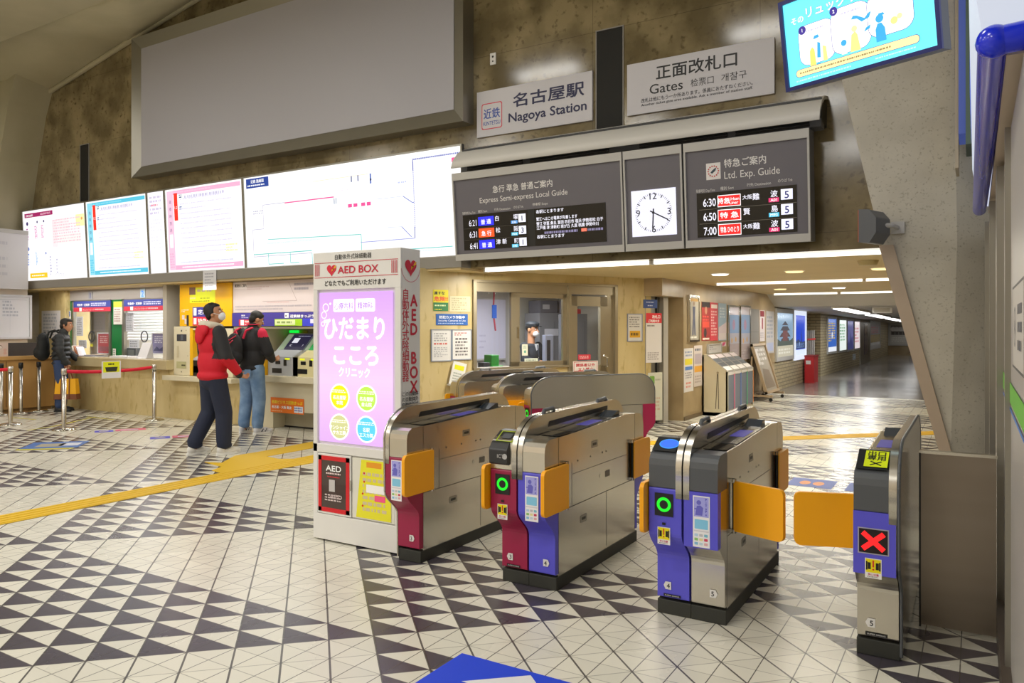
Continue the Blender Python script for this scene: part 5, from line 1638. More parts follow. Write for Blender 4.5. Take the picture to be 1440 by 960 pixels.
# ------------------------------------------------------------------ ticket machines in the wall
xw = lambda px, Y=8.0: onY(px, 480, Y).x
m = MB()
xa, xb = xw(253.5), xw(328.5)
m.box(xa, xb, 7.99, 8.06, 1.515, 2.19, M_YEL).box(xw(310), xb, 7.965, 7.99, 1.515, 2.19, M_YEL)
m.M = frame((xa, 7.989, 1.48), (1, 0, 0))
draw(m, xb - xa, 0.71, [('r', 0.2, 0.58, 0.68, 0.92, '#e0e820'), ('s', 0.34, 0.8, 0.64, 0.9, 1, '#b8a888', 3, 3), ('r', 0.19, 0.76, 0.31, 0.93, '#7a5a4a'), ('s', 0.2, 0.65, 0.32, 0.72, 1, '#d8d0a0', 4, 3), ('s', 0.4, 0.65, 0.6, 0.7, 1, '#a8b020', 5, 4), ('s', 0.24, 0.595, 0.66, 0.63, 1, '#806000', 6, 12),
                         ('r', 0.255, 0.06, 0.70, 0.48, '#3c3c9c'), ('r', 0.255, 0.06, 0.70, 0.26, '#d83048'), ('r', 0.275, 0.29, 0.33, 0.46, '#ffffff'), ('r', 0.275, 0.09, 0.33, 0.23, '#ffffff'), ('t', '定期券', 0.36, 0.32, 0.12, '#ffffff', 'L', 0.02, 0.25), ('t', '特急券', 0.36, 0.12, 0.12, '#ffffff', 'L', 0.02, 0.25),
                         ('s', 0.04, 0.36, 0.2, 0.44, 2, '#f0e8c8', 7, 4), ('s', 0.78, 0.4, 0.96, 0.48, 2, '#f0e8c8', 8, 4), ('r', 0.05, 0.2, 0.1, 0.3, '#e8d8d0'), ('r', 0.14, 0.06, 0.18, 0.3, '#3a3030'), ('r', 0.1, 0.1, 0.14, 0.22, '#e0d0c8'), ('r', 0.84, 0.1, 0.87, 0.3, '#3a3030')], 0, 0.001)
tag(m.build('machine_sign'), 'yellow wall sign with blue and red ticket labels above the white haired fare machine recess'.replace('white haired ', ''), 'sign')
# commuter pass machine
r = root('pass_machine', 'cream commuter pass machine in a yellow edged recess on the stone wall', 'ticket machine', (-10.6, 8.1, 0.72))
m = MB()
xa, xb, xc, xd, xe = xw(246), xw(268), xw(272), xw(301), xw(328)
m.box(xa, xb, 7.98, 8.45, 0.715, 1.51, M_CREAM).box(xd, xe, 7.99, 8.45, 0.715, 1.48, M_CREAM)
m.box(xb, xc, 7.985, 8.45, 0.715, 1.48, M_YEL).box(xb, xe, 8.43, 8.45, 0.715, 1.48, C('#c8c2a8')).box(xc, xd, 7.99, 8.43, 1.45, 1.48, M_CREAM)
m.build('body', r, 0.004)
m = MB(frame((xa, 7.979, 0.715), (1, 0, 0)))
wv = xb - xa
draw(m, wv, 0.795, [('r', 0.2, 0.70, 0.82, 0.84, '#3a3c44'), ('r', 0.45, 0.72, 0.6, 0.82, '#5a606a'), ('c', 0.5, 0.91, 0.02, '#2a2a2a'), ('c', 0.8, 0.92, 0.01, '#806840'), ('r', 0.2, 0.36, 0.32, 0.6, '#c8bc9c'), ('r', 0.18, 0.14, 0.8, 0.28, '#b8b488'), ('r', 0.5, 0.19, 0.75, 0.22, '#4a4a30'), ('c', 0.5, 0.07, 0.012, '#2a2a2a'), ('c', 0.9, 0.4, 0.01, '#888060')])
m.build('card_panel', r)
m = MB(Matrix.Translation((xw(284, 8.1), 8.1, 0.715)))
m.prism([(-0.1, 0.0), (0.3, 0.0), (0.3, 0.55), (0.2, 0.55), (0.0, 0.33), (-0.1, 0.28)], -0.27, 0.27, C('#b8bac0', 0, 0.35), 'x')
for a, b_, c, d_ in ((-0.2, 0.1, 0.05, 0.16), (0.1, 0.12, 0.2, 0.24), (-0.2, 0.2, -0.05, 0.25)):
    m.box(a, b_, -0.104, -0.1, c, d_, M_BLK)
m.build('coin_unit', r, 0.006)
m = MB().box(xw(243), xw(340), 7.80, 7.98, 0.64, 0.712, M_CREAM)
tag(m.build('machine_ledge', None, 0.004), 'cream ledge under the commuter pass machine', 'ledge')
# fare map and purple header
xa, xb = xw(329), xw(455)
M = frame((xa, 7.99, 1.72), (1, 0, 0))
poster('wide pale fare map with fine route lines above the ticket machines', M, xb - xa, 0.47, '#d0c4c4',
       [('r', 0.01, 0.78, 0.165, 0.99, '#e0d8d8'), ('t', '運賃表のご案内', 0.02, 0.84, 0.11, '#3a3038', 'L', 0.02, 0.14), ('s', 0.17, 0.72, 0.45, 0.85, 2, '#c0a8a8', 3, 14), ('l', ((0.64, 0.93), (0.73, 0.35), (0.35, 0.35)), 0.014, '#a89898'), ('s', 0.7, 0.65, 0.98, 0.92, 2, '#9a94a0', 4, 40), ('s', 0.03, 0.06, 0.98, 0.24, 2, '#b0a8b0', 5, 70), ('s', 0.4, 0.3, 0.7, 0.33, 1, '#c89090', 6, 30)], name='fare_map', cat='map')
M = frame((xa, 7.975, 1.515), (1, 0, 0))
poster('purple ticket machine header with a lime label and white lettering', M, xb - xa, 0.20, '#443a98',
       [('t', '近鉄線きっぷうりば', 0.665, 0.63, 0.24, '#ffffff', 'L', 0.03, 0.33), ('r', 0.605, 0.6, 0.65, 0.95, '#ffffff'), ('c', 0.62, 0.75, 0.07, '#404040'), ('r', 0.08, 0.02, 0.31, 0.5, '#d83048'), ('r', 0.10, 0.06, 0.14, 0.46, '#ffffff'), ('t', '特急券', 0.15, 0.28, 0.16, '#ffffff', 'L', 0.02), ('s', 0.15, 0.06, 0.27, 0.2, 1, '#ffd8d8', 3, 6), ('t', '乗車券', 0.11, 0.75, 0.14, '#ffffff', 'L', 0.02), ('s', 0.11, 0.6, 0.2, 0.68, 1, '#d8d8f0', 4, 6),
        ('r', 0.495, 0.02, 0.795, 0.52, '#a8d820'), ('r', 0.5, 0.08, 0.72, 0.46, '#e0ecb0'), ('s', 0.52, 0.15, 0.7, 0.4, 1, '#90a860', 5, 4), ('r', 0.80, 0, 1, 0.54, '#4048d8'), ('r', 0.88, 0.2, 1, 0.5, '#e8e8ff')], name='machine_header', cat='sign')
r = root('ticket_vending_counter', 'cream ticket vending counter with sloping screens in front of the man in jeans', 'ticket machine', (-8.2, 8.0, 0))
xl, xr = XL, -7.6
m = MB()
m.box(xl, xr, 7.82, 8.6, 0.70, 0.785, M_CREAM).box(xl, xl + 0.30, 7.98, 8.5, 0.0, 0.70, M_CREAM).box(xl + 0.30, xr, 7.95, 8.5, 0.27, 0.70, M_CREAM).box(xl + 0.30, xr, 8.22, 8.5, 0.0, 0.27, C('#b9b196'))
m.box(xl + 0.02, xr, 8.20, 8.5, 0.0, 0.02, M_BLK)
xq = xe + 0.01
m.box(xq, xr, 8.55, 8.6, 0.785, 1.5, C('#b6ae92')).box(xq, xr, 8.0, 8.55, 1.475, 1.51, M_CREAM).box(xl - 0.02, xl + 0.06, 8.0, 8.55, 0.785, 1.475, M_CREAM)
m.build('body', r, 0.004)
for k, (px, cc, sc, sc2) in enumerate(((404, '#aeb2b8', '#2e2a50', '#e8e8f4'), (440, '#d8cfa0', '#28a050', '#60e090'))):
    xc = xw(px, 8.05)
    m = MB(Matrix.Translation((xc, 8.02, 0.785)))
    m.prism([(-0.06, 0.0), (0.5, 0.0), (0.5, 0.62), (0.36, 0.62), (0.10, 0.36), (0.04, 0.33), (-0.06, 0.28)], -0.31, 0.31, C(cc, 0, 0.4), 'x')
    for a, b_, c, d_ in ((-0.22, -0.02, 0.04, 0.11), (-0.15, -0.05, 0.17, 0.22), (0.02, 0.08, 0.15, 0.24)):
        m.box(a, b_, -0.064, -0.06, c, d_, M_BLK)
    mu = m.build('machine_unit', r, 0.006)
    dv = Vector((0, 0.26, 0.26)).normalized()
    s_ = MB(frame((xc, 8.12, 1.147), (1, 0, 0), dv))
    s_.rect(-0.17, 0.02, 0.27, 0.34, 0.004, C(sc, 0.5 if k == 0 else 0.8)).rect(-0.1, 0.16, 0.02, 0.26, 0.005, C(sc2, 0.9))
    if k == 0:
        s_.text('IC', -0.1, 0.09, 0.05, C(sc2, 0.9), 'L', 0, 0.005).text('?', 0.16, 0.09, 0.06, C(sc2, 0.9), 'L', 0, 0.005).scrib(-0.05, 0.29, 0.22, 0.31, 1, C('#c8c8e0', 0.8), 3, 0.005)
    s_.rect(-0.29, 0.02, -0.18, 0.34, 0.004, C('#cfe8c0', 0.3))
    s_.build('screen', mu)
    for q in (-0.12, 0.1):
        MB(frame((xc + q, 7.957, 1.035), (1, 0, 0))).rect(-0.05, -0.012, 0.05, 0.012, 0, C('#e8f020', 1.0)).build('lamp_strip', mu)
m = MB(frame((xw(384, 8.5), 8.54, 1.2), (1, 0, 0)))
m.box(0.1, 0.72, 0.0, 0.25, 0, 0.006, C('#c0b040')).rect(0.2, 0.16, 0.4, 0.22, 0.008, C('#504820')).scrib(0.2, 0.04, 0.6, 0.12, 2, C('#c86030'), 4, 0.008)
m.build('back_notice', r)
MB(frame((xw(414, 8.5), 8.5, 1.43), (1, 0, 0))).box(-0.1, 0.1, -0.02, 0.02, 0, 0.01, C('#10e040', 1.2)).build('ready_lamp', r)
M, w, h = atY(381, 427.5, 558, 579, 7.945)
poster('orange commuter ticket notice on the front of the vending counter', M, w, h, '#f07818', [('t', '名阪ビジネス回数きっぷ', 0.04, 0.62, 0.24, '#f8e030', 'L', 0.03, 0.92), ('t', '名古屋・大阪 難波', 0.04, 0.3, 0.2, '#ffffff', 'L', 0.03, 0.6), ('r', 0.72, 0.08, 0.85, 0.5, '#e8ecf4'), ('r', 0.86, 0.08, 0.98, 0.5, '#e8ecf4'), ('s', 0.73, 0.15, 0.97, 0.45, 2, '#5070c0', 3, 5), ('s', 0.04, 0.08, 0.4, 0.16, 1, '#ffd8a8', 4, 8)], name='notice', cat='notice')
m = MB().box(xw(365, 7.9), xw(372, 7.9), 7.9, 8.1, 0.787, 1.02, M_YEL)
tag(m.build('yellow_box'), 'small upright yellow box on the vending counter beside the man in jeans', 'box')
m = MB(frame((onY(286, 388, 7.735).x, 7.732, 2.07), (1, 0, 0)))
m.box(0, 0.31, 0, 0.3, 0, 0.004, C('#dedee2')).scrib(0.04, 0.04, 0.27, 0.27, 5, C('#a8a8b4'), 3, 0.005, 0.4)
tag(m.build('notice'), 'white sheet taped to the grey header under the pink timetable', 'notice')

# ------------------------------------------------------------------ queue barriers
def stanchion(x, y, label, h=0.9, head=True):
    r = root('queue_post', label, 'queue post', (x, y, 0), 0, 'queue barrier posts')
    b_ = MB(Matrix.Translation((x, y, 0)))
    b_.lathe([(0, 0.0), (0.155, 0.0), (0.155, 0.012), (0.13, 0.028), (0.05, 0.04), (0, 0.04)], M_CHROME)
    b_.build('base', r)
    b_ = MB(Matrix.Translation((x, y, 0)))
    b_.lathe([(0.031, 0.04), (0.031, h - 0.09), (0.031, h - 0.09)], M_STEEL, n=18)
    b_.build('pole', r)
    b_ = MB(Matrix.Translation((x, y, 0)))
    b_.lathe([(0.033, h - 0.09), (0.038, h - 0.085), (0.038, h - 0.01), (0.03, h), (0, h)], M_STEEL if head else M_BLK, n=18)
    b_.build('belt_head', r)
    return r


def belt(p, q, z, label):
    r = MB()
    d = Vector((q[0] - p[0], q[1] - p[1], 0)).normalized()
    a, b_ = Vector((p[0], p[1], z)) + d * 0.042, Vector((q[0], q[1], z)) - d * 0.045
    n = Vector((-d.y, d.x, 0)) * 0.002
    vs, fs = [], []
    for i in range(13):
        t = i / 12
        c = a.lerp(b_, t) - Vector((0, 0, 0.03 * 4 * t * (1 - t)))
        vs += [c - Vector((0, 0, 0.025)) - n, c + Vector((0, 0, 0.025)) - n, c - Vector((0, 0, 0.025)) + n, c + Vector((0, 0, 0.025)) + n]
    for i in range(12):
        k = i * 4
        fs += [(k, k + 4, k + 5, k + 1), (k + 2, k + 3, k + 7, k + 6), (k + 1, k + 5, k + 7, k + 3), (k, k + 2, k + 6, k + 4)]
    r.add(vs, fs, C('#e01838'), True)
    return tag(r.build('barrier_belt'), label, 'belt')


S1, S2, S3 = (-11.2, 6.19), (-11.16, 7.62), (-12.48, 6.08)
stanchion(*S1, 'steel queue post in front of the yellow tote bag, belt clipped to it')
stanchion(*S2, 'steel queue post close to the stone wall at the far end of the red belt')
stanchion(*S3, 'steel queue post before the wooden counter holding the cut off red belt')
belt(S1, S2, 0.855, 'red barrier belt stretched between two posts along the ticket counter')
belt((-13.9, 6.0), S3, 0.855, 'short red barrier belt running out of view by the wooden counter')
stanchion(-13.9, 6.0, 'steel queue post just out of sight behind the picture edge'.replace('just out of sight behind the picture edge', 'holding the other end of the cut off red belt'))
for x, y, lab in ((-14.1, 6.40, 'leaning group post nearest the photo card on the wooden counter'.replace('leaning group post', 'black headed queue post')), (-14.1, 6.72, 'black headed queue post behind the post with the cut off belt'), (-14.1, 7.04, 'black headed queue post in the middle of the wooden counter front'), (-14.13, 7.36, 'black headed queue post nearest the black backpack')):
    stanchion(x, y, lab, 0.88, False)
m = MB(frame((onY(128.5, 515, 6.9).x + 0.0, 6.905, 0.735), (1, 0, 0)))
m.M = Matrix.Translation((-11.185, 6.75, 0.72)) @ Matrix.Rotation(math.radians(88), 4, 'Z') @ Matrix.Rotation(math.radians(90), 4, 'X')
m.box(0.0, 0.3, 0, 0.26, 0.004, 0.008, C('#e8e8e8')).rect(0.02, 0.09, 0.28, 0.25, 0.0095, C('#e8ee20')).scrib(0.1, 0.2, 0.2, 0.23, 1, M_BLK, 3, 0.0105, 0.8, 3)
m.poly([(0.05, 0.17, 0.0105), (0.25, 0.17, 0.0105), (0.23, 0.10, 0.0105), (0.07, 0.10, 0.0105)], C('#30342a'))
tag(m.build('belt_sign'), 'white and yellow notice hung on the long red barrier belt', 'sign')

# ------------------------------------------------------------------ markings laid on the floor
def floor_sheet(name, label, cat, pts, col, z=0.002, items=None, rough=0.5, thick=0.002):
    m = MB()
    m.prism(pts, 0.0006, z, C(col, 0, rough) if isinstance(col, str) else col)
    if items:
        items(m)
    return tag(m.build(name), label, cat)


tp = MB()
tp.box(-6.56, -6.25, -1.0, 6.95, 0.0006, 0.005, M_TACT)
for k in range(4):
    tp.box(-6.535 + k * 0.075, -6.505 + k * 0.075, -1.0, 6.95, 0.005, 0.008, M_TACT)
fp_ = lambda L: [tuple(onZ(a, b_).xy) for a, b_ in L]
tp.prism(fp_([(288, 650), (312, 651), (330, 641), (372, 634), (404, 628), (440, 621), (440, 630), (374, 642), (392, 645.5), (440, 645), (440, 651), (395, 659), (330, 671), (318, 668), (298, 661.5), (312, 656.5)])[::-1], 0.0006, 0.0055, M_TACT)
dvec = Vector((math.sqrt(.5), math.sqrt(.5)))
a0 = Vector((-3.62, 9.48)); a1 = a0 + dvec * 4.6
nn_ = Vector((-dvec.y, dvec.x)) * 0.15
tp.prism([tuple(a0 - nn_), tuple(a1 - nn_), tuple(a1 + nn_), tuple(a0 + nn_)], 0.0006, 0.005, M_TACT)
for k in range(-1, 3):
    o_ = Vector((-dvec.y, dvec.x)) * (k * 0.075 - 0.037)
    e_ = Vector((-dvec.y, dvec.x)) * 0.015
    tp.prism([tuple(a0 + o_ - e_), tuple(a1 + o_ - e_), tuple(a1 + o_ + e_), tuple(a0 + o_ + e_)], 0.005, 0.008, M_TACT)
tag(tp.build('tactile_paving'), 'yellow ribbed tactile paving strip crossing the tiled floor and turning to the passage', 'tactile paving')

q = [onZ(*p) for p in ((650, 918), (560, 977), (640, 1010), (960, 1010), (808, 960))]
A_ = Vector((-1.998, 2.935, 0))


def arrow_items(m):
    m.prism([(-1.62, 2.905), (-1.84, 2.70), (-1.735, 2.70), (-1.735, 2.3), (-1.50, 2.3), (-1.50, 2.70), (-1.40, 2.70)], 0.002, 0.0024, C('#e6e6e6'))


floor_sheet('floor_arrow', 'blue floor sticker with a white arrow, cut off below the double gates', 'floor sticker', [(-1.998, 2.2), (-1.22, 2.2), (-1.22, 2.935), (-1.998, 2.935)], '#1c46dc', 0.002, arrow_items)
for lab, x, y, c2 in (('faded blue floor sticker in the passage behind the gate with the orange flap', -1.53, 7.72, '#d89060'), ('faded blue floor sticker behind the slim gate with the red cross', -1.02, 7.72, '#d89060')):
    def its(m, x=x, y=y, c2=c2):
        m.M = Matrix.Translation((x, y, 0))
        m.disc(0.14, 0.2, 0.05, 0.0024, C(c2), 12, 0.1).disc(0.26, 0.2, 0.05, 0.0024, C(c2), 12, 0.1)
    floor_sheet('floor_sticker', lab, 'floor sticker', [(x, y), (x + 0.4, y), (x + 0.4, y + 0.42), (x, y + 0.42)], '#5a6cae', 0.002, its)
for lab, pxs, c1, c2 in (('blue and red queue sticker in front of the stone wall', ((133, 607), (163, 607.5), (168, 603.8), (205, 603), (198, 600.8), (160, 602)), '#4848c8', '#d86080'),
                         ('blue and red queue sticker behind the man in the red jacket', ((211, 616), (240, 618), (246, 613), (288, 612), (284, 609.5), (238, 611.5)), '#4848c8', '#d86080')):
    P_ = [onZ(*p) for p in pxs]
    c_ = (P_[0] + P_[3]) / 2
    u_ = (P_[3] - P_[0]); u_.z = 0
    ln_ = u_.length; u_.normalize()
    v_ = Vector((-u_.y, u_.x, 0))
    o_ = P_[0] - v_ * 0.0
    m = MB(Matrix(((u_.x, v_.x, 0, o_.x), (u_.y, v_.y, 0, o_.y), (0, 0, 1, 0), (0, 0, 0, 1))))
    m.box(0, ln_ * 0.36, -0.11, 0.11, 0.0006, 0.002, C(c1)).box(ln_ * 0.4, ln_, -0.09, 0.13, 0.0006, 0.002, C(c2)).disc(ln_ * 0.18, 0, 0.07, 0.0023, C('#b8b0b0'), 14, 0.05).rect(ln_ * 0.5, -0.02, ln_ * 0.85, 0.06, 0.0023, C('#c8c0d8'))
    tag(m.build('queue_sticker'), lab, 'floor sticker')
P_ = onZ(78, 625.5)
m = MB(Matrix.Translation((P_.x, P_.y, 0)) @ Matrix.Rotation(math.radians(45), 4, 'Z'))
m.box(-0.33, 0.33, -0.28, 0.28, 0.0006, 0.002, C('#4a72b8')).rect(-0.2, -0.15, 0.1, 0.12, 0.0023, C('#b0a890')).rect(0.05, -0.1, 0.28, 0.15, 0.0023, C('#d8dce8')).box(-0.34, 0.3, -0.36, -0.29, 0.0006, 0.002, C('#e0d820'))
tag(m.build('floor_sticker'), 'square blue floor sticker with a yellow edge on the tiles before the red belt', 'floor sticker')
m = MB()
for L in (((38, 605), (75, 599.5)), ((75, 599.5), (134, 586)), ((122, 586), (160, 590)), ((18, 587), (50, 590))):
    a, b_ = onZ(*L[0]), onZ(*L[1])
    m.line(a.x, a.y, b_.x, b_.y, 0.045, 0.0016, C('#c8c040'))
tag(m.build('floor_tape'), 'thin worn yellow tape lines on the floor before the ticket counter', 'floor tape')

# ------------------------------------------------------------------ notices on the office wall
def onoff(label, x0, x1, t_, b_, col, items, name='notice', cat='notice', fc=None, off=0.0):
    M, w, h = atP(x0, x1, t_, b_, off)
    return poster(label, M, w, h, col, items, fc, 0, cat, name, fw=0.012, depth=0.014)


onoff('yellow and green danger poster high beside the office window', 609, 630, 407, 437, '#e8dc18', [('r', 0, 0, 1, 0.40, '#2c7a44'), ('t', '渡すな', 0.06, 0.78, 0.17, '#2a2a20', 'L', 0.03, 0.7), ('t', '危険!!', 0.06, 0.48, 0.24, '#e86030', 'L', 0.04, 0.9), ('s', 0.1, 0.2, 0.9, 0.32, 1, '#d8e8b0', 3, 4), ('s', 0.1, 0.03, 0.6, 0.12, 1, '#e8dc18', 4, 4)], 'poster', 'poster')
onoff('faded cream notice between the yellow danger poster and the window frame', 632, 661, 416, 438, '#d8d0ac', lines(31, 6, '#b8b08c'))
onoff('blue and white camera warning plate on the office wall', 613, 657.5, 441, 457, '#1f5cae', [('t', '防犯カメラ作動中', 0.5, 0.6, 0.28, '#e8f0fa', 'C', 0.03, 0.8), ('t', 'Security Cameras in Use', 0.5, 0.33, 0.22, '#e8f0fa', 'C', 0.01, 0.86), ('s', 0.06, 0.1, 0.94, 0.22, 1, '#b8d0ee', 3, 14)], 'camera_sign', 'sign')
onoff('framed white notice with a red line of print, farther from the window', 607, 633.5, 464, 507, '#e0dedc', [('s', 0.1, 0.62, 0.9, 0.92, 4, '#a8a8a8', 32, 5), ('s', 0.1, 0.5, 0.9, 0.6, 1, '#d06a60', 33, 5), ('s', 0.1, 0.1, 0.9, 0.45, 6, '#b0b0b4', 34, 5)], fc='#8890a0')
onoff('framed white notice with bold black lines, close to the vinyl sheet', 636, 661.5, 464, 505, '#e2e0de', [('s', 0.1, 0.8, 0.9, 0.93, 2, '#c08080', 35, 5), ('s', 0.15, 0.1, 0.9, 0.75, 6, '#6a6668', 36, 5)], fc='#8890a0')
onoff('framed grey notice with a yellow panel beside the door recess', 882.5, 902, 442, 479, '#dcd8d2', [('s', 0.1, 0.5, 0.9, 0.93, 5, '#8a8480', 37, 5), ('r', 0.12, 0.12, 0.88, 0.38, '#e0a820'), ('s', 0.2, 0.16, 0.8, 0.34, 1, '#3a3020', 38, 4)], fc='#8c92a8')
onoff('small dark blue plate above the red topped notice', 904.5, 924, 421, 433, '#3c5494', [('s', 0.2, 0.6, 0.8, 0.8, 1, '#d0d8ee', 39, 5), ('s', 0.3, 0.2, 0.7, 0.4, 1, '#d0d8ee', 40, 5)], 'plate', 'sign')
onoff('tall white notice with a red top on the stone beside the door recess', 908, 930, 440, 510, '#e4dfdc', [('r', 0, 0.80, 1, 1, '#e03038'), ('t', '改札口', 0.4, 0.90, 0.07, '#ffffff', 'L', 0.03, 0.5), ('t', 'ご利用の方', 0.15, 0.82, 0.06, '#ffffff', 'L', 0.03, 0.7), ('s', 0.1, 0.05, 0.9, 0.22, 4, '#b0a8a8', 42, 6), ('s', 0.08, 0.72, 0.6, 0.77, 1, '#807878', 43, 5)])
onoff('pale notice with a green square under the red topped notice', 911, 931, 524, 592, '#d6d6c4', [('rr', 0.1, 0.76, 0.45, 0.93, 0.02, '#78a848'), ('s', 0.5, 0.82, 0.9, 0.88, 1, '#a8a890', 44, 4), ('s', 0.2, 0.2, 0.9, 0.5, 4, '#d0b8a0', 45, 3), ('s', 0.1, 0.05, 0.9, 0.12, 1, '#b8c8a0', 46, 5)])
M, w, h = atX(933, 941, 452, 486, XW - 0.265)
poster('white sheet of small print taped to the recessed metal door', M, w, h, '#d4cec4', lines(47, 8), name='notice', cat='notice')
onoff('red and white no entry notice low on the office door', 806, 841, 508, 523, '#e8e2dc', [('box', 0.03, 0.05, 0.97, 0.95, 0.05, '#c84848'), ('t', '関係者以外', 0.5, 0.5, 0.32, '#c02030', 'C', 0.03, 0.75), ('t', '立入禁止', 0.5, 0.12, 0.3, '#c02030', 'C', 0.03, 0.6)], off=-0.008)
onoff('small red label just above the no entry notice', 815, 832, 498.5, 506, '#d83848', [('s', 0.1, 0.2, 0.9, 0.8, 2, '#f8d0d0', 48, 4)], 'label_sticker', 'sign', off=-0.03)
onoff('narrow white card on the corner of the office window sash', 735, 743, 484, 500, '#e0e0cc', [('s', 0.2, 0.6, 0.8, 0.9, 2, '#90b0a0', 49, 3), ('c', 0.5, 0.35, 0.12, '#6aa890')], off=-0.018)
onoff('white notice along the sill of the office window', 739.5, 758, 504, 516, '#d8e0d0', lines(50, 3, '#a0a89c'), off=-0.034)
m = MB(OM @ Matrix.Translation((0.02, 0.86, 0.0)))
p_ = OMi @ onP(629, 545, OA, ON)
m = MB(OM @ Matrix.Translation((p_.x, 0.78, 0.03)) @ Matrix.Rotation(math.radians(-14), 4, 'Z'))
m.box(0, 0.2, 0, 0.3, 0.0, 0.012, C('#e8e8e4')).rect(0.03, 0.2, 0.17, 0.26, 0.013, C('#e8e820')).scrib(0.03, 0.03, 0.17, 0.17, 4, C('#a8b0a8'), 3, 0.013)
m.box(0.0, 0.2, -0.02, 0.0, -0.03, 0.06, C('#c8c8c4'))
tag(m.build('leaflet_holder'), 'tilted white leaflet holder with a yellow label on the office wall'.replace('tilted ', 'tilted '), 'holder')

# ------------------------------------------------------------------ inside the office
def inoff(name, label, cat, fn, bevel=0.0):
    m = MB(OM)
    fn(m)
    return tag(m.build(name, None, bevel), label, cat)


def inU(px, n):
    return (OMi @ onP(px, 470, OA - ON * -n, ON)).x


def inZ(px, py, n):
    return onP(px, py, OA - ON * -n, ON).z


ua, ub = inU(660, -2.8), inU(711, -2.8)
inoff('wall_board', 'large white board on the wall behind the clear vinyl sheet', 'board', lambda m: m.box(ua, ub, 0.95, 1.98, -2.845, -2.80, C('#d8d6e6')).box(ua, ub, 0.92, 0.95, -2.845, -2.79, M_GREY).box(ua, ub, 1.98, 2.01, -2.845, -2.79, M_GREY).scrib(ua + 0.2, 1.1, ub - 0.4, 1.4, 3, C('#c0bed4'), 3, -2.799, 0.3))
uc, ud = inU(759, -2.2), inU(800, -2.2)
inoff('office_cabinet', 'tall grey steel cabinet seen through the sliding office window', 'cabinet', lambda m: m.box(uc, ud, 0.0, inZ(770, 440, -2.2), -2.65, -2.2, C('#85868c')).rect((uc + ud) / 2, 0.05, (uc + ud) / 2 + 0.006, 1.6, -2.198, C('#4a4a50')).rect(uc + 0.1, 1.35, uc + 0.5, 1.47, -2.197, C('#d4d4de')))
ue = inU(809, -1.3)
inoff('office_cabinet', 'grey steel cabinet seen through the glass of the office door', 'cabinet', lambda m: m.box(ue, inU(826, -1.3), 0.0, inZ(815, 441, -1.3), -1.75, -1.3, C('#767880')).rect(ue + 0.2, 0.05, ue + 0.206, 1.6, -1.298, C('#4a4a50')), 0.004)
zt_ = inZ(770, 440, -2.2)
for i, (a, c, lab) in enumerate(((uc + 0.05, '#6a6a74', 'dark file box on top of the tall office cabinet'), (uc + 0.5, '#a8a4ac', 'pale file box on top of the tall office cabinet'))):
    inoff('file_box', lab, 'box', lambda m, a=a, c=c: m.box(a, a + 0.38, zt_ + 0.002, zt_ + 0.22, -2.6, -2.25, C(c)).rect(a + 0.05, zt_ + 0.07, a + 0.2, zt_ + 0.15, -2.249, C('#b8b8be')), 0.004)
zr_ = inZ(815, 441, -1.3)
inoff('file_box', 'red file box on top of the cabinet behind the office door', 'box', lambda m: m.box(ue + 0.02, ue + 0.16, zr_ + 0.002, zr_ + 0.08, -1.65, -1.35, C('#b83a44')), 0.004)
def desk(m):
    m.box(0.5, 2.9, 0.86, 0.90, -1.05, -0.4, C('#8f8f96'))
    for a in (0.55, 2.8):
        m.box(a, a + 0.05, 0, 0.86, -1.0, -0.45, C('#75757c'))
    m.box(0.6, 2.8, 0.3, 0.86, -0.47, -0.45, C('#75757c'))
inoff('office_desk', 'grey office desk behind the clear vinyl sheet', 'desk', desk)
inoff('desk_unit', 'grey blue upright machine on the office desk behind the sliding window', 'machine', lambda m: m.box(inU(767, -0.6), inU(778, -0.6), 0.902, inZ(770, 471, -0.6), -0.68, -0.6, C('#9298b0')).rect(inU(769, -0.6), 0.98, inU(774, -0.6), inZ(770, 478, -0.6), -0.599, C('#30323a')), 0.004)
inoff('card_reader_box', 'small dark box on the desk behind the vinyl sheet', 'machine', lambda m: m.box(inU(680, -0.6), inU(689, -0.6), 0.902, 1.0, -0.75, -0.6, C('#3c4048')), 0.004)
def tray_(m):
    m.box(inU(691, -0.7), inU(702, -0.7), 0.902, inZ(696, 499, -0.7), -0.9, -0.7, C('#3ca848')).box(inU(691, -0.7), inU(706, -0.7), 0.902, 0.95, -0.7, -0.66, C('#3ca848'))
inoff('desk_stand', 'bright green stand on the office desk behind the vinyl sheet', 'stand', tray_, 0.01)
def rack_(m):
    for z in (0.45, 0.95, 1.4):
        m.box(4.0, 4.19, z, z + 0.03, -1.1, -0.3, M_GREY)
    for a in (-1.08, -0.35):
        m.box(4.05, 4.1, 0, 1.9, a, a + 0.04, M_GREY)
    m.box(4.02, 4.18, 1.432, 1.62, -1.0, -0.45, C('#c8c8cc')).box(4.02, 4.18, 0.982, 1.2, -0.95, -0.5, C('#a8a8b0'))
inoff('office_rack', 'grey steel rack with pale boxes against the end wall of the office', 'rack', rack_)
def strap(m):
    m.tube([(1.10, 2.0, -0.25), (1.08, 1.7, -0.25), (1.12, 1.45, -0.25)], 0.012, C('#c04860'), 6)
    m.rrect(1.06, 1.62, 1.13, 1.80, 0.02, -0.235, C('#2c68d8')).box(1.06, 1.13, 1.62, 1.80, -0.25, -0.236, C('#2c68d8'))
inoff('hanging_tag', 'blue tag on a red strap hung behind the vinyl sheet', 'tag', strap)

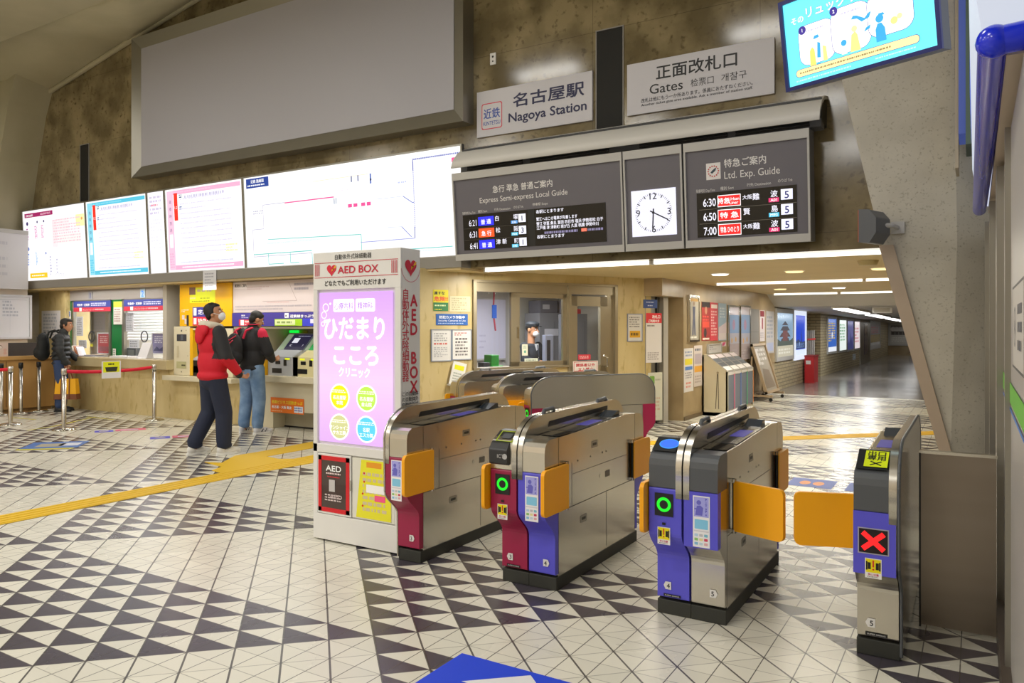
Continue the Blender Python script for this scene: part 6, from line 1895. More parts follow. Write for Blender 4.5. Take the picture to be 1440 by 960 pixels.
# ------------------------------------------------------------------ passage wall: frames, posters, racks
def wallx(label, px0, px1, t_, b_, col, items, fc=None, E=0.0, name='poster', cat='poster', X=None, fw=0.03, gl=True, group=None):
    M, w, h = atX(px0, px1, t_, b_, XW + 0.001 if X is None else X)
    return poster(label, M, w, h, col, items, fc, E, cat, name, fw=fw, depth=0.04, gl=gl, group=group)


wallx('steel framed poster of a tall dark figure on the pillar above the two paper notices', 967.5, 980, 417, 478, '#b8b0a0', [('p', ((0.3, 0.1), (0.45, 0.12), (0.5, 0.4), (0.55, 0.12), (0.7, 0.1), (0.62, 0.55), (0.66, 0.78), (0.34, 0.78), (0.38, 0.55)), '#50546a'), ('c', 0.5, 0.85, 0.05, '#8a6a50'), ('s', 0.1, 0.02, 0.9, 0.1, 1, '#e8e4d8', 3, 4), ('r', 0.05, 0.9, 0.95, 0.97, '#caa058')], M_CHROME)
wallx('dark red and black event poster, first of the unframed three', 986.5, 998, 424, 479, '#a83028', [('r', 0, 0.86, 1, 1, '#281818'), ('c', 0.5, 0.78, 0.1, '#c89070'), ('s', 0.1, 0.5, 0.9, 0.66, 2, '#e84838', 3, 3), ('r', 0.1, 0.34, 0.9, 0.5, '#e04830'), ('c', 0.4, 0.2, 0.12, '#3a2a28'), ('r', 0.1, 0.02, 0.9, 0.07, '#e8d8c8')])
wallx('bright red poster of white figures in the middle of the unframed three', 998.5, 1009, 425, 479, '#d83a48', [('s', 0.1, 0.12, 0.9, 0.8, 9, '#f0c0b8', 4, 3), ('r', 0.1, 0.85, 0.9, 0.95, '#f8e8e0')])
wallx('pale blue and pink poster, last of the unframed three', 1010, 1021, 426, 479, '#9ab4cc', [('p', ((0, 0.05), (1, 0.2), (1, 0.5), (0, 0.35)), '#d8c8d0'), ('s', 0.15, 0.6, 0.9, 0.9, 4, '#c8d4e0', 5, 3), ('r', 0.05, 0.02, 0.95, 0.2, '#e0d4d4')])
for i, (a, b_, lab) in enumerate(((1023, 1037, 'steel framed blue sky poster nearer the red posters'), (1039.5, 1052.5, 'steel framed blue sky poster nearer the grey steel panel'))):
    wallx(lab, a, b_, 431, 506, '#c8bcc4', [('r', 0, 0.35, 1, 0.85, '#88a8d8'), ('r', 0, 0.3, 1, 0.5, '#b8b8cc'), ('c', 0.5, 0.66, 0.1, '#b090b8'), ('c', 0.3, 0.36, 0.05, '#d8b070'), ('c', 0.7, 0.38, 0.05, '#d0a868'), ('s', 0.1, 0.05, 0.9, 0.2, 3, '#b0a8b0', 6 + i, 4)], M_CHROME, gl=True, group='blue sky posters')
wallx('plain grey steel panel on the wall behind the leaning poster stand', 1055, 1067, 434, 500, '#8c8a88', [('r', 0.02, 0.5, 0.98, 0.51, '#777470')], name='wall_plate', cat='panel')
wallx('white poster with dark red vertical lettering beside the grey steel panel', 1068, 1075, 436, 480, '#d4ccd0', [('r', 0.1, 0.8, 0.9, 0.98, '#8a2c38'), ('r', 0.4, 0.4, 0.65, 0.75, '#a04858'), ('s', 0.1, 0.1, 0.9, 0.3, 3, '#b0a8b0', 8, 3)])
wallx('pale poster of small print next to the first glowing advert', 1077, 1088, 437, 497, '#c4c0c0', [('s', 0.1, 0.35, 0.9, 0.9, 6, '#a0a4b0', 9, 3), ('r', 0.1, 0.05, 0.9, 0.25, '#b0b8d4')])
wallx('white paper notice with a yellow band on the pillar, nearer the door', 961.5, 974.5, 490, 552, '#e0dcd8', [('s', 0.1, 0.8, 0.9, 0.95, 2, '#8898b8', 10, 4), ('r', 0.08, 0.62, 0.9, 0.76, '#e8d838'), ('r', 0.1, 0.5, 0.9, 0.58, '#5888d0'), ('s', 0.1, 0.3, 0.9, 0.46, 3, '#a09aa0', 11, 4), ('s', 0.2, 0.08, 0.8, 0.24, 2, '#e09080', 12, 3)], name='notice', cat='notice')
wallx('paper notice with an orange band on the pillar, beside the leaflet rack', 975.5, 987, 486, 544, '#d8ccc4', [('r', 0.1, 0.55, 0.9, 0.8, '#b8aab0'), ('s', 0.1, 0.85, 0.9, 0.95, 1, '#707480', 13, 4), ('r', 0.05, 0.35, 0.95, 0.5, '#e8a840'), ('s', 0.1, 0.08, 0.9, 0.28, 3, '#b8a8a0', 14, 4)], name='notice', cat='notice')
wallx('pink corner of a poster above the leaflet rack', 1014, 1020.5, 481, 487, '#e0c8d0', [('p', ((0.1, 0.2), (0.6, 0.15), (0.95, 0.95), (0.3, 0.9)), '#d8487a')], name='poster')
wallx('small white box sign on the wall just above the leaflet rack', 994, 1012, 485, 496, '#dcd8d4', [('s', 0.1, 0.3, 0.8, 0.8, 2, '#9a9498', 15, 5)], M_GREY, name='box_sign', cat='sign', fw=0.015)
M_LIT = 0.85
wallx('glowing advert of a tiered pagoda, first on the brick wall', 1091, 1113.5, 439.5, 502.5, '#8fb0cc', [('r', 0, 0, 1, 0.3, '#cfc8b0'), ('p', ((0.2, 0.3), (0.8, 0.3), (0.72, 0.42), (0.28, 0.42)), '#50484c'), ('p', ((0.15, 0.45), (0.85, 0.45), (0.7, 0.55), (0.3, 0.55)), '#5a4648'), ('r', 0.35, 0.3, 0.65, 0.7, '#7a4a48'), ('p', ((0.2, 0.6), (0.8, 0.6), (0.65, 0.7), (0.35, 0.7)), '#4c4850'), ('p', ((0.3, 0.72), (0.7, 0.72), (0.5, 0.82)), '#4c4850'), ('p', ((0, 0.25), (1, 0.25), (1, 0.42), (0.8, 0.36), (0.2, 0.36), (0, 0.42)), '#566058'), ('s', 0.1, 0.05, 0.9, 0.2, 2, '#e8e4d4', 3, 5)], M_GREY, 0.75, 'lit_advert', 'advert', fw=0.1)
wallx('glowing deep blue advert of a lit tower, second on the brick wall', 1117, 1131, 443, 500, '#2448c8', [('r', 0, 0, 1, 0.14, '#dce8f8'), ('p', ((0.55, 0.3), (0.6, 0.7), (0.65, 0.3)), '#203050'), ('p', ((0, 0.16), (1, 0.16), (1, 0.35), (0.6, 0.32), (0.3, 0.4), (0, 0.34)), '#2a3a60'), ('c', 0.4, 0.28, 0.05, '#a8c0e0'), ('s', 0.05, 0.18, 0.95, 0.3, 4, '#6888c0', 4, 6)], C('#e8f0ff', 0.9), 0.95, 'lit_advert', 'advert', fw=0.12)
for lab, a, b_, t_, bt_, col, its, E in (('glowing blue advert with white flowers, third along the brick wall', 1163, 1175, 448, 495, '#3868c0', [('s', 0.05, 0.3, 0.95, 0.9, 8, '#c0a868', 5, 3), ('r', 0, 0, 1, 0.14, '#f0f4fc'), ('c', 0.5, 0.5, 0.1, '#e0e8f8')], 0.9),
                                        ('glowing white advert with green print, fourth along the brick wall', 1179, 1189, 450, 493, '#e4eeea', [('s', 0.1, 0.3, 0.9, 0.9, 6, '#88b090', 6, 3)], 1.0),
                                        ('glowing violet advert of towers, fifth along the brick wall', 1190.5, 1199, 451, 492, '#6c70b0', [('p', ((0, 0), (0.2, 0.4), (0.3, 0.2), (0.5, 0.6), (0.6, 0.3), (0.8, 0.5), (1, 0)), '#40447c')], 0.55),
                                        ('glowing pale pink advert, sixth along the brick wall', 1200.5, 1208, 452, 490, '#e4d8dc', [('s', 0.1, 0.2, 0.9, 0.8, 5, '#c88890', 7, 3)], 0.9)):
    wallx(lab, a, b_, t_, bt_, col, its, M_GREY, E, 'lit_advert', 'advert', fw=0.07)
wallx('framed yellow and violet poster beyond the dark passage door', 1223, 1236.5, 456, 485.5, '#b8a060', [('r', 0, 0.5, 1, 1, '#a8a0a0'), ('s', 0.1, 0.55, 0.9, 0.9, 4, '#c86868', 8, 4), ('r', 0, 0, 1, 0.12, '#d8d8d4')], M_GREY, fw=0.2)
wallx('small white notice low on the brick beneath the pink advert', 1199, 1203, 498, 506, '#c4d4dc', lines(60, 3), name='notice', cat='notice')
M, w, h = atY(1252, 1276, 456, 483, 46.19)
poster('framed group photograph on the end wall of the passage', M, w, h, '#c8c4bc', [('r', 0.03, 0.45, 0.97, 0.95, '#8a8480')] + [x for k in range(4) for x in (('c', 0.17 + k * 0.22, 0.75, 0.12, '#d8d4d0'), ('r', 0.08 + k * 0.22, 0.46, 0.26 + k * 0.22, 0.64, '#5a5450'))] + [('s', 0.08, 0.1, 0.92, 0.35, 4, '#e8e4dc', 9, 6)], M_GREY, 0.0, 'poster', 'poster', fw=0.1, depth=0.05)
M, w, h = atY(1278.5, 1284, 468, 496, 46.19)
poster('dark mauve door sized poster at the far end of the passage', M, w, h, '#5c4650', [('r', 0.2, 0.05, 0.8, 0.2, '#c8b8b8'), ('s', 0.2, 0.3, 0.8, 0.9, 5, '#8a7078', 3, 3)], name='poster')

# leaflet rack
ry0, ry1, rx0, rx1 = 13.08, 14.02, XW + 0.02, XW + 0.34
r = root('leaflet_rack', 'cream sloping leaflet rack with four columns of brochures against the passage wall', 'rack', (XW + 0.2, 13.5, 0))
R0 = onZ(990, 584); R1 = onZ(1031, 579); 
rx0, ry0 = XW + 0.02, 13.05
wd, ln = 0.42, 1.75
m = MB()
side = [(0, 0), (wd, 0), (wd, 0.75), (0.06, 1.03), (0, 1.03)]
for yy in (ry0, ry0 + ln - 0.03):
    m.prism([(rx0 + a, z) for a, z in side], yy, yy + 0.03, M_CREAM, 'y')
m.box(rx0, rx0 + 0.02, ry0, ry0 + ln, 0, 1.03, M_CREAM).box(rx0, rx0 + wd, ry0, ry0 + ln, 0.0, 0.06, M_CREAM)
m.add([(rx0 + wd, ry0, 0.75), (rx0 + wd, ry0 + ln, 0.75), (rx0 + 0.06, ry0 + ln, 1.03), (rx0 + 0.06, ry0, 1.03)], [(0, 1, 2, 3)], C('#8a8478'))
m.box(rx0 + wd - 0.03, rx0 + wd - 0.02, ry0, ry0 + ln, 0.06, 0.75, C('#c8c0b0'))
cw = ln / 4
for k in range(5):
    yy = min(ry0 + k * cw, ry0 + ln - 0.03)
    m.box(rx0 + wd - 0.03, rx0 + wd + 0.004, yy, yy + 0.03, 0.0, 0.75, M_CREAM)
m.build('body', r)
cols = ('#d87898', '#5878b8', '#58a888', '#e88848')
for k in range(4):
    yy = ry0 + k * cw + 0.03
    m = MB().box(rx0 + wd - 0.018, rx0 + wd - 0.004, yy + 0.01, yy + cw - 0.04, 0.1, 0.68, C('#7c8494')).box(rx0 + wd - 0.02, rx0 + wd + 0.006, yy + cw - 0.05, yy + cw - 0.015, 0.1, 0.7, C(cols[k])).box(rx0 + wd - 0.018, rx0 + wd, yy + 0.01, yy + cw - 0.04, 0.69, 0.74, C('#e4e0dc'))
    m.build('brochure_slot', r)
    dv = Vector((-(wd - 0.06), 0, 0.28)).normalized()
    m = MB(frame((rx0 + wd, yy, 0.75), (0, 1, 0), dv))
    for j, c in enumerate(('#e8e4e0', '#3c4048', '#50565e', '#e0d4d8')):
        m.rect(0.02, 0.03 + j * 0.105, cw - 0.05, 0.125 + j * 0.105, 0.004, C(c))
    m.build('top_leaflets', r)
m = MB(frame((rx0, ry0 - 0.002, 0), (1, 0, 0)))
m.line(0.22, 0.12, 0.25, 0.72, 0.012, 0, C('#5a5040')).line(0.27, 0.12, 0.26, 0.72, 0.012, 0, C('#6a604c')).disc(0.255, 0.73, 0.02, 0.001, C('#a89878'), 12)
m.build('hanging_string', r)
# leaning poster stand on castors
r = root('poster_stand', 'leaning wooden framed poster stand on castors beyond the leaflet rack', 'stand', (-3.7, 16.6, 0))
m = MB()
PX, PY = -3.72, 16.1
dv = Vector((-0.30, 0, 1)).normalized()
Ms = frame((PX + 0.14, PY, 0.14), (0, 1, 0), dv)
m.M = Ms
wf, hf = 1.15, 1.05
tw_ = C('#b8a284')
m.box(0, 0.05, 0, hf, 0, 0.05, tw_).box(wf - 0.05, wf, 0, hf, 0, 0.05, tw_).box(0, wf, 0, 0.05, 0, 0.05, tw_).box(0, wf, hf - 0.05, hf, 0, 0.05, tw_)
m.build('frame', r)
m = MB(Ms)
m.box(0.05, wf - 0.05, 0.05, hf - 0.05, 0.008, 0.016, C('#a8a094'))
draw(m, wf, hf, [('s', 0.1, 0.55, 0.9, 0.92, 4, '#d8d4d0', 3, 4), ('p', ((0.1, 0.1), (0.9, 0.1), (0.75, 0.45), (0.3, 0.5)), '#8a7c6c'), ('r', 0.12, 0.6, 0.3, 0.9, '#e0dcdc'), ('p', ((0.06, 0.1), (0.1, 0.1), (0.1, 0.9), (0.06, 0.9)), '#b04c44')], 0, 0.017)
m.build('print', r)
m = MB().box(PX - 0.2, PX + 0.28, PY, PY + 0.06, 0.09, 0.13, tw_).box(PX - 0.2, PX + 0.28, PY + wf - 0.06, PY + wf, 0.09, 0.13, tw_).box(PX - 0.2, PX - 0.15, PY, PY + wf, 0.09, 0.13, tw_)
m.tube([(PX - 0.17, PY + 0.03, 0.13), (PX - 0.13, PY + 0.03, 0.9)], 0.02, tw_).tube([(PX - 0.17, PY + wf - 0.03, 0.13), (PX - 0.13, PY + wf - 0.03, 0.9)], 0.02, tw_)
m.build('base', r)
for a in (PX - 0.15, PX + 0.24):
    for b_ in (PY + 0.03, PY + wf - 0.03):
        MB().cyl((a, b_ - 0.015, 0.035), (a, b_ + 0.015, 0.035), 0.035, M_BLK).cyl((a, b_, 0.04), (a, b_, 0.09), 0.01, M_GREY).build('castor', r)
# red bin and folded barrier poles in the brick recess
m = MB().box(-3.895, -3.66, 22.1, 22.75, 0.0, 0.70, C('#b81c20')).box(-3.9, -3.64, 22.08, 22.77, 0.70, 0.74, C('#981818'))
m.box(-3.86, -3.74, 22.095, 22.10, 0.5, 0.6, C('#e0d8d0'))
tag(m.build('fire_hydrant_box'), 'red upright fire box standing against the brick wall of the passage', 'fire box')
r = root('folding_barrier', 'folded grey metal barrier with red bands inside the brick recess', 'barrier', (-4.2, 24, 0))
for k in range(6):
    yy = 23.0 + k * 0.33
    MB().cyl((-4.1 - 0.0, yy, 0.06), (-4.1, yy, 1.4), 0.04, M_GREY).build('pole', r)
for z in (0.62, 1.12):
    MB().box(-4.06, -4.05, 22.95, 24.75, z, z + 0.05, C('#d83030')).build('red_band', r)
MB().box(-4.16, -4.04, 22.9, 24.8, 0.0, 0.06, M_GUN).build('base', r)

# ------------------------------------------------------------------ lamps of the low ceiling and passage
def slot_lamp(x0, x1, y, label):
    r = root('slot_lamp', label, 'ceiling lamp', ((x0 + x1) / 2, y, 2.23))
    MB().box(x0 - 0.02, x0, y - 0.05, y + 0.05, 2.19, 2.231, M_WHITE).box(x1, x1 + 0.02, y - 0.05, y + 0.05, 2.19, 2.231, M_WHITE).box(x0, x1, y + 0.045, y + 0.055, 2.195, 2.231, M_WHITE).build('housing', r)
    MB().box(x0, x1, y - 0.045, y + 0.045, 2.196, 2.231, C('#fff8ea', 1.8)).build('diffuser', r)


slot_lamp(-5.2, -3.05, 8.2, 'long glowing slot lamp in the low ceiling nearest the office window')
slot_lamp(-3.0, -0.75, 8.2, 'long glowing slot lamp in the low ceiling under the limited express board')
slot_lamp(-3.65, -1.45, 12.95, 'glowing slot lamp in the second row of the low ceiling, nearer the passage wall')
slot_lamp(-1.40, -0.3, 12.95, 'short glowing slot lamp in the second row of the low ceiling, near the column')
slot_lamp(-3.72, -2.45, 17.6, 'glowing slot lamp at the passage mouth, nearer the posters')
slot_lamp(-2.38, -0.5, 17.6, 'glowing slot lamp at the passage mouth, nearer the leaning column')
for i, (x, y, c, e) in enumerate(((-2.97, 10.66, '#fffaf0', 2.0), (-2.0, 10.64, '#ffe4a0', 1.6), (-0.99, 10.7, '#ffe4a0', 1.6), (-3.16, 15.44, '#ffe4a0', 1.4), (-2.13, 15.47, '#fffaf0', 1.8))):
    m = MB(Matrix.Translation((x, y, 0)))
    m.lathe([(0.13, 2.231), (0.125, 2.226), (0.115, 2.224)], M_WHITE, n=20)
    r = root('downlight', ('white round downlight nearest the office window', 'warm round downlight above the double gates', 'warm round downlight close to the leaning column', 'warm round downlight of the far row over the blue sky posters', 'white round downlight of the far row over the passage')[i], 'downlight', (x, y, 2.23))
    m.build('ring', r)
    MB(Matrix.Translation((x, y, 0))).lathe([(0.115, 2.226), (0.10, 2.210), (0, 2.206)], C(c, e), n=20).build('diffuser', r)
for i, yy in enumerate((19.0, 25.0, 31.0, 37.0, 42.0)):
    z = 1.97 - (yy + 2.2 - 18.7) / 28.3 * 0.27
    lab = ('nearest', 'second', 'third', 'fourth', 'farthest')[i]
    r = root('passage_light', f'bright fluorescent tray on the passage ceiling, {lab} of the row'.replace('nearest of', 'first of').replace('farthest of', 'last of'), 'ceiling lamp', (-2.6, yy, z))
    ln = 4.6
    zc = lambda y: 1.97 - (y - 18.7) / 28.3 * 0.27 - 0.004
    MB().prism([(yy, zc(yy) - 0.04), (yy + ln, zc(yy + ln) - 0.04), (yy + ln, zc(yy + ln)), (yy, zc(yy))], -2.78, -2.42, M_WHITE, 'x').build('tray', r)
    for q in range(4):
        ya_, yb_ = yy + 0.05 + q * ln / 4, yy + ln / 4 - 0.06 + q * ln / 4
        MB().prism([(ya_, zc(ya_) - 0.06), (yb_, zc(yb_) - 0.06), (yb_, zc(yb_) - 0.04), (ya_, zc(ya_) - 0.04)], -2.75, -2.45, C('#ffffff', 2.6), 'x').build('diffuser', r)
m = MB().box(-2.0, -1.6, 19.6, 19.75, 1.82, 1.955, M_WHITE).box(-1.96, -1.64, 19.59, 19.6, 1.84, 1.93, C('#c8c4b8'))
tag(m.build('ceiling_speaker'), 'small white box hung from the grey passage ceiling', 'ceiling box')
m = MB(Matrix.Translation((-1.0, 9.4, 2.231)))
m.lathe([(0, -0.05), (0.09, -0.05), (0.11, 0.0)], C('#b8a878'), n=20)
tag(m.build('smoke_detector'), 'round beige smoke detector on the low ceiling near the column', 'smoke detector')

# ------------------------------------------------------------------ people
def blob(parts, name, mt, parent, vox=0.011, smooth=6, colour=None, mats=None):
    """one continuous surface grown over tapered limbs and rounded masses.
    parts: ('c', p0, r0, p1, r1) tapered limb | ('e', centre, (rx, ry, rz), rotation or None) rounded mass"""
    m = MB()
    for p in parts:
        if p[0] == 'c':
            m.cyl(p[1], p[3], p[2], mt, p[4], n=14)
            m.ball(p[1], p[2], mt, 14, 10)
            m.ball(p[3], p[4], mt, 14, 10)
        else:
            R = Euler([math.radians(a) for a in (p[3] if len(p) > 3 and p[3] else (0, 0, 0))]).to_matrix().to_4x4()
            m.M = Matrix.Translation(p[1]) @ R
            m.ball((0, 0, 0), 1.0, mt, 20, 14, p[2])
            m.M = Matrix()
    ob = m.build(name)
    md = ob.modifiers.new('skin', 'REMESH'); md.mode = 'VOXEL'; md.voxel_size = vox; md.use_smooth_shade = True
    md = ob.modifiers.new('soft', 'SMOOTH'); md.iterations = smooth; md.factor = 0.5
    dg = bpy.context.evaluated_depsgraph_get()
    me = bpy.data.meshes.new_from_object(ob.evaluated_get(dg))
    me.name = name
    bpy.data.objects.remove(ob)
    ob = bpy.data.objects.new(name, me)
    SC.collection.objects.link(ob)
    me.materials.clear()
    for q in (mats or [mt]):
        me.materials.append(q)
    for pl in me.polygons:
        pl.use_smooth = True
        if colour:
            pl.material_index = colour(pl.center)
    if parent is not None:
        ob.parent = parent
    return ob


def V(*a):
    return Vector(a)


def hand_parts(w, d, side, curl=0.5, s=1.0):
    """palm, four unequal curled fingers and a thumb; w wrist, d direction of the hand, side = thumb direction"""
    d = Vector(d).normalized(); t = Vector(side).normalized()
    n = d.cross(t).normalized()
    out = [('e', w + d * 0.045 * s, (0.02 * s, 0.02 * s, 0.02 * s))]
    out += [('c', w, 0.024 * s, w + d * 0.05 * s, 0.026 * s), ('c', w + d * 0.04 * s + t * 0.018 * s, 0.019 * s, w + d * 0.075 * s + t * 0.022 * s, 0.014 * s), ('c', w + d * 0.04 * s - t * 0.02 * s, 0.018 * s, w + d * 0.07 * s - t * 0.024 * s, 0.013 * s)]
    for k, (o, l) in enumerate(((0.03, 0.066), (0.01, 0.074), (-0.011, 0.07), (-0.031, 0.054))):
        a = w + d * 0.078 * s + t * o * s
        b = a + (d * math.cos(curl * 0.7) + n * math.sin(curl * 0.7)) * l * 0.45 * s
        c = b + (d * math.cos(curl * 1.8) + n * math.sin(curl * 1.8)) * l * 0.32 * s
        e = c + (d * math.cos(curl * 2.6) + n * math.sin(curl * 2.6)) * l * 0.24 * s
        out += [('c', a, 0.0095 * s, b, 0.009 * s), ('c', b, 0.009 * s, c, 0.0082 * s), ('c', c, 0.0082 * s, e, 0.007 * s)]
    a = w + d * 0.03 * s + t * 0.026 * s
    b = a + (d * 0.6 + t * 0.75 + n * 0.25).normalized() * 0.034 * s
    c = b + (d * 0.9 + t * 0.25 + n * 0.4).normalized() * 0.03 * s
    out += [('c', a, 0.013 * s, b, 0.0105 * s), ('c', b, 0.0105 * s, c, 0.0085 * s)]
    return out


def head_parts(h, yaw=0.0, pitch=0.0, s=1.0):
    """h centre of the skull; face towards +Y turned by yaw (left positive), pitch up"""
    R = Matrix.Rotation(math.radians(yaw), 3, 'Z') @ Matrix.Rotation(math.radians(pitch), 3, 'X')
    q = lambda x, y, z: h + R @ V(x * s, y * s, z * s)
    e = (pitch, 0, yaw)
    return R, q, [('e', q(0, -0.008, 0.03), (0.076 * s, 0.093 * s, 0.088 * s), e), ('e', q(0, 0.03, -0.035), (0.06 * s, 0.062 * s, 0.085 * s), e), ('e', q(0, 0.045, -0.085), (0.034 * s, 0.034 * s, 0.028 * s), e),
                  ('c', q(0, 0.088, 0.012), 0.010 * s, q(0, 0.108, -0.022), 0.014 * s), ('e', q(0.077, -0.008, -0.005), (0.012 * s, 0.022 * s, 0.034 * s), e), ('e', q(-0.077, -0.008, -0.005), (0.012 * s, 0.022 * s, 0.034 * s), e)]


def face_marks(parent, q, R, mask=False, glasses=False):
    """eyes, brows and mouth as small shapes on the face"""
    for sx in (-1, 1):
        m = MB()
        m.ball(q(sx * 0.031, 0.079, 0.012), 0.010, C('#efe9e2'), 10, 8)
        m.ball(q(sx * 0.031, 0.0855, 0.012), 0.0055, M_HAIR, 8, 6)
        m.tube([q(sx * 0.016, 0.088, 0.034), q(sx * 0.034, 0.086, 0.038), q(sx * 0.05, 0.075, 0.033)], 0.004, M_HAIR, 6)
        m.build('eye', parent)
    if not mask:
        MB().tube([q(-0.022, 0.086, -0.058), q(0, 0.094, -0.06), q(0.022, 0.086, -0.058)], 0.006, C('#9c5a50'), 6).build('mouth', parent)


def shoe(parent, heel, toe_dir, col, sole='#e8e6e0', s=1.0, name='shoe'):
    d = Vector(toe_dir).normalized()
    a = math.degrees(math.atan2(-d.x, d.y))
    R = Matrix.Translation(heel) @ Matrix.Rotation(math.radians(a), 4, 'Z') @ Matrix.Scale(s, 4)
    loc = lambda x, y, z: R @ V(x, y, z)
    ob = blob([('e', loc(0, 0.02, 0.052), (0.038 * s, 0.05 * s, 0.05 * s), (0, 0, a)), ('e', loc(0, 0.11, 0.045), (0.042 * s, 0.09 * s, 0.04 * s), (0, 0, a)), ('e', loc(0, 0.19, 0.036), (0.044 * s, 0.055 * s, 0.03 * s), (0, 0, a)), ('c', loc(0, 0.03, 0.06), 0.036 * s, loc(0, 0.02, 0.11), 0.036 * s)],
              name, C(col), parent, 0.008, 4)
    m = MB(R)
    pts = []
    for k in range(24):
        t = 2 * math.pi * k / 24
        y = 0.105 + 0.145 * math.sin(t)
        x = (0.044 if math.sin(t) > 0 else 0.038) * math.cos(t)
        pts.append((x, y))
    m.prism(pts, 0.001, 0.026, C(sole), 'z', True)
    m.build('sole', ob)
    return ob


def world_children(r, loc, rz):
    r.location = loc
    r.rotation_euler = (0, 0, rz)


# --- the man in the red and black jacket, looking up at the route map
def red_man():
    r = root('person', 'person in a red and black hooded jacket and navy trousers, looking up at the maps', 'person')
    hipz = 0.93
    hl, hr = V(-0.09, 0, hipz), V(0.09, 0, hipz)
    kl, kr = V(-0.115, 0.02, 0.50), V(0.10, 0.09, 0.50)
    al, ar = V(-0.135, -0.16, 0.10), V(0.11, 0.08, 0.09)
    sl, sr = V(-0.185, -0.03, 1.44), V(0.185, -0.01, 1.44)
    el, er = V(-0.25, 0.02, 1.16), V(0.265, 0.03, 1.15)
    wl, wr = V(-0.23, 0.17, 0.95), V(0.25, 0.20, 0.95)
    hc = V(0.0, 0.03, 1.655)
    R, q, hp = head_parts(hc, -50, 14)
    body = hp + [('c', V(0, -0.02, 1.45), 0.06, q(0, -0.02, -0.05), 0.052), ('e', V(0, 0, 1.28), (0.15, 0.10, 0.22)), ('e', V(0, 0, 1.02), (0.14, 0.10, 0.18)),
                 ('c', sl, 0.05, el, 0.04), ('c', el, 0.04, wl, 0.028), ('c', sr, 0.05, er, 0.04), ('c', er, 0.04, wr, 0.028),
                 ('c', hl, 0.08, kl, 0.055), ('c', kl, 0.055, al, 0.04), ('c', hr, 0.08, kr, 0.055), ('c', kr, 0.055, ar, 0.04),
                 ('c', al, 0.04, al + V(0, 0.012, -0.035), 0.024), ('c', ar, 0.04, ar + V(0, 0.012, -0.03), 0.024)]
    body += hand_parts(wr, (0.0, 0.75, -0.35), (-0.8, 0.1, 0.5), 0.75) + hand_parts(wl, (0.0, 0.7, -0.4), (0.8, 0.1, 0.5), 0.75)
    b = blob(body, 'body', M_SKIN, r, 0.0085, 3)
    face_marks(r, q, R)
    # white mask over nose and chin
    blob([('e', q(0, 0.062, -0.05), (0.056, 0.055, 0.05), (14, 0, -50)), ('e', q(0, 0.09, -0.028), (0.03, 0.03, 0.025), (14, 0, -50))], 'face_mask', C('#eceef2'), r, 0.007, 4)
    MB().tube([q(-0.05, 0.07, -0.03), q(-0.08, 0.0, 0.01)], 0.003, C('#eceef2'), 6).build('mask_loop', r)
    MB().tube([q(0.05, 0.07, -0.03), q(0.08, 0.0, 0.01)], 0.003, C('#eceef2'), 6).build('mask_loop', r)
    hair = [('e', q(0, -0.036, 0.052), (0.091, 0.094, 0.09), (14, 0, -50)), ('e', q(0, -0.062, 0.0), (0.075, 0.05, 0.075), (14, 0, -50)), ('e', q(0, 0.03, 0.088), (0.06, 0.045, 0.03), (14, 0, -50)), ('e', q(0.07, -0.02, 0.02), (0.022, 0.04, 0.05), (14, 0, -50)), ('e', q(-0.07, -0.02, 0.02), (0.022, 0.04, 0.05), (14, 0, -50))]
    rr = random.Random(3)
    for k in range(26):
        a, e_ = rr.uniform(0, 6.28), rr.uniform(0.1, 1.2)
        if math.sin(a) > 0.2 and e_ > 0.7:
            continue
        p = q(0.08 * math.sin(e_) * math.cos(a), -0.025 + 0.085 * math.sin(e_) * math.sin(a), 0.055 + 0.075 * math.cos(e_))
        hair.append(('c', p, 0.014, p + (p - q(0, -0.02, 0.03)).normalized() * 0.014 + V(0, 0, -0.004), 0.007))
    blob(hair, 'hair', M_HAIR, r, 0.0075, 2)
    # jacket: red body and forearms, black shoulders and upper sleeves
    red, blk = C('#d0102c', 0, 0.7), C('#26262a', 0, 0.7)
    jk = [('e', V(0, -0.005, 1.30), (0.205, 0.150, 0.21)), ('e', V(0, 0, 1.08), (0.215, 0.158, 0.24)), ('e', V(0, 0.0, 0.93), (0.222, 0.166, 0.085)), ('e', V(0, -0.02, 1.43), (0.17, 0.11, 0.09)),
          ('c', sl, 0.082, el, 0.078), ('c', el, 0.078, wl + V(0, -0.02, 0.03), 0.055), ('c', sr, 0.082, er, 0.078), ('c', er, 0.078, wr + V(0, -0.02, 0.03), 0.055)]

    def col(c):
        x = abs(c.x)
        if c.z > 1.13 and x > 0.165 + 0.10 * max(0, (1.42 - c.z)) * 0.0:
            return 1
        if c.z > 1.40 and x > 0.10 and c.y > -0.03:
            return 1
        return 0
    j = blob(jk, 'jacket', red, r, 0.010, 6, col, [red, blk])
    # cream collar and hood lining, red hood hanging behind
    cc = C('#ddd6c2', 0, 0.9)
    ring_ = []
    for k in range(12):
        a = 2 * math.pi * k / 12
        b_ = 2 * math.pi * (k + 1) / 12
        f = lambda t: V(0.104 * math.cos(t), -0.02 + 0.098 * math.sin(t), 1.515 + 0.02 * math.sin(t) * -1)
        ring_.append(('c', f(a), 0.043, f(b_), 0.043))
    blob(ring_, 'collar', cc, r, 0.009, 3)
    blob([('e', V(0, -0.13, 1.46), (0.13, 0.055, 0.09), (-20, 0, 0)), ('e', V(0, -0.155, 1.40), (0.09, 0.045, 0.10), (-10, 0, 0))], 'hood', red, r, 0.009, 4)
    cf = []
    for w_, e_ in ((wl, el), (wr, er)):
        d_ = (w_ - e_).normalized()
        cf.append(('c', w_ - d_ * 0.012, 0.048, w_ + d_ * 0.012, 0.042))
    blob(cf[:1], 'cuff', blk, r, 0.008, 2)
